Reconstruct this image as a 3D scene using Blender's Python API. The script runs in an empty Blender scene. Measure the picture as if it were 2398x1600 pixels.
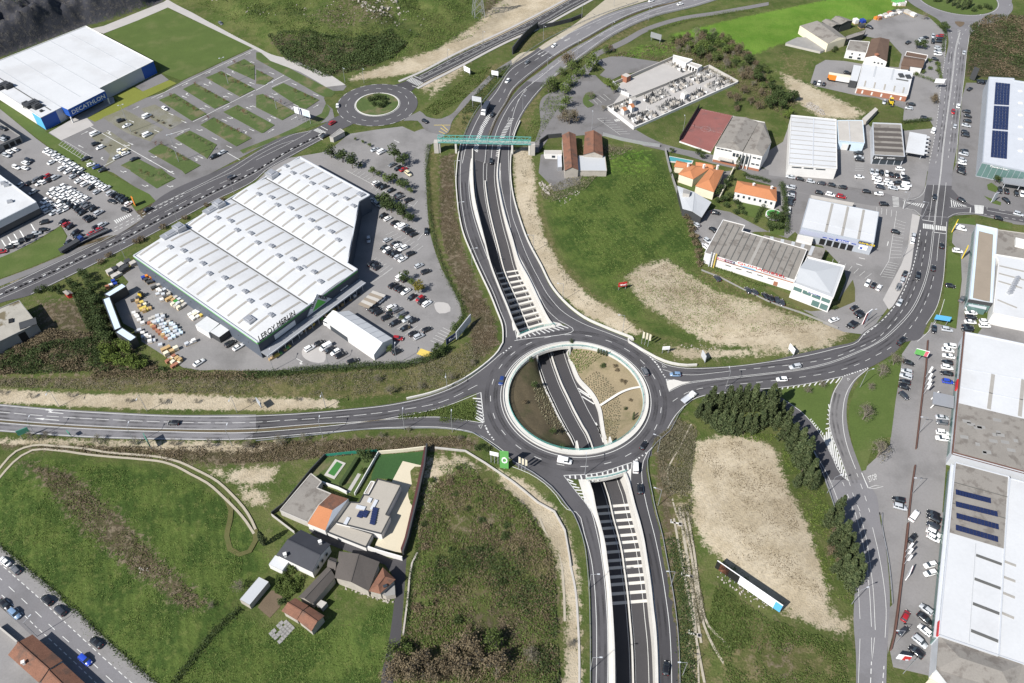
import bpy,bmesh,math,random
import numpy as np
from mathutils import Vector,Matrix,noise
from mathutils.geometry import tessellate_polygon
random.seed(7)
SC=bpy.context.scene
COL=SC.collection
R_=math.radians
# --- camera
CAM_H,CAM_F,CAM_PITCH=225.0,1900.0,R_(46.5)
cam_data=bpy.data.cameras.new('camera')
cam_data.sensor_width=36.0
cam_data.lens=36.0*CAM_F/2398.0
cam_data.clip_end=20000.0
cam_data.clip_start=1.0
cam=bpy.data.objects.new('camera',cam_data)
COL.objects.link(cam)
cam.location=(0,0,CAM_H)
cam.rotation_euler=(math.pi/2-CAM_PITCH,0,0)
SC.camera=cam
# --- light
SUN_EL,SHADOW_AZ=R_(44.0),R_(40.0)
to_sun=Vector((-math.cos(SHADOW_AZ)*math.cos(SUN_EL),-math.sin(SHADOW_AZ)*math.cos(SUN_EL),math.sin(SUN_EL)))
world=bpy.data.worlds.new('World');SC.world=world;world.use_nodes=True
nt=world.node_tree;nt.nodes.clear()
sky=nt.nodes.new('ShaderNodeTexSky');sky.sky_type='NISHITA';sky.sun_disc=False
sky.sun_elevation=SUN_EL;sky.sun_rotation=math.atan2(to_sun.x,to_sun.y);sky.altitude=200
bg=nt.nodes.new('ShaderNodeBackground');bg.inputs['Strength'].default_value=0.075
wo=nt.nodes.new('ShaderNodeOutputWorld')
nt.links.new(sky.outputs[0],bg.inputs[0]);nt.links.new(bg.outputs[0],wo.inputs[0])
sun_data=bpy.data.lights.new('sun','SUN');sun_data.energy=5.0;sun_data.angle=R_(0.5);sun_data.color=(1.0,0.965,0.915)
sun=bpy.data.objects.new('sun',sun_data);COL.objects.link(sun)
sun.rotation_euler=to_sun.to_track_quat('Z','Y').to_euler();sun.location=(0,0,400)
SC.view_settings.view_transform='Standard';SC.view_settings.look='None'
SC.view_settings.exposure=0.55;SC.view_settings.gamma=1.0;SC.view_settings.use_curve_mapping=False
SC.cycles.max_bounces=5;SC.cycles.diffuse_bounces=3;SC.cycles.glossy_bounces=2;SC.cycles.transmission_bounces=2;SC.cycles.transparent_max_bounces=6
# --- survey: photo pixel -> point on the ground plane (or at height z)
TX,TY,TS=(0,600,1200,1798),(0,400,800,1200),600.0/2350.0
cd,sd=math.cos(CAM_PITCH),math.sin(CAM_PITCH)
def P(u,v,z=0.0):
 a,b=(u-1199.0)/CAM_F,(800.0-v)/CAM_F
 rx,ry,rz=a,cd+b*sd,-sd+b*cd
 t=(z-CAM_H)/rz
 return Vector((rx*t,ry*t,z))
def nums(s):
 return[tuple(float(k)for k in w.split(','))for w in s.split()]
def q(c,r,s):
 return[(TX[c]+x*TS,TY[r]+y*TS)for x,y in nums(s)]
def dd(s):
 return[(x*1.02043,y*1.02043)for x,y in nums(s)]
def W(px,z=0.0):
 return[P(u,v,z)for u,v in px]
def Q(c,r,s,z=0.0):
 return W(q(c,r,s),z)
def D(s,z=0.0):
 return W(dd(s),z)
def smooth(pts,step=2.5,closed=False):
 pts=[Vector(p)for p in pts]
 n=len(pts)
 if n<3:return pts
 out=[]
 rng=range(n)if closed else range(n-1)
 for i in rng:
  p1,p2=pts[i],pts[(i+1)%n]
  p0=pts[(i-1)%n]if(closed or i>0)else p1*2-p2
  p3=pts[(i+2)%n]if(closed or i+2<n)else p2*2-p1
  d=(p2-p1).length
  k=max(1,int(d/step))
  d0,d2=max((p1-p0).length,.01),max((p3-p2).length,.01)
  d=max(d,.01)
  m1=((p2-p1)/d+(p1-p0)/d0-(p2-p0)/(d+d0))*d
  m2=((p3-p2)/d2+(p2-p1)/d-(p3-p1)/(d2+d))*d
  for j in range(k):
   t=j/k;t2,t3=t*t,t*t*t
   out.append(p1*(2*t3-3*t2+1)+m1*(t3-2*t2+t)+p2*(-2*t3+3*t2)+m2*(t3-t2))
 if not closed:out.append(pts[-1])
 return out
def resample(pts,step):
 L=[0.0]
 for a,b in zip(pts,pts[1:]):L.append(L[-1]+(b-a).length)
 n=max(2,int(L[-1]/step)+1);out=[];j=0
 for i in range(n):
  s=L[-1]*i/(n-1)
  while j<len(pts)-2 and L[j+1]<s:j+=1
  t=(s-L[j])/max(1e-6,L[j+1]-L[j])
  out.append(pts[j].lerp(pts[j+1],min(1,max(0,t))))
 return out
def normals2(pts):
 out=[]
 for i in range(len(pts)):
  a,b=pts[max(0,i-1)],pts[min(len(pts)-1,i+1)]
  d=Vector((b.x-a.x,b.y-a.y,0))
  d=d.normalized()if d.length>1e-6 else Vector((1,0,0))
  out.append(Vector((-d.y,d.x,0)))
 return out
def offset(pts,d):
 return[p+n*d for p,n in zip(pts,normals2(pts))]
def area2(p):
 return 0.5*sum(p[i].x*p[(i+1)%len(p)].y-p[(i+1)%len(p)].x*p[i].y for i in range(len(p)))
def inside(x,y,poly):
 c=False;n=len(poly);j=n-1
 for i in range(n):
  a,b=poly[i],poly[j]
  if(a[1]>y)!=(b[1]>y)and x<(b[0]-a[0])*(y-a[1])/(b[1]-a[1])+a[0]:c=not c
  j=i
 return c
 # --- mesh helpers
class MB:
 def __init__(s):s.v,s.f,s.m=[],[],[]
 def add(s,vs,fs,m=0):
  b=len(s.v);s.v+=[tuple(p)for p in vs];s.f+=[tuple(i+b for i in f)for f in fs];s.m+=[m]*len(fs);return s
 def poly(s,pts,z=None,m=0):
  pts=[Vector((p[0],p[1],p[2]if z is None else z))for p in pts]
  if area2(pts)<0:pts=pts[::-1]
  if len(pts)<=4 and convex(pts):return s.add(pts,[tuple(range(len(pts)))],m)
  tris=[]
  for t in tessellate_polygon([pts]):
   a,b,c=(pts[i]for i in t)
   n=(b.x-a.x)*(c.y-a.y)-(b.y-a.y)*(c.x-a.x)
   if abs(n)<1e-9:continue
   tris.append(tuple(t)if n>0 else tuple(reversed(t)))
  return s.add(pts,tris,m)
 def prism(s,pts,z0,z1,m=0,mtop=None,top=True):
  pts=[Vector((p[0],p[1],0))for p in pts]
  if area2(pts)<0:pts=pts[::-1]
  n=len(pts)
  s.add([(p.x,p.y,z0)for p in pts]+[(p.x,p.y,z1)for p in pts],[(i,(i+1)%n,n+(i+1)%n,n+i)for i in range(n)],m)
  if top:s.poly(pts,z1,m if mtop is None else mtop)
  return s
 def box(s,c,size,rz=0.0,m=0,mat=None):
  x,y,z=size[0]/2,size[1]/2,size[2]/2
  M=Matrix.Translation(Vector(c))@(mat if mat is not None else Matrix.Rotation(rz,4,'Z'))
  vs=[M@Vector((a*x,b*y,d*z))for d in(-1,1)for a,b in((-1,-1),(1,-1),(1,1),(-1,1))]
  return s.add(vs,[(3,2,1,0),(4,5,6,7),(0,1,5,4),(1,2,6,5),(2,3,7,6),(3,0,4,7)],m)
 def beam(s,a,b,w,h=None,m=0):
  a,b=Vector(a),Vector(b);h=w if h is None else h
  d=b-a;L=d.length
  if L<1e-5:return s
  x=d/L;up=Vector((0,0,1))if abs(x.z)<0.95 else Vector((0,1,0))
  y=up.cross(x).normalized();zz=x.cross(y)
  M=Matrix(((x.x,y.x,zz.x,0),(x.y,y.y,zz.y,0),(x.z,y.z,zz.z,0),(0,0,0,1)))
  return s.box((a+b)/2,(L,w,h),0,m,M)
 def ribbon(s,pts,w,z=None,m=0,side=0.0):
  nn=normals2(pts);vs=[]
  for p,n in zip(pts,nn):
   zz=p.z if z is None else z
   for k in(side-w/2,side+w/2):vs.append((p.x+n.x*k,p.y+n.y*k,zz))
  return s.add(vs,[(2*i,2*i+2,2*i+3,2*i+1)for i in range(len(pts)-1)],m)
 def dash(s,pts,w,on,off,z,m=0,side=0.0,phase=0.0):
  L=sum((b-a).length for a,b in zip(pts,pts[1:]));r=resample(pts,0.5);n=len(r);st=L/max(1,n-1)
  t=phase
  while t<L-.2:
   i0,i1=int(t/st),min(n-1,int((t+on)/st))
   if i1>i0:s.ribbon(r[i0:i1+1],w,z,m,side)
   t+=on+off
  return s
 def wall(s,pts,w,z0,z1,m=0):
  nn=normals2(pts);vs=[]
  for i,(p,n)in enumerate(zip(pts,nn)):
   a=z0[i]if isinstance(z0,list)else z0;b=z1[i]if isinstance(z1,list)else z1
   vs+=[(p.x+n.x*w/2,p.y+n.y*w/2,a),(p.x-n.x*w/2,p.y-n.y*w/2,a),(p.x-n.x*w/2,p.y-n.y*w/2,b),(p.x+n.x*w/2,p.y+n.y*w/2,b)]
  fs=[]
  for i in range(len(pts)-1):
   a,b=4*i,4*i+4
   fs+=[(a,b,b+3,a+3)[::-1],(a+1,b+1,b+2,a+2),(a+3,a+2,b+2,b+3)]
  e=4*(len(pts)-1);fs+=[(0,1,2,3),(e+3,e+2,e+1,e)]
  return s.add(vs,fs,m)
 def strip(s,A,B,m=0):
  n=len(A);return s.add(list(A)+list(B),[(i,i+1,n+i+1,n+i)for i in range(n-1)],m)
 def cyl(s,a,b,r0,r1,n=8,m=0,cap=True):
  a,b=Vector(a),Vector(b);d=(b-a).normalized()
  u=d.orthogonal().normalized();v=d.cross(u);vs=[]
  for p,r in((a,r0),(b,r1)):
   vs+=[p+(u*math.cos(2*math.pi*i/n)+v*math.sin(2*math.pi*i/n))*r for i in range(n)]
  fs=[(i,(i+1)%n,n+(i+1)%n,n+i)for i in range(n)]
  if cap:fs+=[tuple(range(n,2*n)),tuple(range(n))[::-1]]
  return s.add(vs,fs,m)
 def mesh(s,name,mats):
  me=bpy.data.meshes.new(name);me.from_pydata(s.v,[],s.f)
  for mm in(mats if isinstance(mats,(list,tuple))else[mats]):me.materials.append(M[mm])
  if any(s.m):me.polygons.foreach_set('material_index',s.m)
  me.update();return me
 def build(s,name,mats,parent=None,smooth=False,loc=None):
  me=s.mesh(name,mats)
  if smooth:me.polygons.foreach_set('use_smooth',[True]*len(me.polygons))
  return link(name,me,parent,loc)
def convex(p):
 n=len(p)
 return all((p[(i+1)%n].x-p[i].x)*(p[(i+2)%n].y-p[(i+1)%n].y)-(p[(i+1)%n].y-p[i].y)*(p[(i+2)%n].x-p[(i+1)%n].x)>0 for i in range(n))
def link(name,data,parent=None,loc=None):
 o=bpy.data.objects.new(name,data);COL.objects.link(o)
 if parent is not None:o.parent=parent
 if loc is not None:o.location=loc
 return o
def tag(o,label,cat,group=None,kind=None):
 o['label']=label
 if cat:o['category']=cat
 if group:o['group']=group
 if kind:o['kind']=kind
 return o
def struct(o):o['kind']='structure';return o
def empty(name,loc,rz=0.0,label=None,cat=None,group=None):
 o=bpy.data.objects.new(name,None);COL.objects.link(o);o.location=loc;o.rotation_euler=(0,0,rz);o.empty_display_size=.3
 if label:tag(o,label,cat,group)
 return o
def rel(root,pts):
 l=root.location;return[Vector(p)-l for p in pts]
 # --- materials
M={}
def NT(name):
 m=bpy.data.materials.new(name);m.use_nodes=True;t=m.node_tree;b=t.nodes['Principled BSDF'];M[name]=m
 return m,t,b
def nz(t,scale,detail=4,rough=.55,vec=None):
 n=t.nodes.new('ShaderNodeTexNoise');n.inputs['Scale'].default_value=scale;n.inputs['Detail'].default_value=detail;n.inputs['Roughness'].default_value=rough
 if vec is not None:t.links.new(vec,n.inputs['Vector'])
 return n.outputs['Fac']
def mth(t,op,a,b=None,clamp=False):
 n=t.nodes.new('ShaderNodeMath');n.operation=op;n.use_clamp=clamp
 for i,k in enumerate((a,b)):
  if k is None:continue
  if isinstance(k,(int,float)):n.inputs[i].default_value=k
  else:t.links.new(k,n.inputs[i])
 return n.outputs[0]
def mixc(t,f,a,b):
 n=t.nodes.new('ShaderNodeMix');n.data_type='RGBA'
 for k,i in((f,0),(a,6),(b,7)):
  if isinstance(k,(int,float)):n.inputs[i].default_value=k
  elif isinstance(k,tuple):n.inputs[i].default_value=(*k,1)
  else:t.links.new(k,n.inputs[i])
 return n.outputs[2]
def sstep(t,x,lo,hi):
 n=t.nodes.new('ShaderNodeMapRange');n.interpolation_type='SMOOTHSTEP'
 t.links.new(x,n.inputs[0]);n.inputs[1].default_value=lo;n.inputs[2].default_value=hi
 return n.outputs[0]
def worldpos(t):
 return t.nodes.new('ShaderNodeNewGeometry').outputs['Position']
def mat(name,col,rough=.8,var=.15,scale=.6,var2=.12,scale2=6.0,bump=0.0,bscale=3.0,metal=0.0,coat=0.0,spec=.3,col2=None,c2s=.15,c2lo=.5,c2hi=.65,local=False,stretch=None):
 m,t,b=NT(name)
 vec=t.nodes.new('ShaderNodeTexCoord').outputs['Object']if local else worldpos(t)
 if stretch:
  mp=t.nodes.new('ShaderNodeMapping');mp.inputs['Scale'].default_value=stretch;mp.inputs['Rotation'].default_value=(0,0,0);t.links.new(vec,mp.inputs[0]);vec=mp.outputs[0]
 c=col
 if col2:c=mixc(t,sstep(t,nz(t,c2s,5,.6,vec),c2lo,c2hi),col,col2)
 if var or var2:
  f=mth(t,'ADD',mth(t,'MULTIPLY',mth(t,'SUBTRACT',nz(t,scale,4,.6,vec),.5),var*3),mth(t,'MULTIPLY',mth(t,'SUBTRACT',nz(t,scale2,3,.6,vec),.5),var2*3))
  hs=t.nodes.new('ShaderNodeHueSaturation')
  t.links.new(mth(t,'ADD',f,1.0),hs.inputs['Value'])
  if isinstance(c,tuple):hs.inputs['Color'].default_value=(*c,1)
  else:t.links.new(c,hs.inputs['Color'])
  t.links.new(hs.outputs[0],b.inputs['Base Color'])
 else:b.inputs['Base Color'].default_value=(*c,1)
 b.inputs['Roughness'].default_value=rough;b.inputs['Metallic'].default_value=metal
 b.inputs['Coat Weight'].default_value=coat;b.inputs['Coat Roughness'].default_value=.08;b.inputs['Specular IOR Level'].default_value=spec
 if bump:
  n=t.nodes.new('ShaderNodeBump');n.inputs['Strength'].default_value=1.0;n.inputs['Distance'].default_value=bump
  t.links.new(nz(t,bscale,4,.6,vec),n.inputs['Height']);t.links.new(n.outputs[0],b.inputs['Normal'])
 return m
mat('asphalt_new',(.078,.0755,.080),.85,.12,.12,.12,2.5,.01,8,col2=(.066,.064,.067),c2s=.05)
mat('asphalt_dark',(.052,.050,.053),.85,.10,.12,.10,2.5,.01,8)
mat('asphalt_old',(.165,.161,.168),.9,.08,.1,.10,2.0,.01,8,col2=(.14,.136,.14),c2s=.06)
mat('asphalt_lot',(.205,.198,.195),.9,.10,.08,.10,1.5,.01,6,col2=(.15,.145,.142),c2s=.05,c2lo=.45,c2hi=.7)
mat('asphalt_mid',(.155,.15,.15),.9,.10,.08,.10,1.5,.01,6,col2=(.12,.115,.112),c2s=.05)
mat('concrete',(.40,.38,.35),.85,.10,.3,.08,4,.01,5)
mat('pale_concrete',(.52,.505,.47),.85,.10,.25,.08,3,.01,5)
mat('grey_concrete',(.24,.235,.225),.9,.14,.3,.10,4,.02,5)
mat('paving',(.36,.345,.33),.9,.08,.2,.08,3)
mat('paint_white',(.54,.54,.52),.7,.10,.4,.22,5.0)
mat('paint_yellow',(.55,.42,.10),.7,.10,.4,.2,5.0)
mat('white_roof',(.50,.51,.52),.55,.07,.06,.05,1.2,col2=(.46,.465,.47),c2s=.035)
mat('white_roof_soft',(.40,.415,.43),.55,.05,.08,.04,2)
mat('white_wall',(.62,.61,.59),.75,.06,.3,.05,3)
mat('cream_wall',(.62,.57,.44),.8,.06,.3,.05,3)
mat('grey_strip',(.30,.285,.26),.6,.10,.5,.08,4)
mat('dark_strip',(.10,.10,.095),.6,.10,.5,.08,4)
mat('grey_metal',(.32,.33,.35),.45,.06,.3,.05,3,metal=.3)
mat('light_metal',(.55,.57,.60),.45,.06,.3,.05,3,metal=.2)
mat('galvanised',(.42,.43,.45),.45,.06,.5,.05,3,metal=.5)
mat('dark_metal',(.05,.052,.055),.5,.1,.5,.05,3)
mat('black',(.015,.015,.016),.6,.1,.5,.05,3)
mat('slate_cladding',(.045,.055,.075),.55,.06,.2,.04,3)
mat('facade_grey',(.085,.10,.125),.5,.06,.2,.04,3)
mat('bright_green',(.10,.42,.06),.5,.04,.3,.03,3)
mat('deep_green',(.05,.24,.05),.5,.04,.3,.03,3)
mat('store_blue',(.02,.085,.36),.45,.05,.2,.04,3)
mat('pale_blue',(.50,.60,.68),.5,.05,.2,.04,3)
mat('sky_blue',(.10,.38,.66),.5,.05,.2,.04,3)
mat('silver_wall',(.40,.43,.47),.45,.05,.2,.04,3,metal=.2)
mat('glass',(.035,.045,.055),.12,0,1,0,1,spec=.6)
mat('green_glass',(.10,.17,.16),.12,.1,.5,0,1,spec=.6)
mat('roof_tile_red',(.175,.085,.055),.85,.2,.3,.3,3,.04,4,col2=(.115,.068,.05),c2s=.25)
mat('roof_tile_orange',(.40,.165,.075),.8,.08,.3,.10,3,.03,4)
mat('roof_tile_brown',(.115,.075,.055),.85,.16,.3,.2,3,.04,4)
mat('roof_slate',(.04,.042,.05),.7,.14,.3,.1,3)
mat('fibre_cement',(.215,.20,.18),.9,.13,.12,.12,2.5,.02,4,col2=(.15,.135,.12),c2s=.3)
mat('fibre_cement_dark',(.085,.075,.068),.9,.14,.12,.12,2.5,.02,4)
mat('gravel_roof',(.33,.305,.265),.95,.06,.2,.10,5,.02,8)
mat('brown_gravel',(.25,.21,.165),.95,.08,.2,.12,5,.02,8)
mat('mossy_slab',(.30,.285,.25),.95,.16,.2,.12,3,.02,6,col2=(.13,.11,.07),c2s=.12,c2lo=.52,c2hi=.6)
mat('brick',(.30,.13,.08),.85,.1,.4,.1,4)
mat('stone',(.36,.33,.29),.9,.16,.4,.12,3,.05,3)
mat('rubble',(.34,.31,.27),.9,.2,.6,.15,4)
mat('timber',(.42,.29,.14),.85,.15,.5,.1,4)
mat('rust',(.115,.062,.048),.8,.15,.5,.1,4)
mat('solar',(.016,.024,.07),.18,.1,.5,.05,3,spec=.6)
mat('teal_steel',(.10,.34,.31),.5,.06,.5,.05,3)
mat('green_steel',(.03,.20,.14),.5,.06,.5,.05,3)
mat('court_red',(.215,.085,.076),.85,.14,.15,.12,2,col2=(.17,.085,.08),c2s=.12)
mat('pool_water',(.05,.16,.04),.08,.1,.4,0,1,spec=.6)
mat('pool_blue',(.07,.28,.30),.08,.05,.4,0,1,spec=.6)
mat('lawn',(.066,.098,.022),.95,.14,.12,.20,1.6,.05,3,col2=(.085,.105,.032),c2s=.06,c2lo=.5,c2hi=.68)
mat('lawn_rich',(.030,.075,.022),.95,.12,.12,.16,1.6,.05,3)
mat('lawn_yellow',(.15,.165,.03),.95,.10,.12,.16,1.6,.05,3)
mat('lawn_island',(.062,.092,.026),.95,.16,.12,.22,1.6,.05,3,col2=(.115,.105,.055),c2s=.12,c2lo=.50,c2hi=.66)
mat('lawn_dry',(.15,.145,.105),.95,.16,.12,.22,1.6,.05,3,col2=(.18,.175,.155),c2s=.1,c2lo=.45,c2hi=.65)
mat('grass_olive',(.09,.088,.032),.95,.16,.12,.22,1.6,.05,3,col2=(.055,.078,.02),c2s=.08)
mat('grass_brown',(.098,.078,.046),.95,.16,.1,.24,1.6,.05,3,col2=(.062,.06,.028),c2s=.07)
mat('sand',(.37,.325,.25),.95,.12,.15,.14,1.8,.05,3,col2=(.27,.215,.14),c2s=.06)
mat('path_sand',(.34,.305,.24),.95,.10,.2,.12,2.5,.03,3)
mat('soil',(.12,.09,.06),.95,.15,.2,.2,2.5,.05,3)
mat('hedge',(.035,.055,.018),.95,.2,.4,.25,2.5)
mat('hedge_red',(.075,.03,.03),.95,.2,.4,.25,2.5)
def leafmat(name,col,col2,trans=.12):
 m,t,b=NT(name)
 oi=t.nodes.new('ShaderNodeObjectInfo').outputs['Random']
 v=worldpos(t)
 c=mixc(t,sstep(t,nz(t,.9,3,.6,v),.3,.7),col,col2)
 hs=t.nodes.new('ShaderNodeHueSaturation');t.links.new(c,hs.inputs['Color'])
 t.links.new(mth(t,'ADD',mth(t,'MULTIPLY',oi,.3),.85),hs.inputs['Value'])
 t.links.new(hs.outputs[0],b.inputs['Base Color']);b.inputs['Roughness'].default_value=.7;b.inputs['Specular IOR Level'].default_value=.15
leafmat('leaf_pine',(.038,.056,.024),(.080,.096,.042))
leafmat('leaf_dark',(.030,.050,.017),(.062,.084,.028))
leafmat('leaf_mid',(.060,.092,.022),(.10,.13,.036))
leafmat('leaf_bright',(.075,.115,.022),(.12,.15,.035))
leafmat('leaf_yellow',(.14,.125,.02),(.19,.16,.03))
leafmat('leaf_brown',(.105,.08,.048),(.155,.125,.078))
leafmat('leaf_grey',(.115,.11,.065),(.165,.15,.10))
leafmat('leaf_red',(.10,.035,.025),(.14,.05,.03))
mat('bark',(.10,.08,.062),.9,.2,1,.15,5)
mat('bark_pale',(.19,.165,.14),.9,.2,1,.15,5)
for nm,c in dict(white=(.78,.78,.77),black=(.012,.012,.014),grey=(.12,.125,.135),silver=(.42,.44,.46),blue=(.02,.045,.17),red=(.30,.015,.02),dark=(.03,.033,.042),lightblue=(.16,.25,.38),cream=(.62,.55,.36),brightblue=(.02,.06,.42),orange=(.60,.16,.02),yellow=(.70,.50,.03)).items():
 mat('paint_'+nm+'_car',c,.28,0,1,0,1,coat=.6,spec=.5)
mat('tyre_wear',(.035,.034,.036),.85,.1,.3,.1,3)
m,t,b=M['tyre_wear'],M['tyre_wear'].node_tree,M['tyre_wear'].node_tree.nodes['Principled BSDF']
t.links.new(mth(t,'MULTIPLY',sstep(t,nz(t,.12,3,.6,worldpos(t)),.35,.7),.42),b.inputs['Alpha'])
mat('tyre',(.018,.018,.018),.9,0,1,0,1)
mat('lamp_glass',(.75,.75,.72),.2,0,1,0,1)
mat('lamp_red',(.35,.02,.02),.25,0,1,0,1)
for nm,c in dict(red=(.45,.03,.03),green=(.12,.36,.10),yellow=(.75,.55,.03),blue=(.02,.05,.28),orange=(.62,.20,.03),white=(.78,.78,.78),teal=(.06,.22,.16),navy=(.02,.03,.09),black=(.02,.02,.02),pink=(.55,.12,.15)).items():
 mat('sign_'+nm,c,.5,.03,.5,.03,3)
 # --- trench geometry (plan lines of the sunken road)
ZS=-6.4
_tr=[(1108,352,1169,350,0,.03),(1108,413,1163,410,0,-.7),(1112,464,1170,462,0,-1.8),(1123,515,1182,512,0,-3.1),(1136,566,1197,560,0,-4.4),(1150,620,1212,611,0,-5.4),(1169,671,1238,660,0,-6.1),(1187,714,1260,707,0,ZS),(1216,782,1287,757,0,ZS),(1247,825,1318,812,ZS,ZS),(1262,868,1335,852,ZS,ZS),(1277,910,1352,893,ZS,ZS),(1292,942,1382,926,ZS,ZS),(1307,974,1400,960,ZS,ZS),(1325,1008,1407,1000,ZS,ZS),(1343,1043,1415,1036,ZS,ZS),(1381,1132,1463,1114,0,ZS),(1389,1157,1474,1150,0,ZS),(1397,1198,1484,1190,0,ZS),(1408,1238,1495,1228,0,ZS),(1417,1277,1504,1267,0,ZS),(1422,1315,1510,1306,0,ZS),(1427,1353,1516,1345,0,ZS),(1431,1391,1521,1384,0,ZS),(1434,1430,1525,1424,0,ZS),(1437,1481,1531,1476,0,ZS),(1439,1532,1534,1528,0,-6.2),(1440,1608,1536,1604,0,-5.9),(1441,1800,1538,1796,0,-5.0)]
def _lift(u,v,z,zr):
 p=P(u,v,z);return Vector((p.x,p.y,zr))
TLc=[_lift(a,b,z,zr)for a,b,c,d,z,zr in _tr];TRc=[_lift(c,d,z,zr)for a,b,c,d,z,zr in _tr]
def pairsmooth(A,B,k=5):
 def cr(L,i,t):
  p0,p1,p2,p3=L[max(0,i-1)],L[i],L[i+1],L[min(len(L)-1,i+2)]
  return 0.5*((2*p1)+(p2-p0)*t+(2*p0-5*p1+4*p2-p3)*t*t+(3*p1-p0-3*p2+p3)*t**3)
 a,b=[],[]
 for i in range(len(A)-1):
  for j in range(k):a.append(cr(A,i,j/k));b.append(cr(B,i,j/k))
 return a+[A[-1]],b+[B[-1]]
TL,TR=pairsmooth(TLc,TRc)
def fitcircle(pts):
 A=np.array([[2*p.x,2*p.y,1]for p in pts]);b=np.array([p.x**2+p.y**2 for p in pts])
 x=np.linalg.lstsq(A,b,rcond=None)[0];return Vector((x[0],x[1],0)),math.sqrt(x[2]+x[0]**2+x[1]**2)
CB,RB=fitcircle(Q(2,2,'1268,520 590,1065 1240,700 1000,970 300,1010 1200,300 900,80')+Q(1,2,'2243,530 2262,650 2260,400'))
CS,RS=fitcircle(Q(1,0,'907,960 1308,945 1110,860 1110,1068 1000,1045 1250,1030 960,900 1270,890'))
R_OPEN,R_OUT=RB*.895,RB*1.30
def circ(c,r,a0=0,a1=2*math.pi,n=96,z=0.0):
 return[Vector((c.x+r*math.cos(a0+(a1-a0)*i/n),c.y+r*math.sin(a0+(a1-a0)*i/n),z))for i in range(n+(0 if abs(a1-a0-2*math.pi)<1e-6 else 1))]
hole_poly=[(p.x,p.y)for p in TL]+[(p.x,p.y)for p in reversed(TR)]
# --- ground: one sheet with soft natural zones
ZN={}
def zone(ch,s,soft=4.0,w=1.0,px=None):ZN.setdefault(ch,[]).append(([(p.x,p.y)for p in(D(s)if px is None else W(px))],soft,w))
zone('lush','-40,1120 60,1045 250,1060 420,1085 520,1150 590,1230 620,1300 520,1400 400,1600 300,1568 0,1270 -40,1240')
zone('lush','520,1400 620,1440 760,1440 900,1380 895,1470 880,1600 380,1600',5)
zone('brown','50,1060 160,1090 260,1170 330,1250 470,1390 430,1395 300,1300 190,1215 110,1110',5)
zone('olive','80,1080 150,1075 360,1240 480,1380 440,1400 330,1330 180,1230',8,.7)
zone('olive','-40,868 200,862 420,870 700,858 900,850 1020,815 1085,780 1140,800 1085,850 1040,890 900,905 760,915 500,912 300,900 -40,880',3)
zone('brown','-40,860 300,862 560,868 800,858 560,885 300,885 -40,890',4,.7)
zone('sand','-40,893 60,897 200,905 400,905 560,912 700,915 775,918 780,934 640,942 300,938 -40,922',1.6)
zone('sand','-40,1005 200,1012 420,1012 600,1022 640,1012 600,1038 420,1032 200,1022 -40,1015',2.0)
zone('brown','-40,1008 160,1016 420,1020 700,1010 1000,1000 1090,1010 1100,1030 1000,1035 820,1035 640,1060 500,1068 300,1040 -40,1025',4)
zone('olive','600,1022 800,1005 1000,995 1090,1005 1100,1025 900,1020 640,1045',3,.8)
zone('sand','530,1080 600,1072 640,1075 620,1105 560,1110 525,1100',2.5);zone('sand','545,1115 610,1125 620,1160 580,1165 550,1145',2,.7)
zone('sand','480,1075 510,1080 520,1100 490,1090',2)
zone('olive','940,1060 1040,1030 1130,1080 1230,1160 1290,1240 1300,1600 880,1600 930,1400 940,1250',6,.75)
zone('brown','1050,1170 1120,1165 1190,1210 1200,1270 1120,1300 1050,1240',12,.7);zone('brown','1230,1250 1290,1340 1290,1600 1230,1600',10,.6);zone('dark','1010,1420 1120,1340 1250,1360 1280,1600 960,1600',14,.65);zone('lush','950,1240 1040,1260 1080,1330 990,1420 930,1400',10,.7);zone('lush','1140,1300 1230,1300 1220,1380 1140,1370',10,.6)  # dark zone: thicket ground with tree shadows put into its colour
zone('sand','975,1050 1060,1045 1110,1080 1060,1085 1000,1110 990,1180 960,1230 962,1100',4,.75)
zone('sand','1130,1070 1200,1100 1270,1160 1310,1230 1330,1330 1335,1600 1296,1600 1300,1400 1275,1270 1230,1190 1160,1120',2.2,.9)
zone('brown','1010,360 1046,350 1044,450 1060,560 1100,660 1135,730 1145,790 1090,830 1075,760 1085,730 1060,690 1025,600 1008,520',2.5,.9)
zone('olive','985,345 1008,345 1008,520 1025,600 1060,690 1080,720 1060,715 1030,640 995,560 982,480',2,.8)
zone('sand','1178,345 1212,335 1226,400 1232,480 1250,550 1290,620 1350,680 1420,720 1475,765 1430,765 1340,720 1270,660 1215,560 1185,470',2.5)
zone('olive','1212,335 1240,420 1250,480 1290,590 1360,670 1480,750 1580,790 1480,775 1400,720 1290,630 1240,540 1225,450',3,.8)
zone('lush','1250,450 1400,340 1500,345 1530,380 1560,460 1600,560 1610,610 1500,600 1420,640 1480,730 1590,775 1500,770 1400,690 1300,600 1262,520',6,.85)
zone('bright','1400,330 1500,340 1520,390 1480,420 1380,400 1330,390',6,.4)
zone('sand','1436,640 1470,612 1530,598 1590,640 1640,670 1740,700 1830,730 1910,745 1950,760 1900,790 1800,800 1650,790 1600,775 1560,745 1480,700',3.5)
zone('sand','1520,795 1620,800 1800,800 1945,760 1900,800 1780,815 1560,826',3,.8)
zone('olive','1600,560 1640,620 1740,680 1850,700 1900,720 1830,735 1700,690 1600,640',3,.8)
zone('olive','1500,1000 1560,960 1600,990 1580,1060 1590,1200 1600,1320 1620,1450 1640,1600 1560,1600 1545,1400 1510,1150',4)
zone('brown','1496,1010 1560,950 1540,1080 1545,1200 1560,1380 1568,1600 1556,1600 1540,1380 1515,1180',3,.9)
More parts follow.
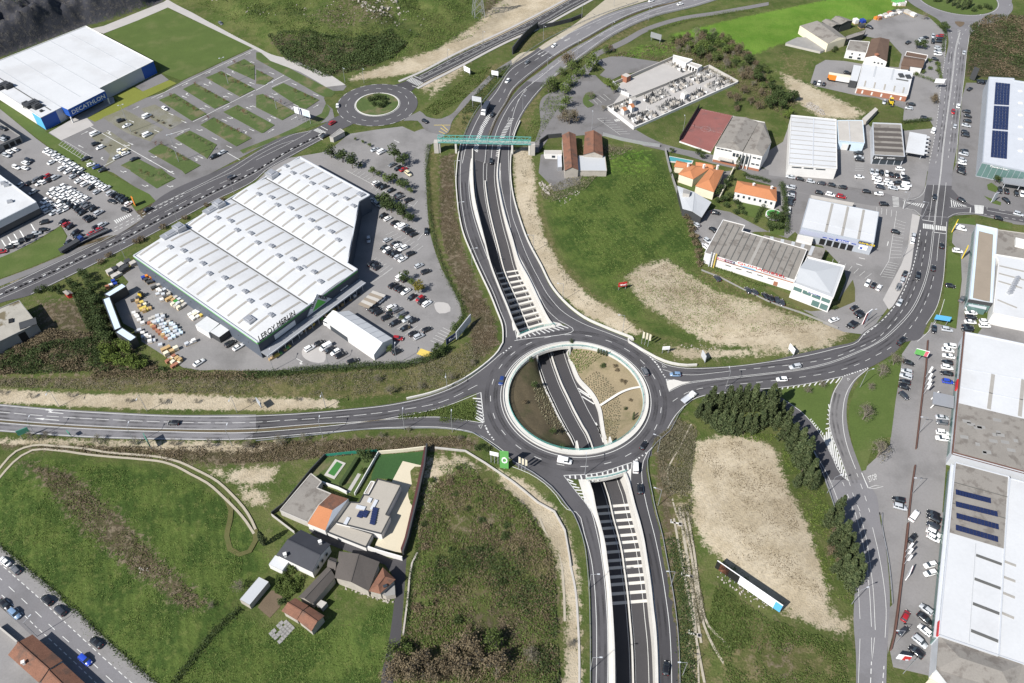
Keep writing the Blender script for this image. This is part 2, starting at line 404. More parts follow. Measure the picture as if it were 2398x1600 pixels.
zone('sand','1556,1120 1580,1200 1596,1380 1600,1600 1585,1600 1575,1400 1560,1260',3,.7)
zone('sand','1600,1015 1660,1000 1730,1005 1780,1035 1800,1110 1850,1200 1880,1290 1905,1390 1900,1430 1850,1415 1790,1390 1700,1320 1620,1250 1592,1190 1587,1090',3)
zone('brown','1660,1140 1760,1160 1830,1250 1865,1350 1770,1335 1660,1250',12,.42);zone('brown','1500,660 1600,690 1700,720 1640,740 1540,700',10,.35)
zone('sand','1780,1380 1900,1400 1955,1425 1952,1460 1900,1450 1800,1410',2.5,.8)
zone('olive','1680,1390 1800,1430 1900,1470 1950,1500 1950,1600 1660,1600 1640,1480',8,.7)
zone('brown','1720,1440 1830,1470 1850,1600 1760,1600',12,.6)
zone('bright','1540,80 1700,40 1900,0 2020,-40 2060,-40 2050,30 1900,70 1780,105 1720,130 1690,100 1600,92',3)
zone('bright','1380,140 1460,100 1560,90 1600,120 1500,130 1420,150',5,.45)
zone('lush','390,-40 700,-40 1080,-40 1200,20 1100,60 1000,110 880,150 760,180 600,110 420,0',10,.35)
zone('dark','620,95 700,90 800,110 900,95 930,110 900,140 820,165 740,175 660,135',5)
zone('sand','800,185 900,175 960,165 1080,110 1200,60 1310,0 1390,-40 1200,-40 1100,60 1000,118 900,150 810,178',3)
zone('brown','700,60 800,20 900,30 930,60 860,80 760,85',8,.5);zone('brown','1100,-40 1330,-40 1260,20 1160,60 1100,50',6,.7)
zone('sand','1130,80 1190,50 1230,40 1200,80 1150,100 1100,130 1040,160 985,200 975,215 965,190 1040,150',3,.9)
zone('sand','985,190 1020,160 1080,140 1060,170 1010,210 985,230',3,.6)
zone('olive','1190,90 1230,75 1330,50 1290,70 1240,100 1180,130',3,.8)
zone('olive','1180,245 1230,170 1300,120 1360,80 1420,60 1500,35 1480,70 1380,110 1300,160 1250,210 1215,300 1195,300',3,.7)
zone('olive','1120,150 1175,140 1110,210 1080,270 1060,310 1020,315 1060,250',3)
zone('rock','-80,-60 380,-60 375,5 250,45 190,62 0,132 -80,160',4)
zone('olive','-80,-60 240,-60 180,30 60,60 -80,80',6,.8)
zone('dark','2225,60 2270,30 2420,40 2420,185 2290,180 2215,175',5)
zone('brown','2250,60 2420,60 2420,160 2290,140',10,.6)
zone('olive','1780,120 1870,130 1850,190 1800,190',6,.6);zone('sand','1790,165 1850,190 1900,215 1990,260 1960,275 1880,270 1820,230',4,.8)
zone('brown','80,690 190,680 230,760 220,850 -40,860 -40,800 60,780',5,.7);zone('dark','190,690 240,700 290,790 370,850 230,860 210,780',4)
zone('dark','1150,1030 1180,1080 1290,1220 1220,1160',6,.3)
zone('olive','1330,360 1420,345 1360,390 1330,440 1260,470 1235,440 1330,400',5,.7)
zone('brown','1340,330 1460,335 1380,360 1350,400',4,.7)
zone('brown','160,560 310,480 460,410 640,330 720,300 700,320 480,420 330,520 190,600',2,.8)
zone('olive','0,640 120,570 180,590 40,650',3,.5);zone('sand','0,660 90,615 180,570 190,575 60,650 0,672',1.5,.7)
CELL=1.7
gx=np.arange(-420,430,CELL);gy=np.arange(20,660,CELL)
GX,GY=np.meshgrid(gx,gy);NX,NY=len(gx),len(gy)
def polymask(poly,soft):
 x0=min(p[0]for p in poly)-soft;x1=max(p[0]for p in poly)+soft;y0=min(p[1]for p in poly)-soft;y1=max(p[1]for p in poly)+soft
 out=np.zeros_like(GX);sel=(GX>=x0)&(GX<=x1)&(GY>=y0)&(GY<=y1)
 X,Y=GX[sel],GY[sel]
 if not len(X):return out
 ins=np.zeros(len(X),bool);dist=np.full(len(X),1e9);n=len(poly)
 for i in range(n):
  (ax,ay),(bx,by)=poly[i],poly[(i+1)%n]
  if ay!=by:ins^=((ay>Y)!=(by>Y))&(X<(bx-ax)*(Y-ay)/(by-ay)+ax)
  dx,dy=bx-ax,by-ay;L2=dx*dx+dy*dy+1e-9
  t=np.clip(((X-ax)*dx+(Y-ay)*dy)/L2,0,1)
  dist=np.minimum(dist,np.hypot(X-ax-t*dx,Y-ay-t*dy))
 sdist=np.where(ins,dist,-dist)
 out[sel]=np.clip(sdist/(2*soft)+.5,0,1);return out
def vnoise(X,Y,s,seed):
 xs,ys=X/s,Y/s;xi,yi=np.floor(xs).astype(int),np.floor(ys).astype(int);fx,fy=xs-xi,ys-yi
 fx,fy=fx*fx*(3-2*fx),fy*fy*(3-2*fy)
 def h(a,b):
  k=(a*374761393+b*668265263+seed*1442695041)&0x7fffffff
  k=((k^(k>>13))*1274126177)&0x7fffffff
  return((k^(k>>16))&0xffff)/65535.0
 return(h(xi,yi)*(1-fx)+h(xi+1,yi)*fx)*(1-fy)+(h(xi,yi+1)*(1-fx)+h(xi+1,yi+1)*fx)*fy
CH={}
for ch,lst in ZN.items():
 m=np.zeros_like(GX)
 for poly,soft,w in lst:m=np.maximum(m,polymask(poly,soft)*w)
 CH[ch]=m
n1,n2,n3=vnoise(GX,GY,14,1),vnoise(GX,GY,5,2),vnoise(GX,GY,2.3,3)
REL=[('-40,1050 300,1070 520,1150 560,1250 540,1380 400,1580 0,1250',.35),('950,1080 1060,1060 1200,1160 1270,1270 1280,1600 930,1600 955,1280',.9),('1610,1010 1760,1020 1900,1400 1700,1310 1600,1200',.35),('1640,1340 1720,1400 1940,1480 1940,1600 1650,1600',.5),('1250,460 1500,360 1590,560 1880,740 1620,770 1420,690',.35),('410,-60 1180,-60 1170,20 1080,95 900,150 800,175 640,110',1.6),('2240,60 2420,50 2420,170 2260,165',.8),('1600,85 1990,0 1900,60 1720,120',.3),('100,700 180,690 220,780 210,850 60,850',.8),('1500,1020 1545,980 1570,1300 1580,1560 1560,1560',.3),('30,862 700,862 1000,845 1080,800 1030,875 760,905 300,890',.5)]
Z=np.full_like(GX,-.06)
for s,a in REL:
 m=polymask([(p.x,p.y)for p in D(s)],5);m=m*m*(3-2*m)
 Z+=m*a*(1.1*n1+.6*n2+.45*n3)*.8
m=polymask([(p.x,p.y)for p in D('-200,-200 400,-200 385,-20 330,14 250,38 190,52 0,122 -200,190')],3.5)
Z+=m*(5+8*n1+6*n2+4*n3+polymask([(p.x,p.y)for p in D('-200,-200 300,-200 200,-10 0,60 -200,120')],25)*8)
m=polymask([(p.x,p.y)for p in D('420,-60 1080,-60 1060,30 900,85 700,80')],30);Z+=m*(5+4*n1)
hp=hole_poly
inh=np.zeros(GX.shape,bool)
ys=np.array([p[1]for p in hp])
def inpoly(X,Y,poly):
 ins=np.zeros(X.shape,bool);n=len(poly)
 for i in range(n):
  (ax,ay),(bx,by)=poly[i],poly[(i+1)%n]
  if ay!=by:ins^=((ay>Y)!=(by>Y))&(X<(bx-ax)*(Y-ay)/(by-ay)+ax)
 return ins
CXc,CYc=(GX[:-1,:-1]+GX[1:,1:])/2,(GY[:-1,:-1]+GY[1:,1:])/2
dead=np.zeros(CXc.shape,bool)
for ox in(-1.3,0,1.3):
 for oy in(-1.3,0,1.3):dead|=inpoly(CXc+ox,CYc+oy,hp)
dead|=np.hypot(CXc-CB.x,CYc-CB.y)<R_OPEN+2.0
idx=np.arange(NX*NY).reshape(NY,NX)
fa=np.stack([idx[:-1,:-1],idx[:-1,1:],idx[1:,1:],idx[1:,:-1]],-1)[~dead]
me=bpy.data.meshes.new('ground')
me.vertices.add(NX*NY);me.vertices.foreach_set('co',np.stack([GX,GY,Z],-1).astype(np.float32).ravel())
me.loops.add(len(fa)*4);me.loops.foreach_set('vertex_index',fa.astype(np.int32).ravel())
me.polygons.add(len(fa));me.polygons.foreach_set('loop_start',np.arange(0,len(fa)*4,4,dtype=np.int32))
me.polygons.foreach_set('use_smooth',np.ones(len(fa),bool))
me.update(calc_edges=True)
for nm,chs in(('zone_a',('lush','bright','sand','brown')),('zone_b',('olive','dark','pale','rock'))):
 at=me.attributes.new(nm,'FLOAT_COLOR','POINT')
 at.data.foreach_set('color',np.stack([CH.get(c,np.zeros_like(GX))for c in chs],-1).astype(np.float32).ravel())
ground=struct(link('ground',me))
mg,t,b=NT('open_ground')
v=worldpos(t)
nA,nB,nC,nD=nz(t,.09,4,.65,v),nz(t,.45,4,.65,v),nz(t,1.8,3,.7,v),nz(t,.025,2,.5,v)
edge=mth(t,'ADD',mth(t,'MULTIPLY',mth(t,'SUBTRACT',nB,.5),1.3),mth(t,'MULTIPLY',mth(t,'SUBTRACT',nC,.5),.55))
aa=t.nodes.new('ShaderNodeAttribute');aa.attribute_name='zone_a';ab=t.nodes.new('ShaderNodeAttribute');ab.attribute_name='zone_b'
sa=t.nodes.new('ShaderNodeSeparateColor');t.links.new(aa.outputs['Color'],sa.inputs[0]);sb=t.nodes.new('ShaderNodeSeparateColor');t.links.new(ab.outputs['Color'],sb.inputs[0])
def zf(o):return sstep(t,mth(t,'ADD',o,edge),.30,.68)
def duo(a,c,f,lo=.38,hi=.62):return mixc(t,sstep(t,f,lo,hi),a,c)
c=duo((.054,.078,.020),(.088,.10,.034),nA)
c=mixc(t,mth(t,'MULTIPLY',sstep(t,nB,.5,.68),.55),c,(.115,.105,.055))
c=mixc(t,zf(sb.outputs[0]),c,mixc(t,mth(t,'MULTIPLY',sstep(t,nB,.45,.62),.6),duo((.10,.095,.04),(.068,.078,.025),nA),(.155,.13,.07)))
c=mixc(t,zf(sa.outputs[0]),c,mixc(t,mth(t,'MULTIPLY',sstep(t,nB,.52,.66),.5),duo((.038,.065,.015),(.070,.100,.024),nA,.42,.58),(.108,.126,.038)))
c=mixc(t,zf(sa.outputs[1]),c,duo((.085,.165,.022),(.11,.185,.03),nA))
c=mixc(t,zf(aa.outputs['Alpha']),c,mixc(t,sstep(t,nB,.48,.62),duo((.085,.066,.042),(.062,.056,.03),nA),(.14,.115,.08)))
c=mixc(t,zf(sb.outputs[1]),c,mixc(t,sstep(t,nB,.45,.62),duo((.028,.034,.014),(.05,.05,.024),nA),(.085,.07,.045)))
c=mixc(t,zf(ab.outputs['Alpha']),c,mixc(t,sstep(t,nB,.46,.6),(.045,.046,.054),mixc(t,sstep(t,nC,.45,.6),(.10,.095,.09),(.03,.03,.034))))  # dark slate, deepened further to paint in the cliff's shadow
c=mixc(t,zf(sa.outputs[2]),c,mixc(t,mth(t,'MULTIPLY',sstep(t,nC,.47,.66),.5),duo((.41,.355,.265),(.325,.275,.195),nA),(.25,.205,.135)))
sx=t.nodes.new('ShaderNodeSeparateXYZ');t.links.new(v,sx.inputs[0])
def tracks(a,k,w,f):return mth(t,'MULTIPLY',mth(t,'SINE',mth(t,'ADD',mth(t,'MULTIPLY',mth(t,'ADD',mth(t,'MULTIPLY',sx.outputs[0],math.cos(a)),mth(t,'MULTIPLY',sx.outputs[1],math.sin(a))),k),mth(t,'MULTIPLY',nA,w))),f)
lines=mth(t,'ADD',mth(t,'MULTIPLY',tracks(.35,2.4,9,.09),sa.outputs[0]),mth(t,'MULTIPLY',tracks(2.2,2.9,26,.045),sa.outputs[2]))
hs=t.nodes.new('ShaderNodeHueSaturation');t.links.new(c,hs.inputs['Color'])
t.links.new(mth(t,'ADD',mth(t,'ADD',lines,nC),mth(t,'ADD',mth(t,'MULTIPLY',nD,.7),.15)),hs.inputs['Value'])
hs.inputs['Value'].default_value=1
t.links.new(hs.outputs[0],b.inputs['Base Color']);b.inputs['Roughness'].default_value=.95;b.inputs['Specular IOR Level'].default_value=.1
bp=t.nodes.new('ShaderNodeBump');bp.inputs['Distance'].default_value=.5;bp.inputs['Strength'].default_value=.8
t.links.new(mth(t,'ADD',mth(t,'MULTIPLY',nB,.6),mth(t,'MULTIPLY',nC,.5)),bp.inputs['Height']);t.links.new(bp.outputs[0],b.inputs['Normal'])
me.materials.append(mg)
mb=MB();E=9000
for x0,x1,y0,y1 in((-E,E,655,E),(-E,E,-E,24),(-E,-416,24,655),(425,E,24,655)):
 mb.add([(x0,y0,-.2),(x1,y0,-.2),(x1,y1,-.2),(x0,y1,-.2)],[(0,1,2,3)])
struct(mb.build('outer_ground','grass_olive'))
# --- roads, lots and their markings
ZM=0.10
_zk=[0]
def nextz(base=.036):
 _zk[0]+=1;return base+.0016*(_zk[0]%36)
def sheet(name,pts,z,m,kind='structure',parent=None):
 o=MB().poly(pts,z).build(name,m,parent)
 if kind and parent is None:o['kind']=kind
 return o
def road(name,L,R,m,z=None,sm=True):
 L,R=[Vector(p)for p in L],[Vector(p)for p in R]
 if sm:L,R=smooth(L),smooth(R)
 o=sheet(name,L+R[::-1],nextz()if z is None else z,m);return o
def marks(parent,fn,name='lane_marking',m='paint_white',smear=None):
 b=MB();fn(b);return b.build(name,m,parent)
def line(b,pts,w=.18,sm=True,side=0.0):b.ribbon(smooth(pts)if sm else pts,w,ZM,0,side)
def dline(b,pts,w=.16,on=3.0,off=5.0,sm=True,side=0.0):b.dash(smooth(pts)if sm else pts,w,on,off,ZM,0,side)
def zebra(b,p,d,n,length,w=.5,gap=.5):
 d=Vector(d).normalized()
 for i in range(n):
  c=Vector(p)+d*(i*(w+gap));l=Vector(length)/2
  b.ribbon([c-l,c+l],w,ZM)
def arrow(b,p,ang,L=4.0,kind='s'):
 c,s=math.cos(ang),math.sin(ang)
 def T(x,y):return(p.x+c*x-s*y,p.y+s*x+c*y,ZM+.001)
 b.add([T(-L/2,-.13),T(L*.12,-.13),T(L*.12,.13),T(-L/2,.13)],[(0,1,2,3)])
 if kind in 'sb':b.add([T(L*.12,-.42),T(L/2,0),T(L*.12,.42)],[(0,1,2)])
 if kind in 'lb':b.add([T(-L*.05,.13),T(L*.05,.13),T(L*.18,.8),T(L*.08,.8)],[(0,1,2,3)]);b.add([T(L*-.06,.75),T(L*.32,.75),T(L*.13,1.5)],[(0,1,2)])
 if kind in 'rb':b.add([T(-L*.05,-.13),T(L*.05,-.13),T(L*.18,-.8),T(L*.08,-.8)],[(3,2,1,0)]);b.add([T(L*-.06,-.75),T(L*.32,-.75),T(L*.13,-1.5)],[(2,1,0)])
def hatch(b,A,B,n,w=.45,skew=0.0):
 A,B=resample(A,.3),resample(B,.3)
 for i in range(n):
  t=(i+.5)/n;u=min(1,max(0,t+skew))
  a,c=A[int(t*(len(A)-1))],B[int(u*(len(B)-1))]
  if(a-c).length>.5:b.ribbon([a,c],w,ZM)
def kerb(b,pts,w=.25,h=.16,sm=True):b.wall(smooth(pts)if sm else pts,w,-.05,h)
# --- the sunken road
sunk=MB();cap=.25
sunk.strip([p+Vector((0,0,0))for p in TR],[p for p in TL])
sunken=struct(sunk.build('sunken_road','asphalt_dark'))
cut0=[i for i,p in enumerate(TL)if(Vector((p.x,p.y,0))-CB).length<R_OPEN];iL0,iL1=cut0[0],cut0[-1]
cut1=[i for i,p in enumerate(TR)if(Vector((p.x,p.y,0))-CB).length<R_OPEN];iR0,iR1=cut1[0],cut1[-1]
w0,w1=TR[40]-TL[40],TR[80]-TL[80]
TRs=[TL[i]+w0.lerp(w1,(i-40)/40)if 40<=i<=80 else TR[i]for i in range(len(TL))]
def inner_line(f):return[a.lerp(b_,f)+Vector((0,0,.035))for a,b_ in zip(TL,TRs)]
b=MB()
for f in(.075,.43,.57):b.ribbon(inner_line(f),.16)
b.ribbon([p for p in inner_line(.90)],.16)
b.build('lane_marking','paint_white',sunken)
b=MB();mid=[a.lerp(b_,.5)for a,b_ in zip(TL,TRs)]
b.wall(mid[6:],.45,[p.z for p in mid[6:]],[p.z+.85 for p in mid[6:]]);b.build('median_barrier','pale_concrete',sunken)
b=MB()
for k0 in(58,59,61,70,71,72,73):
 a=TL[k0].lerp(TRs[k0],.92);c_=TL[k0+2].lerp(TR[k0+2],.97)
 b.ribbon([Vector((a.x,a.y,a.z+.04)),Vector((c_.x,c_.y,c_.z+.04))],.5)
b.build('hatching','paint_white',sunken)
def wallpart(parent,pts,off,name,top=.95,thick=.55):
 pts=offset(pts,off*thick/2)
 ztop=[]
 for p in pts:
  d=(Vector((p.x,p.y,0))-CB).length
  ztop.append(-.35 if R_OPEN-.5<d<R_OUT+.2 else top)
 b=MB();b.wall(pts,thick,[p.z-.3 for p in pts],ztop);return b.build(name,'pale_concrete',parent)
def retaining(name,label,A,offA,Bp,offB):
 r=empty(name,(A[0].x,A[0].y,0),0,label,'retaining wall')
 return r
walls={}
for nm,pts,off,lab in(('retaining_wall',TL[:iL0+1],-1,'white concrete retaining wall on the left of the northern sunken road'),('retaining_wall',TR[:iR0+1],1,'white concrete retaining wall on the right of the northern sunken road'),('retaining_wall',TL[iL1:],-1,'white concrete retaining wall on the left of the southern sunken road'),('retaining_wall',TR[iR1:],1,'white concrete retaining wall on the right of the southern sunken road')):
 o=wallpart(None,pts,off,nm);tag(o,lab,'retaining wall')
b=MB()
for pts,sgn in((TL[:iL0+1],-1),(TR[:iR0+1],1),(TL[iL1:],-1),(TR[iR1:],1)):
 pp=[p for p in pts if(Vector((p.x,p.y,0))-CB).length>R_OUT-2];b.ribbon(offset(pp,sgn*1.6),3.4,.0345)
struct(b.build('trench_coping','pale_concrete'))
for pts,off,lab,hh in((TL[iL0:iL1+1],-1,'low white kerb wall left of the sunken road inside the roundabout',.9),(TR[iR0:iR1+1],1,'wavy white kerb wall right of the sunken road inside the roundabout',1.6)):
 pp=offset(resample(pts,1.8),off*.35);o=MB().wall(pp,.7 if off<0 else 1.2,[p.z-.3 for p in pp],[p.z+hh for p in pp]).build('kerb_wall','pale_concrete');tag(o,lab,'kerb wall')
def slope(name,pts,side,m):
 E0=resample(pts,1.4);n=len(E0)
 a0=math.atan2(E0[0].y-CB.y,E0[0].x-CB.x);a1=math.atan2(E0[-1].y-CB.y,E0[-1].x-CB.x)
 if side<0 and a1<a0:a1+=2*math.pi
 if side>0 and a1>a0:a1-=2*math.pi
 A=[Vector((CB.x+(R_OPEN+.3)*math.cos(a0+(a1-a0)*i/(n-1)),CB.y+(R_OPEN+.3)*math.sin(a0+(a1-a0)*i/(n-1)),-.35))for i in range(n)]
 K=18;V=[];F=[]
 for i in range(n):
  for k in range(K+1):
   t=k/K;p=E0[i].lerp(A[i],t);zz=E0[i].z+.45+(A[i].z-E0[i].z-.45)*(t**.75*.55+t*.45)
   w=math.sin(math.pi*t)*math.sin(math.pi*i/(n-1))
   V.append((p.x,p.y,zz+w*.5*noise.noise(Vector((p.x*.25,p.y*.25,3)))))
 for i in range(n-1):
  for k in range(K):
   a=i*(K+1)+k;f=(a,a+K+1,a+K+2,a+1);F.append(f if side<0 else f[::-1])
 mb=MB().add(V,F);o=mb.build(name,m,smooth=True);o['kind']='structure';return o,V,K
mat('island_sand',(.215,.175,.11),.95,.12,.15,.16,1.8,.04,3,col2=(.155,.135,.075),c2s=.1)
slope_l,SLV,SK=slope('island_slope_dark',TL[iL0:iL1+1],-1,'grass_brown')
slope_r,SRV,SK=slope('island_slope_sandy',TR[iR0:iR1+1],1,'island_sand')
pth=[P(1200+x*TS,800+y*TS,z)+Vector((0,0,.45))for x,y,z in((1175,422,-.5),(1080,440,-1.2),(1000,470,-2.0),(900,530,-3.4),(805,592,-5.0))]
struct(MB().ribbon(smooth(pth,1.2),.9).build('island_path','pale_concrete'))
# --- the big roundabout: a slab with thickness so the sunken road passes under it
def annulus(name,c,r0,r1,z,m,thick=None,n=120):
 b=MB();I,O=circ(c,r0,n=n,z=z),circ(c,r1,n=n,z=z)
 b.add(I+O,[(i,n+i,n+(i+1)%n,(i+1)%n)for i in range(n)])
 if thick:
  I2,O2=circ(c,r0,n=n,z=z-thick),circ(c,r1,n=n,z=z-thick)
  b.add(I+I2,[(i,(i+1)%n,n+(i+1)%n,n+i)for i in range(n)]);b.add(O+O2,[((i+1)%n,i,n+i,n+(i+1)%n)for i in range(n)])
  b.add(I2+O2,[((i+1)%n,n+(i+1)%n,n+i,i)for i in range(n)])
 return b.build(name,m)
ring=struct(annulus('roundabout',CB,R_OPEN,R_OUT+.6,.096,'asphalt_new',1.1))
def ringline(b,c,r,w=.2,z=ZM+.004,n=140,a0=0,a1=2*math.pi):
 p=circ(c,r,a0,a1,n,z);b.ribbon(p+([p[0]]if abs(a1-a0-2*math.pi)<1e-6 else[]),w,z)
b=MB();ringline(b,CB,RB,.22);RM=RB*1.135
for i in range(24):
 a=2*math.pi*i/24;ringline(b,CB,RM,.18,n=6,a0=a,a1=a+2.6/RM)
b.build('lane_marking','paint_white',ring)
par=empty('island_parapet',(CB.x,CB.y,0),0,'round white concrete parapet with teal railing around the sunken roundabout island','parapet')
b=MB();I,O=circ(Vector((0,0,0)),R_OPEN-.05,n=120),circ(Vector((0,0,0)),RB-.9,n=120)
b.prism(O,.1,.34,top=False);n=120
b.add([(p.x,p.y,.34)for p in I]+[(p.x,p.y,.34)for p in O],[(i,n+i,n+(i+1)%n,(i+1)%n)for i in range(n)])
b.add([(p.x,p.y,.34)for p in I]+[(p.x,p.y,-1.0)for p in I],[(i,(i+1)%n,n+(i+1)%n,n+i)for i in range(n)]);b.build('walkway','pale_concrete',par)
b=MB();rr=circ(Vector((0,0,0)),RB-1.0,n=120);b.wall(rr+[rr[0]],.35,.3,.75);b.build('outer_kerb','pale_concrete',par)
b=MB();rr=circ(Vector((0,0,0)),R_OPEN+.1,n=120)
for z in(.7,1.05,1.4):
 for i in range(120):b.beam((rr[i].x,rr[i].y,z),(rr[(i+1)%120].x,rr[(i+1)%120].y,z),.06,.06)
b.build('rail','teal_steel',par)
pm=MB().box((0,0,.88),(.09,.09,1.1)).mesh('railing_post','teal_steel')
for i in range(0,120,3):o=link('railing_post',pm,par,(rr[i].x,rr[i].y,0))
# --- arms and roads (edge lines read off the survey sheets)
west_n=road('west_road_north_carriageway',Q(0,2,'-300,548 0,575 500,620 1000,650 1500,674 2350,674')+Q(1,2,'300,660 800,622 1300,560 1600,490 1850,390 2080,240 2230,100 2290,-30 2400,-130'),Q(0,2,'-300,695 0,722 700,773 1400,803 2350,804')+Q(1,2,'500,766 1180,716 1300,696 1700,610 2065,470 2300,520'),'asphalt_new')
west_s=road('west_road_south_carriageway',Q(0,2,'-300,715 0,742 700,792 1500,824 2350,829')+Q(1,2,'300,806 700,768 1300,702 1700,690 2090,745 2350,770'),Q(0,2,'-300,805 0,825 700,876 1500,901 2350,897')+Q(1,2,'300,872 700,836 1300,796 1800,806 2000,846 2150,930 2350,1085'),'asphalt_new')
wold=road('west_road_old_surface',Q(0,2,'-300,546 0,573 500,618 1000,648 1500,672 2350,671'),Q(0,2,'-300,700 0,724 700,775 1400,805 2350,806'),'asphalt_old',.094)
wold2=road('west_road_old_surface',Q(0,2,'-300,713 0,740 700,790 1500,822 2330,827'),Q(0,2,'-300,808 0,828 700,878 1500,903 2310,900'),'asphalt_old',.0935)
med=struct(road('west_road_median',Q(0,2,'-300,698 0,724 700,776 1400,806 2350,806')+Q(1,2,'500,768 1180,718 1300,698'),Q(0,2,'-300,713 0,740 700,790 1500,822 2350,827')+Q(1,2,'300,804 700,766 1300,700'),'grass_brown',.13))
def _w(b):
 line(b,Q(0,2,'-300,559 0,585 500,630 1000,660 1500,684 2350,684')+Q(1,2,'800,632 1300,572 1600,502 1850,402 2080,252 2250,110'))
 line(b,Q(0,2,'-300,692 0,718 700,768 1400,798 2350,799')+Q(1,2,'500,760 1180,712 1300,690 1700,606 2060,468'))
 dline(b,Q(0,2,'-300,620 0,648 500,690 1000,718 1500,738 2350,741')+Q(1,2,'300,722 800,690 1300,632 1700,555 2060,385'),on=4.2,off=1.8)
 line(b,Q(0,2,'-300,720 0,747 700,797 1500,828 2350,833')+Q(1,2,'300,811 700,773 1300,708 1700,696 2090,750'))
 line(b,Q(0,2,'-300,795 0,818 700,868 1500,893 2350,889')+Q(1,2,'300,862 700,828 1300,788 1800,798 2000,838 2150,920 2300,1030'))
 line(b,Q(1,2,'2060,468 2090,750'),.3,False)
 A=Q(1,2,'2058,480 2092,748');B=Q(1,2,'1985,510 2010,720');hatch(b,B,A,8,.5,.12)
 b.dash(smooth(Q(1,2,'2095,760 2130,840 2180,905')),.5,.45,.35,ZM+.004)
 b.dash(smooth(Q(1,2,'2255,115 2350,40')),.5,.45,.35,ZM+.004)
 for px,k in(('470,652','l'),('430,715','s')):
  p=Q(0,2,px)[0];a=Q(0,2,'500,690')[0];d=Q(0,2,'0,648')[0]-a;arrow(b,p,math.atan2(d.y,d.x),9.0,k if k=='s' else 'r')
marks(west_n,_w)
b=MB();tri=Q(1,2,'2040,770 2060,800 2075,765');b.ribbon([tri[0],tri[1],tri[2],tri[0]],.2,ZM);b.build('give_way_marking','paint_white',west_s)
east=road('east_road',Q(2,2,'1290,480 1285,330 1180,160 1050,0 1250,125 1400,200 1600,238 1800,236 2350,180')+Q(3,2,'300,110 600,45 830,-25')+Q(3,1,'850,1510 1010,1390 1120,1280 1200,1150 1300,930 1340,700 1385,480 1400,400'),Q(2,2,'1290,600 1270,740 1180,900 1240,1012 1380,875 1500,690 1560,605 1640,545 1750,505 2000,474 2350,436')+Q(3,2,'100,428 400,385 690,328 920,245 1150,112 1320,-8')+Q(3,1,'1345,1560 1460,1410 1540,1270 1600,1050 1630,800 1648,550 1665,400'),'asphalt_new')
def _e(b):
 line(b,Q(2,2,'1060,0 1250,132 1400,212 1600,248 1800,246 2350,190')+Q(3,2,'300,142 600,72 830,0')+Q(3,1,'880,1500 1030,1395'))
 line(b,Q(2,2,'1240,1015 1380,865 1500,672 1570,596 1640,540 1750,497 2000,466 2350,430')+Q(3,2,'100,424'))
 line(b,Q(2,2,'1440,460 1560,400 1700,372 2000,340 2350,300')+Q(3,2,'300,262 560,205 800,115 1000,20 1080,-30')+Q(3,1,'1180,1450 1330,1280 1420,1100 1480,900 1510,700 1525,560'),.14)
 line(b,Q(2,2,'1410,345 1560,375 1700,362 2000,328 2350,290')+Q(3,2,'300,252 560,193 800,103 1000,10 1070,-40')+Q(3,1,'1165,1440 1315,1272 1405,1095 1465,900 1495,700 1510,560'),.14)
 line(b,Q(2,2,'1380,258 1500,295 1640,308 1830,292 2000,272'),.14)
 dline(b,Q(2,2,'2080,262 2350,238')+Q(3,2,'300,204 600,148 850,50')+Q(3,1,'960,1567 1150,1390 1300,1170 1380,980 1430,760 1460,560'),on=2.6,off=3.0)
 dline(b,Q(2,2,'1470,550 1600,470 1700,438 2000,400 2350,365')+Q(3,2,'250,335 550,290 800,220 1000,125 1150,40')+Q(3,1,'1300,1450 1420,1260 1500,1060 1540,880'),on=2.6,off=3.0)
 b.dash(smooth(Q(3,1,'880,1510 1010,1410 1120,1300 1210,1170 1310,950 1370,720 1400,540')),.3,1.3,1.2,ZM)
 b.dash(smooth(Q(2,2,'1255,135 1330,215 1380,300 1400,330')),.5,.45,.35,ZM+.004)
 line(b,Q(2,2,'1410,345 1440,460'),.3,False);hatch(b,Q(2,2,'1412,350 1440,455'),Q(2,2,'1480,370 1490,420'),4,.4)
 b.dash(smooth(Q(3,2,'690,320 800,285 930,240')),.45,.5,.4,ZM)
 line(b,Q(3,2,'30,430 300,398 690,320'),.16);hatch(b,Q(3,2,'60,438 690,328'),Q(3,2,'40,450 630,380'),12,.4,.03)
 for pts in('1380,236 1368,210 1415,240 1380,236',):b.ribbon(Q(2,2,pts),.2,ZM)
 line(b,Q(3,1,'1620,1180 1570,1330 1450,1500 1370,1567'),.16);line(b,Q(3,1,'1640,470 1625,800 1600,1050 1540,1270 1450,1410'),.16)
 line(b,Q(3,1,'1550,830 1560,700 1575,580'),.14);line(b,Q(3,1,'1520,565 1635,580'),.35,False)
 o=Q(3,1,'1420,485 1420,530');e=Q(3,1,'1635,515 1635,555');n_=11
 for i in range(n_):
  t_=(i+.5)/n_;b.ribbon([o[0].lerp(e[0],t_),o[1].lerp(e[1],t_)],.62,ZM)
 line(b,Q(3,1,'1415,452 1525,470'),.35,False)
marks(east,_e)
MB().prism(smooth(Q(2,2,'1425,360 1480,352 1560,372 1640,372 1560,395 1490,425 1445,450'),1.5,True),0,.25).build('splitter_island','pale_concrete',east)
north=road('north_road',Q(3,1,'1395,420 1420,300 1448,130 1470,0')+Q(3,0,'1500,1400 1540,1200 1575,900 1615,600 1640,300 1560,180 1400,85 1320,0 1250,-120'),Q(3,1,'1660,430 1680,200 1698,0')+Q(3,0,'1740,1300 1765,1000 1805,700 1840,400 1865,300 1920,252 2060,215 2190,140 2240,0 2260,-120'),'asphalt_old')
nn2=road('north_road_new_surface',Q(3,1,'1400,410 1425,300 1452,130'),Q(3,1,'1662,425 1680,200 1688,140'),'asphalt_new',.0945)
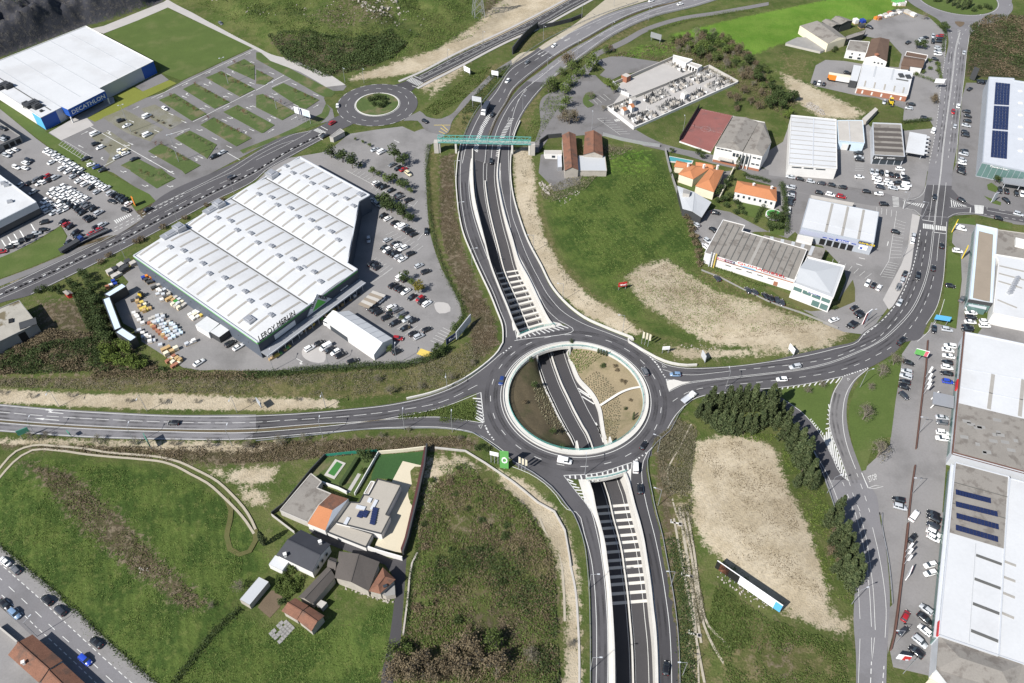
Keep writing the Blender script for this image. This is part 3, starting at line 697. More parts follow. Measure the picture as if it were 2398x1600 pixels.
CN,RN=fitcircle(Q(3,0,'1480,40 1600,110 1780,140 1950,130 2060,80 2110,0'))
nring=struct(annulus('north_roundabout',CN,RN-.5,RN+9,.088,'asphalt_old',n=72))
nis=struct(MB().poly(circ(CN,RN,n=60),.2).build('north_roundabout_island','lawn'))
def _n(b):
 line(b,Q(3,1,'1515,560 1545,300 1585,0')+Q(3,0,'1600,1400 1650,1000 1690,700 1730,400 1760,300'),.16)
 line(b,Q(3,1,'1525,560 1553,300 1592,0')+Q(3,0,'1608,1400 1658,1000 1698,700 1738,400 1764,300'),.16)
 dline(b,Q(3,0,'1540,1500 1600,1150 1640,700 1690,380 1670,220'),on=2.2,off=4.5);dline(b,Q(3,0,'1655,1450 1690,1100 1740,600 1780,330 1850,230'),on=2.2,off=4.5)
 line(b,Q(3,1,'1475,455 1500,300 1520,130'),.14);line(b,Q(3,1,'1590,500 1620,250 1635,110'),.14)
 line(b,Q(3,0,'1725,1500 1760,1050 1800,720 1838,400 1860,310 1920,262 2050,222'),.14);b.dash(smooth(Q(3,0,'1480,1500 1540,1200 1580,850 1620,560 1640,310')),.2,1.5,1.5,ZM)
 hatch(b,Q(3,0,'1740,270 1745,400'),Q(3,0,'1770,270 1750,400'),9,.35,.06)
 ringline(b,CN,RN+.6,.2,ZM,60)
marks(north,_n)
MB().poly(smooth(Q(3,0,'1715,200 1800,205 1760,250'),2,True),.17).build('splitter_island','soil',north)
se=road('south_east_road',Q(3,2,'690,322 590,480 560,640 565,800 640,1000 740,1270'),Q(3,2,'935,243 820,345 745,480 722,620 735,800 790,1000 870,1190 905,1280'),'asphalt_mid')
se2=road('south_east_slip_road',Q(3,2,'-60,440 60,478 140,525 300,630 480,840 600,1020 740,1275'),Q(3,2,'-160,470 -20,560 180,690 240,740 350,870 450,1090 530,1270 600,1320 740,1400'),'asphalt_new')
se3=road('south_east_main_road',Q(3,2,'520,1270 560,1380 630,1567')+Q(3,3,'690,160 760,330 790,560 796,700 786,1000 808,1300 808,1700'),Q(3,2,'900,1270 1000,1420 1020,1567')+Q(3,3,'1035,100 1065,220 1100,480 1120,800 1105,1100 1090,1400 1085,1700'),'asphalt_old')
def _se(b):
 line(b,Q(3,2,'690,322 600,480 568,640 572,800 650,1020 745,1285'));line(b,Q(3,2,'920,250 790,360 715,490 688,640 700,850 750,1030 805,1170'))
 line(b,Q(3,2,'140,530 300,640 480,850 600,1080 680,1235 745,1285'))
 line(b,Q(3,2,'200,705 330,855 430,1020 550,1230 620,1400 680,1567'),.16)
 hatch(b,Q(3,2,'510,870 560,800 640,1010 735,1270'),Q(3,2,'505,880 600,1075 690,1240 735,1275'),15,.45,.06);hatch(b,Q(3,2,'380,720 510,870'),Q(3,2,'395,705 515,850'),8,.35)
 hatch(b,Q(3,2,'560,560 525,830'),Q(3,2,'565,580 570,790'),6,.4,.1)
 b.dash(smooth(Q(3,2,'745,1290 790,1430 850,1567')),.16,2,2.5,ZM);b.dash(smooth(Q(3,2,'815,1210 880,1390 935,1567')),.16,2,2.5,ZM);b.dash(smooth(Q(3,2,'685,1290 740,1430 790,1567')),.16,1.8,3.0,ZM)
 line(b,Q(3,2,'860,1205 920,1345'),.3,False);line(b,Q(3,2,'920,1345 990,1320 1060,1330 980,1350 920,1345'),.14)
 line(b,Q(3,3,'800,0 860,230 900,450 930,700 950,1050'),.14);line(b,Q(3,3,'840,0 900,230 935,450 965,700 985,1080'),.14);line(b,Q(3,3,'950,1150 955,1360 978,1150'),.12)
 line(b,Q(3,3,'960,140 1010,350 1055,600 1085,900 1075,1150'),.14);line(b,Q(3,3,'830,700 845,980'),.12);line(b,Q(3,3,'845,1160 830,1567'),.12)
 b.dash(Q(3,3,'950,1370 940,1600'),.22,1.3,1.2,ZM);b.dash(Q(3,3,'1065,1410 1050,1600'),.22,1.3,1.2,ZM)
 tri=Q(3,2,'730,335 752,348 735,362');b.ribbon(tri+tri[:1],.16,ZM)
marks(se,_se)
sw=road('south_frontage_road_left',Q(1,2,'2150,930 2350,1085')+Q(2,2,'0,1115 150,1195 280,1285 400,1390 490,1510')+Q(2,3,'545,0 605,110 665,280 695,500 710,700 720,1000 722,1700'),Q(2,2,'200,1040 470,1225 600,1400 720,1545')+Q(2,3,'785,150 822,400 856,650 873,900 880,1200 882,1700'),'asphalt_new')
sea=road('south_frontage_road_right',Q(2,2,'1040,1080 1085,1160 1082,1300 1112,1450 1145,1560')+Q(2,3,'1190,200 1245,480 1290,800 1322,1100 1340,1400 1342,1700'),Q(2,2,'1200,1060 1238,1020 1226,1180 1258,1350 1300,1560')+Q(2,3,'1355,180 1405,440 1450,680 1490,950 1512,1200 1526,1700'),'asphalt_dark')
def _s(b):
 line(b,Q(2,2,'0,1150 150,1210 290,1300 400,1410 500,1540')+Q(2,3,'585,0 660,200 720,420 750,650 768,950 772,1300 765,1700'))
 line(b,Q(2,2,'470,1230 600,1400 720,1555')+Q(2,3,'760,130 815,400 850,700 870,1000 876,1300 872,1700'))
 line(b,Q(2,2,'470,1230 760,1210 1095,1110'),.22)
 hatch(b,Q(2,2,'500,1232 760,1214 1085,1120'),Q(2,2,'480,1248 760,1290 1060,1180'),12,.5,.05);hatch(b,Q(2,2,'490,1250 600,1400 720,1545'),Q(2,2,'530,1260 640,1370 735,1520'),9,.45,.08)
 line(b,Q(2,2,'1095,1115 1088,1180 1085,1300 1112,1450 1150,1567')+Q(2,3,'1200,210 1252,480 1298,800 1330,1100 1352,1567'),.18)
 line(b,Q(2,2,'1240,1015 1200,1100 1185,1200 1200,1350 1240,1540')+Q(2,3,'1300,200 1355,460 1400,740 1435,1000 1455,1300 1462,1700'),.18)
 b.dash(Q(2,2,'1240,1015 1115,1100'),.5,.45,.35,ZM+.004)
marks(sw,_s)
nl=road('north_frontage_road_left',Q(1,0,'1900,1290 1868,1420 1852,1560')+Q(1,1,'1845,40 1850,150 1868,350 1910,560 1990,760 2080,960 2160,1130 2220,1290 2270,1420 2275,1530')+Q(1,2,'2275,30 2230,110'),Q(1,0,'2040,1290 1990,1390')+Q(1,1,'1956,0 1966,200 1990,350 2040,520 2110,720 2180,880 2260,1080 2330,1250')+Q(2,1,'20,1500 60,1567')+Q(2,2,'-10,140 -120,260'),'asphalt_new')
nr=road('north_frontage_road_right',Q(1,0,'2180,1290 2235,1390')+Q(1,1,'2238,0 2238,100 2270,300 2320,500 2390,720')+Q(2,1,'120,900 240,1120 370,1385 440,1400 560,1450 600,1600'),Q(2,0,'60,1130 10,1260 -20,1400')+Q(1,1,'2340,0 2345,150')+Q(2,1,'15,300 45,400 135,650 250,870 365,1095 490,1235 650,1360 900,1475 1100,1570 1300,1800'),'asphalt_new')
def _nn(b):
 line(b,Q(1,0,'1905,1290 1885,1420 1872,1567')+Q(1,1,'1872,150 1892,350 1935,560 2010,760 2100,960 2180,1130 2240,1290 2290,1420 2295,1530'));line(b,Q(1,0,'1985,1420 1960,1567')+Q(1,1,'1950,150 1975,350 2028,540 2098,740 2170,910 2250,1100 2320,1260')+Q(2,1,'20,1450 45,1560'))
 line(b,Q(1,1,'2240,0 2246,120 2280,300 2330,500')+Q(2,1,'0,660 120,890 240,1130 330,1290 430,1380'),.16);line(b,Q(2,0,'130,800 40,960 -20,1200')+Q(1,1,'2318,0 2330,150')+Q(2,1,'0,420 50,560 130,770 240,990 340,1160 470,1300 640,1400 900,1500 1070,1570'),.16)
 line(b,Q(2,1,'20,1560 550,1445 430,1378'),.2);hatch(b,Q(2,1,'60,1545 540,1440'),Q(2,1,'70,1510 440,1395'),11,.45,-.04)
marks(nl,_nn)
hl=road('highway_southbound',Q(2,0,'1330,-60 1290,0 1200,25 1000,85 720,190 500,290 300,395 180,480 0,600')+Q(1,0,'2240,760 2100,930 1990,1080 1895,1290 1868,1420'),Q(2,0,'1640,-60 1540,0 1250,75 900,225 700,340 450,480 200,660 120,720 0,830')+Q(1,0,'2290,940 2200,1080 2130,1290 2110,1500'),'asphalt_old')
hr=road('highway_northbound',Q(2,0,'1700,-60 1570,0 1280,85 920,240 720,355 470,495 220,680 130,745 10,870')+Q(1,0,'2300,960 2210,1100 2140,1290 2112,1500'),Q(2,0,'2000,-60 1860,0 1700,50 1300,150 1000,280 800,400 620,530 460,650 330,760 200,900 60,1120 10,1260')+Q(1,0,'2330,1400 2236,1500'),'asphalt_old')
hn=road('highway_new_surface',Q(2,0,'240,440 180,482 0,602')+Q(1,0,'2240,762 2100,932 1990,1082 1897,1292 1870,1420'),Q(2,0,'390,520 200,658 120,718 0,828')+Q(1,0,'2290,938 2200,1078 2130,1288 2110,1498'),'asphalt_new',.0955)
hn2=road('highway_new_surface',Q(2,0,'130,748 12,872')+Q(1,0,'2302,962 2212,1102 2142,1292 2114,1498'),Q(2,0,'330,758 200,898 60,1118 10,1258')+Q(1,0,'2330,1398 2238,1498'),'asphalt_new',.0952)
hm=struct(MB().strip(offset(smooth(Q(2,0,'1640,-60 1540,4 1250,79 900,229 700,344 450,485 200,665 120,728 0,840')+Q(1,0,'2290,950 2205,1088 2136,1250')),.7),offset(smooth(Q(2,0,'1640,-60 1540,4 1250,79 900,229 700,344 450,485 200,665 120,728 0,840')+Q(1,0,'2290,950 2205,1088 2136,1250')),-.7)).build('highway_median','grass_brown'));hm.location.z=.17
def _h(b):
 line(b,Q(2,0,'1420,-20 1300,22 1000,105 700,228 330,412 190,512 0,632')+Q(1,0,'2200,850 2080,1010 1990,1180 1930,1330 1890,1500'),.2);line(b,Q(2,0,'1580,-20 1240,68 890,215 690,330 440,468 190,648 110,710 0,815')+Q(1,0,'2280,945 2190,1090 2120,1290 2095,1500'),.2)
 dline(b,Q(2,0,'1480,-20 1270,40 960,140 720,245 540,350 260,520 0,715')+Q(1,0,'2230,930 2130,1080 2060,1230'),on=4,off=6)
 line(b,Q(2,0,'1640,-15 1300,95 930,250 520,505 280,690 0,930')+Q(1,0,'2280,1040 2215,1180 2170,1330 2150,1500'),.2);line(b,Q(2,0,'1850,-15 1690,40 1290,138 990,266 610,520 320,750 190,890 50,1105 0,1240'),.2)
 dline(b,Q(2,0,'1700,0 1480,60 1200,155 950,255 730,370 540,470 330,640 230,710 150,800 0,1010')+Q(1,0,'2300,1130'),on=4,off=6)
 for A,B,n_ in((Q(1,0,'2130,1040 2060,1160 2010,1290 1990,1380'),Q(1,0,'2160,1060 2090,1180 2050,1290 2030,1400'),24),(Q(1,0,'2330,1090 2260,1200 2220,1300 2195,1440'),Q(1,0,'2370,1080 2290,1230 2250,1330 2225,1440'),24)):
  hatch(b,A,B,n_,.55,.02)
 for s_ in('470,345','260,490','290,505','500,365'):
  p=Q(2,0,s_)[0];d=Q(2,0,'300,440')[0]-Q(2,0,'500,330')[0];arrow(b,p,math.atan2(d.y,d.x),6,'s')
marks(hl,_h)
diag=road('diagonal_road',Q(0,1,'-120,1128 0,1078 380,900 760,725 1080,590 1310,440 1400,305 1990,0')+[P(574,371),P(600,355)]+Q(1,0,'160,1290 310,1235 500,1195 600,1150 700,1090 760,1060'),Q(0,1,'-120,1270 0,1215 285,1140 435,1068 930,826 1580,486 1950,286 2350,80')+Q(1,0,'80,1575 300,1450 600,1285 780,1190 900,1130 960,1060'),'asphalt_new')
def _d(b):
 line(b,Q(0,1,'-120,1140 0,1090 380,910 755,733 1050,592'));line(b,Q(0,1,'-120,1225 0,1175 430,985 780,815 1100,665 1500,450 1900,245 2340,25')+Q(1,0,'300,1400 520,1290 640,1225'),.14)
 line(b,Q(0,1,'285,1133 435,1060 930,820 1580,480 1950,280 2350,75')+Q(1,0,'80,1567 300,1440 600,1278'))
 dline(b,Q(0,1,'-120,1170 0,1120 600,855 1055,625 1760,250 2350,-40'),on=4.2,off=3.0)
 b.dash(smooth(Q(0,1,'1050,560 1500,325 1690,225')),.3,1.6,1.2,ZM);b.dash(smooth(Q(0,1,'1050,528 1300,400 1690,205')),.3,1.6,1.2,ZM)
 line(b,Q(0,1,'1400,340 1700,195 2000,45 2100,-10')+Q(1,0,'0,1402 200,1300 330,1240 510,1200'),.16);line(b,Q(0,1,'1690,215 1900,115 2150,0')+Q(1,0,'0,1440 240,1320 345,1290'),.14);line(b,Q(1,0,'0,1470 270,1335 500,1210'),.14)
 o,e,l=Q(1,0,'530,1185')[0],Q(1,0,'625,1235')[0],Q(1,0,'560,1170')[0]-Q(1,0,'530,1200')[0]
 for s0,s1 in(('528,1200 570,1180','600,1232 640,1212'),):
  a,c_=Q(1,0,s0),Q(1,0,s1)
  for i in range(7):t_=i/6;b.ribbon([a[0].lerp(c_[0],t_),a[1].lerp(c_[1],t_)],.5,ZM)
 line(b,Q(1,0,'592,1160 655,1195'),.35,False);line(b,Q(1,0,'570,1258 610,1285'),.35,False)
marks(diag,_d)
b=MB();sp=resample(smooth(Q(0,1,'-120,1200 0,1147 430,958 780,795 1100,645 1500,432 1900,228 2340,10')+Q(1,0,'300,1388 500,1285 640,1218')),1.9)
for i,p in enumerate(sp[:-1]):
 d=sp[i+1]-p;b.box((p.x,p.y,.3),(1.1,.5,.45),math.atan2(d.y,d.x),i%3==0)
o=b.build('lane_separator',['black','paint_white']);tag(o,'row of black and white separator blocks along the diagonal road','separator',kind='stuff');o.pop('category',None)
sring=struct(annulus('small_roundabout',CS,RS,RS*1.86,.09,'asphalt_new',n=90))
def _sr(b):
 ringline(b,CS,RS+.5,.2)
 for i in range(16):
  a=2*math.pi*i/16;ringline(b,CS,RS*1.44,.18,n=5,a0=a,a1=a+2.6/(RS*1.44))
 b.dash(circ(CS,RS*1.84,.3,5.9,90),.2,3,3,ZM)
marks(sring,_sr)
sis=struct(MB().prism(circ(CS,RS,n=60),0,.28).build('small_roundabout_island','lawn_island'))
MB().wall(circ(CS,RS-.1,n=60)+[circ(CS,RS-.1,n=60)[0]],.5,.0,.34).build('kerb','pale_concrete',sis)
nroad=road('hill_road',Q(1,0,'1200,800 1310,768 1500,688 1800,530 2350,272')+Q(2,0,'300,118 520,0 640,-70'),Q(1,0,'1400,860 1468,800 1540,760 1800,630 2350,350')+Q(2,0,'230,250 560,75 740,-20 900,-110'),'asphalt_dark')
def _nr(b):
 line(b,Q(1,0,'1500,700 1800,542 2350,284')+Q(2,0,'300,130 520,12 640,-58'),.18);line(b,Q(1,0,'1540,748 1800,618 2350,338')+Q(2,0,'230,242 560,62 740,-32'),.18);line(b,Q(1,0,'1500,735 1800,588 2350,318')+Q(2,0,'230,222 540,45 720,-45'),.14);line(b,Q(1,0,'1500,728 1800,580 2350,310')+Q(2,0,'230,214 540,37 720,-53'),.14)
 dline(b,Q(1,0,'1500,716 1800,562 2350,297')+Q(2,0,'300,145 520,28'),on=3.5,off=3.5)
 a,c_=Q(1,0,'1380,742 1435,712'),Q(1,0,'1480,790 1530,760')
 for i in range(9):t_=i/8;b.ribbon([a[0].lerp(c_[0],t_),a[1].lerp(c_[1],t_)],.5,ZM)
 line(b,Q(1,0,'1450,702 1510,725'),.35,False);line(b,Q(1,0,'1430,790 1470,802'),.35,False)
marks(nroad,_nr)
for nm,s_ in(('hill_road_pavement',[(1,0,'1310,750 1500,668 1800,510 2350,250'),(2,0,'300,98 520,-20 640,-90')]),('hill_road_pavement',[(1,0,'1480,812 1560,770 1800,648 2350,365'),(2,0,'230,268 560,92 740,-5 900,-95')])):
 pts=smooth(sum((Q(*k)for k in s_),[]));o=MB().wall(pts,1.8,-.05,.2).build(nm,'paving');struct(o)
slip=road('service_lane',Q(1,0,'1380,1075 1460,1040 1500,1020 1560,1070 1700,1090 1770,1060 1900,920 2060,770 2200,640 2350,545'),Q(1,0,'1350,1110 1480,1110 1530,1170 1560,1200 1740,1230 1800,1110 1930,960 2080,810 2220,680 2350,590'),'asphalt_mid')
slip2=road('service_lane',Q(1,0,'2340,550')+Q(2,0,'100,480 180,470 300,395 560,230 800,40 900,-40'),Q(1,0,'2350,600')+Q(2,0,'100,540 200,500 310,440 560,285 720,195 900,115 1250,0'),'path_sand')
serv=road('track_by_the_crop_field',Q(2,0,'2350,20 1900,100 1500,165 1180,270 1000,370 850,440 740,490 700,560 600,650 470,760 420,830 330,860 250,1180 170,1400'),Q(2,0,'2350,50 1920,130 1520,195 1220,300 1050,400 900,470 800,510 760,580 690,690 600,760 500,870 440,1050 380,1180 330,1270 240,1400'),'asphalt_mid')
mb=MB()
pol=Q(2,0,'760,560 900,520 1000,515 1150,540 1400,575 1380,600 1240,640 1000,690 900,740 800,690 850,640');sheet('cemetery_rear_yard',pol,.02,'asphalt_mid')
sheet('cemetery_car_park',Q(2,0,'640,690 760,690 830,760 1000,860 1000,930 870,1000 980,1090 1110,1190 1300,1290 1400,1330 1380,1360 1100,1300 840,1250 650,1240 330,1270 380,1150 430,1000 480,900 540,790'),.012,'asphalt_mid')
pk=sheet('chapel_street',Q(2,0,'1050,1220 1130,1190 1250,1260 1380,1320 1560,1370 1830,1420 2000,1480 2350,1560 2350,1600')+Q(2,1,'2350,110')+Q(2,0,'2100,1560 1830,1500 1600,1430 1380,1380 1200,1340'),.024,'asphalt_mid')
def _cem(b):
 A,B=Q(2,0,'780,1090 990,1230'),Q(2,0,'870,1085 1080,1230')
 for i in range(8):t_=i/7;b.ribbon([A[0].lerp(A[1],t_),B[0].lerp(B[1],t_)],.14,ZM)
 b.ribbon(Q(2,0,'780,1090 990,1240'),.14,ZM)
 for s_ in('935,1100 955,1118','948,1096 970,1115','962,1094 984,1112'):b.ribbon(Q(2,0,s_),.5,ZM)
 for s_ in('715,935 735,960','740,915 785,960','770,900 820,945','800,880 860,925','835,865 900,920'):b.ribbon(Q(2,0,s_),.14,ZM)
marks(pk,_cem)
MB().prism(smooth(Q(2,0,'650,900 700,850 760,870 740,910 690,920 750,965 690,990 655,960'),2,True),0,.3).build('planted_island','lawn_island',pk)
b=MB()
lot_n=sheet('commercial_yard_north',Q(3,0,'880,330 900,230 1000,150 1250,80 1480,160 1640,310 1625,560 1580,880 1540,1200 1490,1110 1240,1110 1250,1000 1000,900 830,880 430,790 390,760 440,600 530,550 700,560 880,590 1200,620 1230,500 1120,380'),.016,'asphalt_lot')
lot_m=sheet('commercial_yard_middle',Q(3,0,'140,1300 200,1130 640,1100 880,1100 960,1180 1250,1200 1500,1180 1545,1180 1500,1600')+Q(3,1,'1465,0 1440,150 1400,410 1330,400 1290,700 1230,860 1060,1180 1100,1260 980,1420 870,1500 700,1480 500,1400 340,1330 0,1180 -20,1060 220,1140 640,1200 720,1000 700,900 500,690 360,660 250,560 180,620 0,560 -120,560')+Q(2,1,'1760,710 1640,520 1700,400 1850,350 2000,380 2350,560')+Q(3,1,'60,130 0,110')+Q(2,1,'2350,90 2100,-10')+Q(2,0,'2350,1567 2200,1480'),.008,'asphalt_lot')
lot_e=sheet('commercial_yard_east',Q(3,0,'1820,760 1950,760 2030,780 2000,1400 1960,1560')+Q(3,1,'1900,30 2350,40 2600,60 2600,500 2350,500 2250,490 2240,480 1900,400 1720,410 1640,430 1700,0')+Q(3,0,'1735,1480 1780,900'),.010,'asphalt_mid')
strip_e=sheet('forecourt_east',Q(3,1,'1700,480 1900,480 1920,700 1860,900 1830,1200 1800,1300 1850,1450 1890,1567 2600,1700 2600,1300 2080,1280 1780,1700 1480,1700 1460,1500 1500,1390 1730,1450 1780,1000 1770,760 1690,660'),.012,'asphalt_lot')
str_w=sheet('market_street',Q(3,1,'-200,-10 0,40 400,95 850,165 1060,200 1260,262 1380,235 1450,140 1460,190 1430,330 1400,400 1300,350 1200,330 950,320 780,290 540,250 300,200 150,170 0,125 -200,70'),.028,'asphalt_mid')
str_e=road('east_side_street',Q(3,1,'1650,150 1700,180 1760,250 1870,318 2000,335 2350,400 2600,450'),Q(3,1,'1640,460 1700,415 1800,392 1900,395 2100,430 2350,478 2600,530'),'asphalt_new')
def _se2(b):
 a,c_=Q(3,1,'1900,315 1905,395'),Q(3,1,'1975,322 1970,398')
 for i in range(7):t_=i/6;b.ribbon([a[0].lerp(c_[0],t_),a[1].lerp(c_[1],t_)],.45,ZM)
 line(b,Q(3,1,'1860,340 1855,388'),.35,False);line(b,Q(3,1,'2010,335 2010,365 2350,428'),.16,False);dline(b,Q(3,1,'2120,360 2350,400'));b.dash(Q(3,1,'1985,400 2350,460'),.2,1.5,1.5,ZM)
 hatch(b,Q(3,1,'1675,265 1800,325'),Q(3,1,'1665,335 1820,330'),7,.4,.1)
 line(b,Q(3,1,'1665,335 1740,345 1860,338'),.14);line(b,Q(3,1,'1670,250 1700,270 1830,330'),.14);line(b,Q(3,1,'1650,430 1700,402 1800,385 1900,390'),.14)
 a,c_=Q(3,1,'1140,240 1150,330'),Q(3,1,'1200,248 1205,325')
 for i in range(8):t_=i/7;l0,l1=a[0].lerp(a[1],t_),c_[0].lerp(c_[1],t_);b.ribbon([l0,l1],.4,ZM)
 hatch(b,Q(3,1,'1265,295 1430,345'),Q(3,1,'1290,295 1440,305'),8,.4,.06);line(b,Q(3,1,'1260,345 1340,360 1410,420'),.14);line(b,Q(3,1,'1240,262 1340,262 1420,215 1452,130'),.14)
 line(b,Q(3,1,'1240,280 1260,265 1240,350'),.3,False)
 b.dash(Q(3,1,'1175,420 1110,830'),.14,60,1,ZM);b.ribbon(Q(3,1,'1110,830 1030,960'),.14,ZM)
 for i in range(12):
  t_=i/11;a_=Q(3,1,'1172,450')[0].lerp(Q(3,1,'1120,800')[0],t_);c1=Q(3,1,'1265,480')[0].lerp(Q(3,1,'1220,800')[0],t_);b.ribbon([a_,c1],.13,ZM)
 for i in range(7):
  t_=i/6;a_=Q(3,1,'600,810')[0].lerp(Q(3,1,'950,945')[0],t_);c1=Q(3,1,'590,850')[0].lerp(Q(3,1,'890,990')[0],t_);b.ribbon([a_,c1],.13,ZM)
 for i in range(7):
  t_=i/6;a_=Q(3,1,'1110,840')[0].lerp(Q(3,1,'1040,970')[0],t_);c1=Q(3,1,'1200,860')[0].lerp(Q(3,1,'1150,985')[0],t_);b.ribbon([a_,c1],.13,ZM)
 for i in range(5):
  t_=i/4;a_=Q(3,1,'1000,335')[0].lerp(Q(3,1,'1180,370')[0],t_);c1=Q(3,1,'1000,390')[0].lerp(Q(3,1,'1175,430')[0],t_);b.ribbon([a_,c1],.13,ZM)
 for s_ in('835,800 890,812','810,855 865,872','1105,650 1095,690'):b.ribbon(Q(3,1,s_),.35,ZM)
 for i in range(5):
  t_=i/4;a_=Q(3,0,'805,1500')[0].lerp(Q(3,0,'800,1567')[0],t_);c1=Q(3,0,'880,1500')[0].lerp(Q(3,0,'880,1567')[0],t_);b.ribbon([a_,c1],.13,ZM)
marks(str_e,_se2)
yard_s=sheet('car_dealers_yard',Q(3,2,'1310,0 1380,-60 1700,-100 1760,0 1700,500 1700,700 1640,1080 1600,1567')+Q(3,3,'1650,0 1600,500 1520,900 1480,1500 1150,1420 1120,1270 1150,1100 1200,700 1260,300 1290,0')+Q(3,2,'1290,1567 1010,1567 900,1280 860,1190 1120,950 1150,640 1180,500 1230,180 1220,130'),.014,'asphalt_lot')
lane_e=sheet('frontage_strip',Q(3,3,'1030,0 1290,-40 1260,300 1200,700 1150,1100 1100,1300 1095,900 1140,850 1110,500 1070,200'),.03,'asphalt_lot')
sheet('bend_pavement',Q(3,1,'1325,395 1412,420 1402,560 1335,900 1215,1180 1110,1275 1055,1185 1225,860 1285,700'),.026,'paving')
lot_l=sheet('store_car_park',Q(1,0,'600,1400 720,1340 850,1230 1100,1190 1340,1160 1450,1210 1530,1180 1740,1240 1700,1260 1600,1330 1555,1567')+Q(1,1,'1560,100 1570,350 1590,560 1640,740 1700,900 1800,1080 1870,1220 1890,1330 1830,1400 1720,1567')+Q(1,2,'1730,0 1600,130 1480,200 1250,205 850,240 500,280 100,290 -50,280')+Q(0,2,'2320,290 1850,270 1750,250 1680,240')+Q(0,1,'1300,1567 1280,1480 1130,1400 1040,1200 1180,1020 1100,930 1250,870 1320,880')+Q(1,1,'-200,300 200,-100'),.018,'asphalt_lot')
def bays(b,s0,s1,n,c=1,r=1):
 a,c_=Q(c,r,s0),Q(c,r,s1)
 for i in range(n):t_=i/(n-1);b.ribbon([a[0].lerp(a[1],t_),c_[0].lerp(c_[1],t_)],.13,ZM)
def _lm(b):
 for s0,s1,n in(('1050,170 1440,330','1100,130 1480,280',9),('1130,450 1480,640','1200,400 1540,570',10),('1130,720 1330,850','1200,660 1400,790',7),('1190,590 1470,740','1260,560 1530,690',8),('1010,860 1160,960','1110,800 1250,890',6),('1210,1070 1560,1260','1290,1010 1640,1200',10),('1010,1260 1440,1560','1100,1200 1560,1470',13),('1060,1130 1180,1190','950,1220 1040,1270',5),('1710,1440 1600,1560','1790,1480 1700,1600',6),('870,30 1040,110','930,-10 1100,70',6)):bays(b,s0,s1,n)
 b.ribbon(Q(1,1,'830,0 1440,330'),.15,ZM);b.ribbon(Q(1,1,'1060,1030 1250,900'),.15,ZM)
 for s_,k in(('1290,1300','s'),('930,1380','s'),('1430,1500','s')):
  p=Q(1,0,s_)[0]if s_.startswith('12')else Q(1,1,s_)[0];d=Q(1,1,'1440,330')[0]-Q(1,1,'830,0')[0];arrow(b,p,math.atan2(d.y,d.x),4,'s')
 d=Q(1,2,'450,200')[0]-Q(1,2,'385,165')[0];arrow(b,Q(1,2,'415,182')[0],math.atan2(d.y,d.x),5,'r')
marks(lot_l,_lm)
MB().ribbon(Q(1,2,'1490,90 1600,130'),3.2,ZM).build('yellow_bay','paint_yellow',lot_l)
b=MB()
for s_ in('1630,1150 1780,1150','1700,1145 1760,1200','1690,1175 1750,1215','1675,1205 1730,1230'):b.ribbon(Q(1,0,s_),.35,ZM)
b.build('yellow_hatching','paint_yellow',lot_l)
lot_d=sheet('sports_store_car_park',Q(0,0,'430,1225 1000,1000 1500,850 1680,740 2320,440 2400,480')+Q(1,0,'0,420 260,470 560,680 700,745 830,790 800,830 740,835 680,830 620,900 640,950 700,1000 720,1100 600,1130 300,1230 0,1370')+Q(0,1,'1990,-5 1430,290 1380,240 1040,20 830,-60')+Q(0,0,'520,1320'),.006,'asphalt_mid')
decroad=road('back_road',Q(0,0,'810,270 950,240 1250,120 1500,20 1560,-20 1620,-60')+Q(0,0,'1700,20 2350,350')+Q(1,0,'130,420 400,580 700,700 820,780'),Q(0,0,'950,310 1260,190 1540,70 2310,440 2400,490')+Q(1,0,'130,560 400,660 560,750 640,800'),'paving',sm=False)
sheet('store_lawn',Q(0,0,'950,315 1530,75 2310,435 1665,740 1480,670 1460,600 1400,560'),.03,'lawn')
sheet('store_lawn_strip',Q(0,0,'800,1085 870,1120 1620,765 1555,735 1300,835 1220,800 1040,890 1080,925'),.05,'lawn_yellow')
sheet('store_terrace',Q(0,0,'450,1215 560,1290 860,1150 800,1085 1060,960 1040,890 920,920 600,1130'),.045,'paving')
sheet('gravel_bed',Q(0,0,'1240,795 1310,840 1550,735 1480,680 1370,720'),.055,'asphalt_mid')
isl=[]
for c_,r_,s_ in((0,0,'2080,620 2240,545 2335,600 2335,735'),(0,0,'1890,715 2030,655 2340,820 2200,890'),(0,0,'1680,820 1790,765 2110,940 1970,1000'),(0,0,'1460,920 1600,860 1900,1050 1760,1110'),(0,0,'1600,1270 1740,1200 1990,1330 1900,1460 1880,1440'),(0,0,'1840,1150 1960,1080 2310,1270 2170,1345'),(0,0,'2050,1030 2180,965 2400,1085 2520,1150 2420,1220 2400,1222'),(1,0,'0,880 60,865 365,1035 240,1105 0,985'),(1,0,'140,815 250,765 580,920 460,1000 400,985'),(1,0,'0,640 160,720 80,780 0,770'),(0,0,'1360,1390 1480,1320 1840,1520 1700,1600 1670,1567'),(0,0,'1110,1520 1250,1450 1610,1640 1480,1700')):
 isl.append((c_,r_,s_))
for k,(c_,r_,s_)in enumerate(isl):
 o=MB().prism(Q(c_,r_,s_),-.05,.22).build('planted_island','lawn_island',lot_d)
for s_ in((0,0,'2340,480 2380,470 2980,880 3060,830 3000,950 2880,870 2280,560'),):
 pass
sheet('car_park_verge',Q(1,0,'0,480 60,485 330,640 640,800 720,840 720,860 690,890 620,890 560,860 260,690 0,545'),.05,'lawn_island')
sheet('car_park_verge',Q(1,0,'640,950 680,1000 660,1060 580,1140 300,1240 100,1320 -120,1410 -150,1380 180,1250 360,1170 600,1040'),.052,'lawn_island')
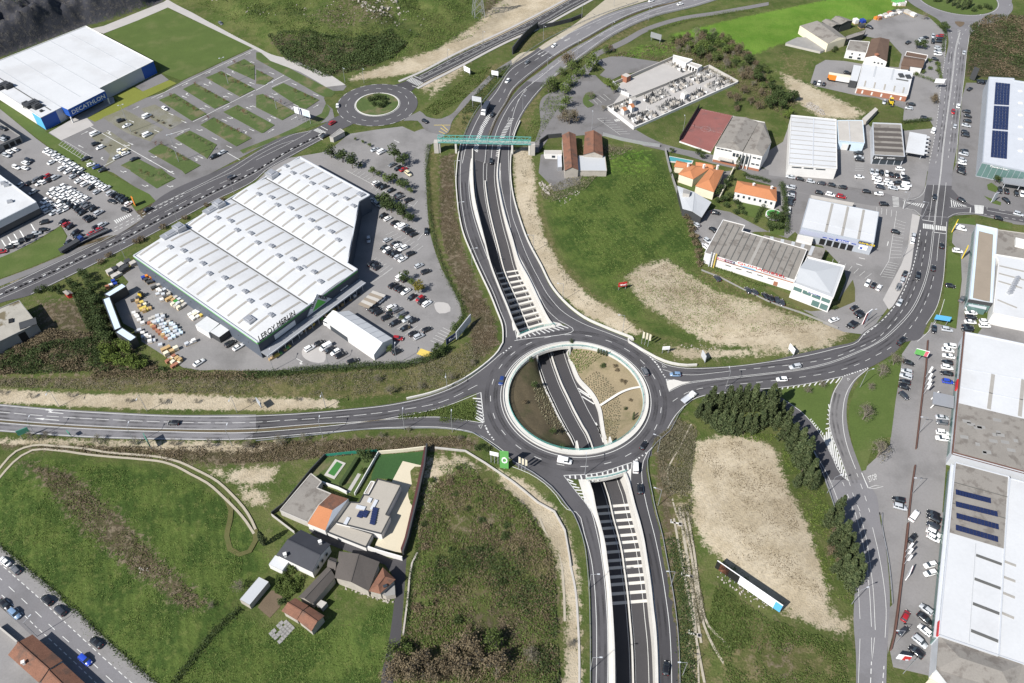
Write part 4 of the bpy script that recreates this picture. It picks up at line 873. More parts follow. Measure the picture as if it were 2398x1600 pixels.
sheet('car_park_verge',Q(0,0,'0,980 0,1010 330,1260 520,1380 900,1660 1020,1790 1450,1790 1300,1990 1440,1860 1160,1660 940,1530 560,1290 440,1215 60,960'),.05,'lawn_island')if False else None
sheet('car_park_verge',Q(0,0,'0,940 0,1000 330,1260 560,1430 800,1600')+Q(0,1,'1000,150 1190,290 1250,370 1300,350 1430,280 1370,215 900,-20')+Q(0,0,'940,1540 560,1290 440,1220 60,960'),.05,'lawn')
for s_ in('840,1260 1000,1200 1200,1330 1190,1390 960,1540 1010,1420','940,1080 1130,1000 1500,1190 1420,1240 1380,1300 1160,1220','1290,1000 1420,960 1700,1110 1560,1190 1400,1100'):
 MB().poly(Q(0,0,s_),.06).build('worn_island','lawn_dry',lot_d)
MB().poly(Q(0,1,'1190,0 1480,-20 1600,80 1440,165'),.06).build('planted_island','lawn_island',lot_d)
def _dec(b):
 for s_ in('1390,905 2350,445','1770,1120 2340,830','830,1165 1600,1600','940,1530 1190,1400','1540,1240 1740,1180','2060,1390 2200,1470'):b.ribbon(Q(0,0,s_),.3,ZM)
 b.ribbon(Q(1,0,'0,830 255,692'),.4,ZM);b.ribbon(Q(1,0,'140,800 315,725'),.3,ZM)
 dA=Q(0,0,'1200,1330')[0]-Q(0,0,'840,1165')[0];a0=math.atan2(dA.y,dA.x)
 for s_,k in(('1690,890','s'),('1710,870','r'),('1890,780','s'),('1920,765','r'),('2095,685','s'),('2130,665','r'),('2310,570','l'),('1900,980','s'),('1860,995','l'),('2110,865','s'),('2075,885','l'),('2310,765','s'),('2280,780','l'),('1570,1050','s'),('1690,1120','s'),('2060,1105','s'),('2110,1090','l'),('2280,995','s'),('2320,975','l'),('1830,1200','l'),('1970,1275','s'),('2105,1350','s'),('2310,1195','s'),('2260,1210','r'),('1440,1205','s'),('1210,1115','s'),('1000,1230','s'),('1010,1210','r'),('1200,1320','s'),('1160,1340','l'),('1600,1350','s'),('1640,1330','l'),('1810,1460','r'),('1840,1445','s'),('1370,1470','s'),('1410,1445','l'),('740,1345','s'),('930,1460','r')):
  arrow(b,Q(0,0,s_)[0],a0 if len(s_)%2 else a0+math.pi,4.2,k)
 dB=Q(0,0,'2350,460')[0]-Q(0,0,'1500,860')[0];a1=math.atan2(dB.y,dB.x)
 for s_ in('1470,890','1700,775','1910,670','2110,575','2280,495','780,1220','1250,990','1660,1220','1880,1100','2080,985','2300,880'):arrow(b,Q(0,0,s_)[0],a1,4.2,'s')
 for s_,k in(('145,675','s'),('350,775','s'),('370,970','s'),('335,990','r'),('550,875','s'),('160,1080','s'),('130,1100','r'),('140,890','s'),('170,870','l')):arrow(b,Q(1,0,s_)[0],a0,4.2,k)
 for s_,k in(('550,975','s'),('350,1085','s'),('140,1200','s')):arrow(b,Q(1,0,s_)[0],a1,4.2,k)
 A,B=Q(0,0,'540,1330 800,1490'),Q(0,0,'585,1290 840,1440')
 for i in range(12):t_=i/11;b.ribbon([A[0].lerp(A[1],t_),B[0].lerp(B[1],t_)],.14,ZM)
 b.ribbon(A,.14,ZM);b.ribbon(B,.14,ZM)
 for s_ in('1130,15','1330,145','1560,150','1560,15'):arrow(b,Q(0,1,s_)[0],a0,4.2,'l')
marks(lot_d,_dec)
lot_c=sheet('car_dealership_yard',Q(0,0,'-300,1000 0,1000 330,1270 560,1440 800,1620')+Q(0,1,'1000,150 1190,290 1250,380 1310,440 1080,590 990,595 760,660 640,730 580,690 620,600 560,500 330,640 20,800 -300,950'),.004,'asphalt_lot')
sheet('dealership_lawn',Q(0,1,'-300,900 20,790 330,660 560,510 610,600 590,700 620,745 300,880 0,990 -300,1100'),.034,'lawn')
sheet('dealership_lane',Q(0,1,'-300,1110 0,1000 300,890 590,770 620,740 760,690 900,650 1000,610 1030,590 760,720 500,850 250,960 0,1060 -300,1180'),.038,'asphalt_mid')
def _car(b):
 a,c_=Q(0,1,'1050,455 1075,485'),Q(0,1,'1190,395 1205,415')
 for i in range(9):t_=i/8;b.ribbon([a[0].lerp(c_[0],t_),a[1].lerp(c_[1],t_)],.5,ZM)
marks(lot_c,_car)
st=road('street',Q(0,3,'-400,-10 0,310 300,560 620,830 960,1160 1430,1567 1700,1800'),Q(0,3,'-400,500 0,860 150,1000 420,1250 1000,1800 1200,2000'),'asphalt_old')
road('street_parking_lane',Q(0,3,'-400,-20 0,300 300,550 620,820 960,1150 1430,1557 1700,1790'),Q(0,3,'-400,130 0,468 340,770 560,975 900,1290 1210,1567 1450,1780'),'asphalt_lot',.0945)
sheet('forecourt_of_the_corner_house',Q(0,3,'-400,520 0,865 150,1000 420,1250 1000,1800 0,2000 -400,2000'),.02,'asphalt_lot')
def _st(b):
 b.dash(Q(0,3,'-400,130 0,470 340,770 560,975 900,1290 1210,1567 1450,1780'),.2,1.3,1.0,ZM);b.dash(Q(0,3,'-400,300 0,605 240,830 500,1075 760,1300 1040,1560 1200,1700'),.18,3,3.6,ZM);b.dash(Q(0,3,'-400,420 0,745 200,920 330,1050 420,1130 700,1390 1000,1680'),.2,1.3,1.0,ZM)
marks(st,_st)
lane=road('farm_lane',Q(1,3,'480,160 600,260 760,330 900,380 1050,440 1180,480 1240,560 1275,650 1268,800 1245,1000 1215,1200 1150,1500 1140,1700'),Q(1,3,'520,130 760,250 850,290 1100,370 1250,430 1400,400 1480,380 1420,480 1400,620 1380,800 1345,1080 1320,1200 1260,1500 1250,1700'),'asphalt_dark')
for s_ in([(0,2,'-60,1250 30,1130 150,1010 300,958 500,962 800,990 1000,1022 1250,1042 1500,1070 1650,1110 1800,1180 2000,1290 2120,1400 2230,1520'),(0,3,'2310,80 2345,160')],[(0,2,'-60,1330 60,1180 200,1050 300,1000 500,1000 800,1040 1000,1060 1300,1085 1500,1110 1620,1150 1750,1220 1900,1300 2060,1440 2180,1560'),(0,3,'2260,90 2330,200')]):
 struct(MB().ribbon(smooth(sum((Q(*k)for k in s_),[])),.8,.3).build('farm_track','path_sand'))
struct(MB().ribbon(smooth(Q(0,3,'2340,160 2345,260 2290,360 2200,390 2110,340 2080,220 2110,80 2120,-20 2080,-120')),1.6,.28).build('farm_track','grass_olive'))
b=MB()
for r_ in(RB*1.055,RB*1.085,RB*1.17,RB*1.2):ringline(b,CB,r_,.7,.0985)
for pts,offs in((Q(0,2,'-300,595 0,620 500,660 1000,690 1500,712 2350,713')+Q(1,2,'800,660 1300,602 1600,535 1850,440 2050,310'),(-.8,.8)),(Q(0,2,'-300,655 0,683 700,735 1400,768 2350,770')+Q(1,2,'500,738 1180,690 1300,668 1700,590 2000,480'),(-.8,.8)),(Q(0,2,'-300,758 0,783 700,832 1500,860 2350,861')+Q(1,2,'700,800 1300,748 1700,745 2050,790'),(-.8,.8)),(Q(2,2,'1500,250 1700,275 2000,250')+Q(3,2,'0,208 300,172 600,110 900,-10')+Q(3,1,'1050,1480 1200,1320 1300,1140 1380,900 1430,650'),(-.8,.8)),(Q(2,2,'1650,440 2000,370 2350,332')+Q(3,2,'300,298 600,240 900,130 1100,10')+Q(3,1,'1280,1400 1420,1180 1500,950'),(-.8,.8)),(Q(2,3,'640,0 710,230 770,480 800,750 820,1050 822,1650'),(-.8,.8)),(Q(2,3,'1235,200 1300,480 1345,760 1380,1050 1400,1400 1405,1650'),(-.8,.8)),(Q(1,1,'1900,100 1925,350 1975,560 2050,760 2135,960 2210,1130 2270,1290'),(-.8,.8)),(Q(2,1,'25,560 90,740 200,960 310,1170 450,1310'),(-.8,.8)),(Q(3,2,'640,480 610,640 640,850 720,1080 800,1300'),(-.7,.7)),(Q(0,1,'0,1105 600,840 1055,610 1760,230'),(-.7,.7)),(Q(3,0,'1575,1400 1640,900 1680,450'),(-.7,.7)),(Q(3,0,'1690,1400 1740,900 1790,450'),(-.7,.7))):
 for o_ in offs:b.ribbon(smooth(pts),.65,.0985,0,o_)
struct(b.build('wheel_tracks','tyre_wear'))
for k,(c_,r_,s_,m_)in enumerate(((1,2,'430,60 560,40 640,130 620,190 520,190 420,120','paving'),(1,1,'1640,1210 1760,1220 1780,1290 1680,1310','paving'))):
 struct(MB().poly(smooth(Q(c_,r_,s_),1.5,True),.032+.002*k).build('surface_patch',m_))
 # --- buildings
ZT=dict(LM=(560,600,320/2007),QU=(1640,500,360/2350),GA=(1860,440,220/2156),YD=(230,600,410/2350),MH=(620,1020,400/2091),FM=(540,1220,420/2195),NE=(1840,20,320/2281),SC=(1560,230,280/1626))
def QZ(k,s,z=0.0):
 x0,y0,sc=ZT[k];return W([(x0+x*sc,y0+y*sc)for x,y in nums(s)],z)
def centroid(p):return Vector((sum(a.x for a in p)/len(p),sum(a.y for a in p)/len(p),0))
def ccw(p):return p if area2(p)>0 else p[::-1]
ROOFS={}
def bld(name,label,cat,roof,h,wall,roofm,par=.35,base=0.0,parm=None):
 roof=ccw([Vector((p.x,p.y,0))for p in roof]);c=centroid(roof);r=empty(name,c,0,label,cat)
 pts=[p-c for p in roof]
 MB().prism(pts,base-.1,h-.02,top=False).build('wall',wall,r)
 ROOFS[r.name]=MB().poly(pts,h-par).build('roof',roofm,r)
 if par>.1:
  cl=pts+[pts[0]];b=MB()
  for a,d in zip(cl,cl[1:]):b.beam((a.x,a.y,h-par/2),(d.x,d.y,h-par/2),.3,par+.02)
  b.build('parapet',parm or wall,r)
 r['_h']=h;return r
def panel(r,a,b_,f0,f1,z0,z1,m,name='panel',proud=.06,inset=0.0):
 a,b_=Vector((a.x,a.y,0))-Vector((r.location.x,r.location.y,0)),Vector((b_.x,b_.y,0))-Vector((r.location.x,r.location.y,0))
 d=(b_-a);n=Vector((d.y,-d.x,0)).normalized()
 p,q_=a+d*f0,a+d*f1
 c=(p+q_)/2+n*(proud/2-.02);b=MB();b.box((c.x,c.y,(z0+z1)/2),((q_-p).length,proud+.04,z1-z0),math.atan2(d.y,d.x));return b.build(name,m,r)
def windows(r,a,b_,n,f0,f1,z0,z1,w=.6,m='glass',name='window'):
 for i in range(n):
  c=f0+(f1-f0)*(i+.5)/n;k=(f1-f0)/n*w/2;panel(r,a,b_,c-k,c+k,z0,z1,m,name,.07)
def text(r,s,p,xd,up,size,m,name='lettering',depth=.08,align='LEFT'):
 cu=bpy.data.curves.new('t','FONT');cu.body=s;cu.size=1.0;cu.extrude=.04;cu.align_x=align;cu.resolution_u=2
 tmp=bpy.data.objects.new('t',cu);COL.objects.link(tmp)
 bpy.context.view_layer.update()
 me=bpy.data.meshes.new_from_object(tmp.evaluated_get(bpy.context.evaluated_depsgraph_get()));bpy.data.objects.remove(tmp);bpy.data.curves.remove(cu)
 w_=max(v.co.x for v in me.vertices)-min(v.co.x for v in me.vertices)
 xd,up=Vector(xd).normalized(),Vector(up).normalized();n=xd.cross(up)
 sx=size[0]/w_;hy=max(v.co.y for v in me.vertices);sy=size[1]/hy
 for v in me.vertices:c=v.co.copy();v.co=xd*c.x*sx+up*c.y*sy+n*(c.z*depth/.04)
 me.name=name;me.materials.clear();me.materials.append(M[m]);me.name=name
 o=link(name,me,r,Vector(p)-(r.location if r else Vector((0,0,0))));return o
def house(name,label,cat,quad,he,hr,wall,roofm,axis=0,hip=0.0,over=.35,base=0.0,parent=None,roofm2=None):
 A,B,C,D_=[Vector((p.x,p.y,0))for p in quad]
 if area2([A,B,C,D_])<0:A,B,C,D_=D_,C,B,A
 if axis:A,B,C,D_=B,C,D_,A
 c=(A+B+C+D_)/4
 r=parent or empty(name,c,0,label,cat);c=Vector((r.location.x,r.location.y,0))
 A,B,C,D_=A-c,B-c,C-c,D_-c;cc=(A+B+C+D_)/4
 M0,M1=(A+D_)/2,(B+C)/2
 sh=1-2*over/max(2,(A-B).length);
 a,b1,c1,d1=[cc+(p-cc)*sh for p in(A,B,C,D_)]
 mb=MB().prism([a,b1,c1,d1],base-.1,he,top=False)
 if hip==0:
  m0,m1=(a+d1)/2,(b1+c1)/2
  for p,q_,m_ in((b1,c1,m1),(d1,a,m0)):mb.add([(p.x,p.y,he),(q_.x,q_.y,he),(m_.x,m_.y,hr-.1)],[(0,1,2)])
 mb.build('wall',wall,r)
 R0,R1=M0.lerp(M1,hip),M1.lerp(M0,hip);t=.14
 b=MB()
 for za in(t,):
  V=[(A.x,A.y,he+za),(B.x,B.y,he+za),(C.x,C.y,he+za),(D_.x,D_.y,he+za),(R0.x,R0.y,hr+za),(R1.x,R1.y,hr+za)]
  F=[(0,1,5,4),(2,3,4,5)]+([(1,2,5),(3,0,4)]if hip else[])
  b.add(V,F)
 V2=[(p.x,p.y,he-.02)for p in(A,B,C,D_)]+[(R0.x,R0.y,hr-.02),(R1.x,R1.y,hr-.02)]
 k=len(b.v);b.add(V2,[f[::-1]for f in F])
 nb=len(b.v)-12
 for i,j in((0,1),(1,2),(2,3),(3,0))if hip else((0,1),(2,3),(1,5),(5,2),(3,4),(4,0)):b.add([V[i],V[j],V2[j],V2[i]],[(0,3,2,1)])
 o=b.build('roof',roofm,r);ROOFS.setdefault(r.name,o)
 MB().beam((R0.x,R0.y,hr+t+.03),(R1.x,R1.y,hr+t+.03),.35,.12).build('ridge',roofm2 or roofm,o)
 return r
def chimney(r,p,z0,z1,w=.8,m='white_wall'):
 l=Vector(p)-r.location;b=MB().box((l.x,l.y,(z0+z1)/2),(w,w,z1-z0),.4);b.box((l.x,l.y,z1+.06),(w+.25,w+.25,.14),.4);return b.build('chimney',m,ROOFS.get(r.name,r))
def unit(r,p,z,size,rz=0.0,m='galvanised',name='roof_unit'):
 l=Vector((p.x,p.y,0))-Vector((r.location.x,r.location.y,0));b=MB();s=size
 b.box((l.x,l.y,z+s[2]*.45),(s[0],s[1],s[2]*.8),rz);b.box((l.x,l.y,z+s[2]*.93),(s[0]*.55,s[1]*.55,s[2]*.16),rz);b.box((l.x,l.y,z+.05),(s[0]*1.1,s[1]*1.1,.1),rz);return b.build(name,m,ROOFS.get(r.name,r))
def lerp2(q4,u,v):return q4[0]*(1-u)*(1-v)+q4[1]*u*(1-v)+q4[2]*u*v+q4[3]*(1-u)*v
def strips(r,q4,lst,w,z,m,name='skylight'):
 c=Vector((r.location.x,r.location.y,0))
 for u0,v0,u1,v1 in lst:
  a,b_=lerp2(q4,u0,v0),lerp2(q4,u1,v1);a,b_=Vector((a.x,a.y,0))-c,Vector((b_.x,b_.y,0))-c
  MB().beam((a.x,a.y,z+.05),(b_.x,b_.y,z+.05),w,.1).build(name,m,ROOFS.get(r.name,r))
  # --- home improvement store
H=8.6
L0,LB,LT=Q(0,1,'1225,780',H)[0],P(603,802,H),P(702,368,H)
eu,ev=LB-L0,LT-L0;eu.z=ev.z=0;O0=Vector((L0.x,L0.y,0))
store=empty('home_store',O0+eu*.5+ev*.5,0,'huge white ribbed roofed store with green stripe and LEROY MERLIN lettering','store')
def S(u,v,z=0.0):p=O0+eu*u+ev*v-store.location;return Vector((p.x,p.y,z))
fp=[(0,0),(1,0),(1,.568),(.925,.569),(.594,.927),(.6,.993),(0,1)]
MB().prism([S(*p)for p in fp],-.1,H,top=False).build('wall','facade_grey',store)
def umax(v):return 1.0 if v<.568 else(.925+(.594-.925)*(v-.569)/(.927-.569)if v<.927 else .6)
GUT=(0,.28,.55,.767,1.0)
def zr(v):
 for a,b_ in zip(GUT,GUT[1:]):
  if v<=b_+1e-6:return H-.35+0.95*math.sin(math.pi*min(1,max(0,(v-a)/(b_-a))))**.8
 return H
vs=sorted(set([i/60 for i in range(61)]+[.568,.5685,.927]+list(GUT)))
mb=MB();rows=[]
for v_ in vs:
 um=umax(v_);rows.append([S(um*i/12,v_,zr(v_))for i in range(13)])
for ra,rb in zip(rows,rows[1:]):mb.strip(ra,rb)
ROOFS[store.name]=mb.build('roof','white_roof',store,smooth=True)
b=MB()
for(a,c_)in zip(fp,fp[1:]+fp[:1]):p,q_=S(*a),S(*c_);b.beam((p.x,p.y,H),(q_.x,q_.y,H),.5,.5)
b.build('parapet','light_metal',store)
for g in GUT[1:-1]:MB().beam(S(.003,g,H-.25),S(umax(g)-.003,g,H-.25),.5,.2).build('gutter','dark_strip',store)
halves=[(.02,.125),(.165,.27),(.29,.395),(.43,.54),(.56,.64),(.675,.757),(.777,.86),(.89,.985)]
for k in range(13):
 u=.022+.0806*k
 for j,(v0,v1)in enumerate(halves):
  uu=u+(.0403 if j%2 else 0)
  if uu>umax(v1)-.02 or uu>umax(v0)-.02 or uu>.985:continue
  pts=[S(uu,v0+(v1-v0)*i/6,zr(v0+(v1-v0)*i/6)+.07)for i in range(7)]
  MB().ribbon(pts,1.0).build('skylight','grey_strip',ROOFS[store.name])
b0=MB();b0.box((0,0,.35),(2.4,1.5,.7));b0.box((0,0,.8),(1.2,.9,.3));vent=b0.mesh('roof_vent','galvanised')
for v_,us in((.134,(.105,.268,.439,.6,.762,.92)),(.158,(.185,.349,.526,.688,.85)),(.405,(.10,.27,.44,.61,.77,.93)),(.43,(.18,.35,.52,.69,.85)),(.65,(.11,.27,.44,.6,.76)),(.672,(.19,.35,.52,.68)),(.875,(.106,.27,.445,.611)),(.893,(.02,.19,.36,.53))):
 for u in us:
  if u<umax(v_)-.02:
   o=link('roof_vent',vent,ROOFS[store.name],S(u,v_,zr(v_)));o.rotation_euler.z=math.atan2(eu.y,eu.x)
rz=math.atan2(eu.y,eu.x)
for u,v_,sz in((.012,.20,(3.5,9,1.6)),(.012,.245,(4.5,4,2.6)),(.012,.44,(3.5,9,1.6)),(.012,.475,(4.5,4,2.6)),(.02,.80,(5,4,2.2)),(.86,.06,(4,3,1.6)),(.56,.965,(3,2.5,1.2)),(.78,.43,(2.5,1,1))):
 p=S(u,v_)+store.location;unit(store,p,H-.1,sz,rz)
wa,wb,wc=O0,O0+eu,O0+eu+ev*.568
panel(store,wa,wb,0,1,H-1.0,H-.1,'bright_green','green_band',.12)
panel(store,wb,wc,0,1,.2,H-1.15,'slate_cladding','front_cladding',.1)
panel(store,wb,wc,0,1,H-1.1,H-.1,'deep_green','green_band',.16)
e1,e2,e3=O0+eu*.925+ev*.569,O0+eu*.594+ev*.927,O0+eu*.6+ev*.993
panel(store,e1,e2,0,1,.2,H-.2,'slate_cladding','side_cladding',.1)
fd=(wc-wb).normalized();fn=Vector((fd.y,-fd.x,0))
cl_=(wc-wb).length
b=MB();p0,p1=wb+fn*1.9-store.location,wc+fn*1.9-store.location;b.beam((p0.x,p0.y,3.4),(p1.x,p1.y,3.4),3.8,.3);b.build('canopy','grey_metal',store)
b=MB();p0,p1=wb+fn*3.8-store.location,wc+fn*3.8-store.location;b.beam((p0.x,p0.y,3.45),(p1.x,p1.y,3.45),.25,.55);b.build('canopy_fascia','light_metal',store)
b=MB()
for i in range(15):
 p=wb.lerp(wc,(i+.5)/15)+fn*3.4-store.location;MB().cyl((p.x,p.y,0),(p.x,p.y,3.3),.12,.12,6).build('canopy_post','light_metal',store)
windows(store,wb,wc,10,.25,.95,.3,2.8,.8,'glass','shop_window')
panel(store,wb,wc,.14,.34,4.2,6.6,'light_metal','notice_board',.22)
up=Vector((0,0,1))
text(store,'LEROY MERLIN',wb+fn*.3+fd*.6+up*(H+.1),fd,up,(cl_*.34,2.7),'black','lettering',.12)
tri=[wb.lerp(wc,.45)+fn*.5,wb.lerp(wc,.70)+fn*.5,wb.lerp(wc,.575)+fn*.5]
def V3(p,z):return(p.x-store.location.x,p.y-store.location.y,z)
mb=MB();A_,B_,C_=V3(tri[0],4.2),V3(tri[1],4.2),V3(tri[2],11.4)
bk=fn*-.4
mb.add([A_,B_,C_]+[tuple(Vector(p)+bk)for p in(A_,B_,C_)],[(0,1,2),(5,4,3),(0,3,4,1),(1,4,5,2),(2,5,3,0)])
mb.build('triangle_sign','light_metal',store)
cen=(Vector(A_)+Vector(B_)+Vector(C_))/3;mb=MB();pts=[cen+(Vector(p)-cen)*.55+fn*.05-up*.55 for p in(A_,B_,C_)];mb.add(pts,[(0,1,2)]);mb.build('sign_emblem','bright_green',store)
sl=(Vector(C_)-Vector(A_));sr=(Vector(B_)-Vector(C_))
text(store,'LEROY',store.location+Vector(A_)+sl*.36-sl.normalized().cross(fn)*.95*-1+fn*.06+Vector((0,0,0)),sl,sl.cross(fn)*-1,(sl.length*.44,1.3),'sign_black')
text(store,'MERLIN',store.location+Vector(C_)+sr*.18+sr.normalized().cross(fn)*1.15+fn*.06,sr,sr.cross(fn)*-1,(sr.length*.5,1.3),'sign_black')
text(store,'entrada',wb.lerp(wc,.80)+fn*.16+up*4.3,fd,up,(4,.8),'sign_white')
windows(store,wa,wb,12,.05,.95,4.0,4.5,.06,'dark_metal','wall_vent')
# --- sports store
H=7.2
dq=Q(0,0,'785,237 1405,560 372,1078 -279,661',H)
dec=bld('sports_store','large white roofed store with blue corners and DECATHLON sign','store',dq,H,'white_wall','white_roof',.3)
dA,dB,dD,dE=dq
fl=dD,dB
panel(dec,dD,dB,.0,.12,.1,H-.1,'store_blue','blue_corner',.1);panel(dec,dD,dB,.88,1,.1,H-.1,'store_blue','blue_corner',.1);panel(dec,dD,dB,.12,.88,.1,H-.1,'silver_wall','grey_cladding',.08)
panel(dec,dE,dD,.88,1,.1,H-.1,'sky_blue','blue_corner',.1)
n_=Vector((dB-dD));n_=Vector((n_.y,-n_.x,0)).normalized();dd_=(dB-dD);dd_.z=0
p0,p1=dD+dd_*.17,dD+dd_*.49
bx=[Vector((p0.x,p0.y,0)),Vector((p1.x,p1.y,0)),Vector((p1.x,p1.y,0))+n_*5.5,Vector((p0.x,p0.y,0))+n_*5.5];cD=dec.location
MB().prism([p-cD for p in bx],3.3,H+.3).build('entrance_box','store_blue',dec)
MB().poly([p-cD for p in bx],H+.33).build('entrance_roof','white_roof',dec)
panel(dec,bx[0]+n_*1.0,bx[1]+n_*1.0,.03,.97,.1,3.3,'glass','shop_window',.1)
for p in(bx[2],bx[3]):MB().box((p.x-cD.x-n_.x*.3,p.y-cD.y-n_.y*.3,1.65),(.6,.6,3.3),math.atan2(dd_.y,dd_.x)).build('pillar','white_wall',dec)
text(dec,'DECATHLON',bx[3]+dd_.normalized()*1.2+n_*.06+up*4.2,dd_,up,(dd_.length*.32-2.6,2.1),'sign_white')
strips(dec,[dE,dD,dB,dA],[(.02,v_,.985,v_)for v_ in(.17,.34,.5,.67,.84)],.5,H-.32,'white_roof_soft','roof_rib')
strips(dec,[dE,dD,dB,dA],[(.03,.10,.97,.10)],.5,H-.2,'dark_strip','roof_step')
for u,v_,sz in((.40,.05,(7,4,2)),(.44,.075,(4,3,2.4)),(.80,.05,(7,4,2)),(.86,.06,(4,3,2.2)),(.75,.03,(3,2,1.4)),(.93,.05,(1.5,1.2,1))):unit(dec,lerp2([dE,dD,dB,dA],u,v_),H-.3,sz,math.atan2(dd_.y,dd_.x),'dark_metal')
# --- dealership, parking deck and the derelict block at the left edge
H=7.0
q4=Q(0,1,'330,285 -270,-160 -870,140 -270,585',H)
dl=bld('car_showroom','white roofed car showroom with grey fascia at the left edge','showroom',q4,H,'grey_metal','white_roof',.5,parm='light_metal')
panel(dl,q4[3],q4[0],0,1,.2,3.4,'glass','shop_window',.1);panel(dl,q4[3],q4[0],0,1,3.6,H-.1,'light_metal','fascia',.3)
for s_ in('90,280','30,110','60,130'):unit(dl,Q(0,1,s_,H)[0],H-.4,(2.2,1.6,1),.4)
q4=Q(0,0,'183,1245 0,1125 -300,930 -600,1250 -150,1400 0,1325',3.8)
dk=bld('parking_deck','grey raised parking deck beside the grass strip at the left edge','parking deck',q4,3.8,'grey_concrete','asphalt_mid',.5)
for i in range(3):panel(dk,Q(0,0,'0,1325',3.8)[0],Q(0,0,'183,1245',3.8)[0],.1+.3*i,.33+.3*i,.3,2.6,'black','opening',.05)
q4=Q(0,1,'172,1188 332,1395 250,1440 -20,1570 -300,1700 -400,1420',6.0)
ob=bld('derelict_block','derelict block with stained flat roof and dark openings at the left edge','building',q4,6.0,'grey_concrete','mossy_slab',.3)
for k in range(4):panel(ob,Q(0,1,'-300,1700',6)[0],Q(0,1,'250,1440',6)[0],.3+.17*k,.43+.17*k,.5,5.0,'black','window',.05)
l=Q(0,1,'100,1375',6)[0]-ob.location;MB().box((l.x,l.y,5.9),(1.6,2.2,.5),.4).build('roof_hatch','black',ob)
l=Q(0,1,'255,1400',6)[0]-ob.location;MB().box((l.x,l.y,5.85),(6,4,.4),.5).build('roof_grate','dark_metal',ob)
q4=Q(0,1,'570,1105 610,1140 670,1120 640,1095',2.4);hut=house('small_hut','tiny hut with a red front on the weedy hilltop','hut',q4,2.0,2.5,'sign_red','fibre_cement')
# --- store yard sheds, tents and kiosk
def shed(name,label,s,h,key='YD',roofm='pale_blue',wall='dark_metal'):
 return bld(name,label,'shed',QZ(key,s,h),h,wall,roofm,.12)
shed('rack_shed','pale blue roofed rack shed across the top of the store yard','80,510 315,365 375,405 150,540',4.5)
shed('rack_shed','long pale blue roofed rack shed on the left of the store yard','60,580 150,545 305,955 215,995',4.5)
shed('rack_shed','short pale blue roofed rack shed at the bend of the store yard','232,1020 320,960 510,1085 425,1145',4.5)
def tent(name,label,s_front,he,hr,key,m='white_roof',axis=0):return house(name,label,'tent',QZ(key,s_front,he),he,hr,m,m,axis,0,.1)
t1=bld('canopy_tent','white canopy tent against the yard wall, upper of two','tent',QZ('YD','1300,920 1455,805 1625,905 1480,1030',3.2),3.2,'white_wall','white_roof',.1)
t2=bld('canopy_tent','white canopy tent against the yard wall, lower of two','tent',QZ('YD','1495,1015 1655,895 1765,985 1620,1090',3.2),3.2,'dark_metal','white_roof',.1)
big=Q(1,1,'640,1385 850,1285 1250,1540 1080,1690',3.2)
bt=house('marquee','big white marquee standing in the store car park','marquee',[big[0],big[3],big[2],big[1]],3.2,5.2,'white_wall','white_roof',0,0,.1)
for i in range(1,7):
 a,c_=big[1].lerp(big[2],i/7),(big[0].lerp(big[3],i/7)+big[1].lerp(big[2],i/7))/2
 l0,l1=Vector((a.x,a.y,3.42))-bt.location,Vector((c_.x,c_.y,5.42))-bt.location;MB().beam(l0,l1,.1,.05).build('seam','white_roof_soft',bt)
panel(bt,big[0],big[3],.08,.45,.2,2.6,'glass','clear_panel',.08)
kq=Q(1,0,'690,1260 640,1245 770,1170 810,1205',3.0);ks=bld('utility_kiosk','grey concrete utility kiosk between road and car park','kiosk',Q(1,0,'672,1255 705,1262 808,1205 770,1180',2.8),2.8,'concrete','grey_concrete',.15)
for s_,lab in(('1060,1110 1180,1150 1040,1255 945,1215','grey slatted trolley shelter beside the store entrance'),):
 q4=Q(1,1,s_,2.3);r=empty('trolley_shelter',centroid(q4),0,lab,'shelter')
 for i in range(6):
  a,b_=q4[0].lerp(q4[3],i/5),q4[1].lerp(q4[2],i/5);MB().beam(a-r.location,b_-r.location,1.6,.08).build('roof_slat','brown_gravel' if i%2 else 'concrete',r)
 for p in q4:l=p-r.location;MB().box((l.x*.9,l.y*.9,1.1),(.1,.1,2.2)).build('post','galvanised',r)
 # --- modern house with the tiled outbuildings (lower left)
H=3.6
mh=bld('modern_house','modern flat roofed house with pale gravel roof and solar panels','house',QZ('MH','1380,530 1665,605 1480,965 1535,985 1425,1200 870,1060 1045,815 1155,820 1210,720 1270,730',H),H,'white_wall','gravel_roof',.3,parm='dark_metal')
H2=2.6
mh2=bld('house_annex','lower flat gravel roofed annex in front of the modern house','annex',QZ('MH','870,1062 1320,1205 1235,1365 765,1180',H2),H2,'white_wall','gravel_roof',.25,parm='dark_metal')
mh3=bld('house_side_wing','small flat roofed wing on the left of the modern house','annex',QZ('MH','1300,560 1345,565 1265,725 1215,710',3.0),3.0,'white_wall','gravel_roof',.2)
for s_,sz,m in(('1285,790',(1.2,1.6,.4),'light_metal'),('1340,845',(1.1,3.6,.4),'light_metal'),('1175,880',(3.0,1.2,.4),'light_metal'),('1005,1045',(1.1,2.6,.4),'light_metal')):
 l=QZ('MH',s_,H)[0]-mh.location;MB().box((l.x,l.y,3.5),sz,-.25 if sz[0]>sz[1]else-.32).build('skylight',m,mh)
for a_,b_,n in(('1352,905','1318,1075',7),('1185,945','1160,990',3),('1240,940','1215,985',3)):
 A,B=QZ('MH',a_,H)[0],QZ('MH',b_,H)[0]
 for i in range(n):
  p=A.lerp(B,i/max(1,n-1))-mh.location;MB().box((p.x,p.y,3.75),(1.7,.95,.06),0,0,Matrix.Rotation(-.35,4,'Z')@Matrix.Rotation(.25,4,'X')).build('solar_panel','solar',mh)
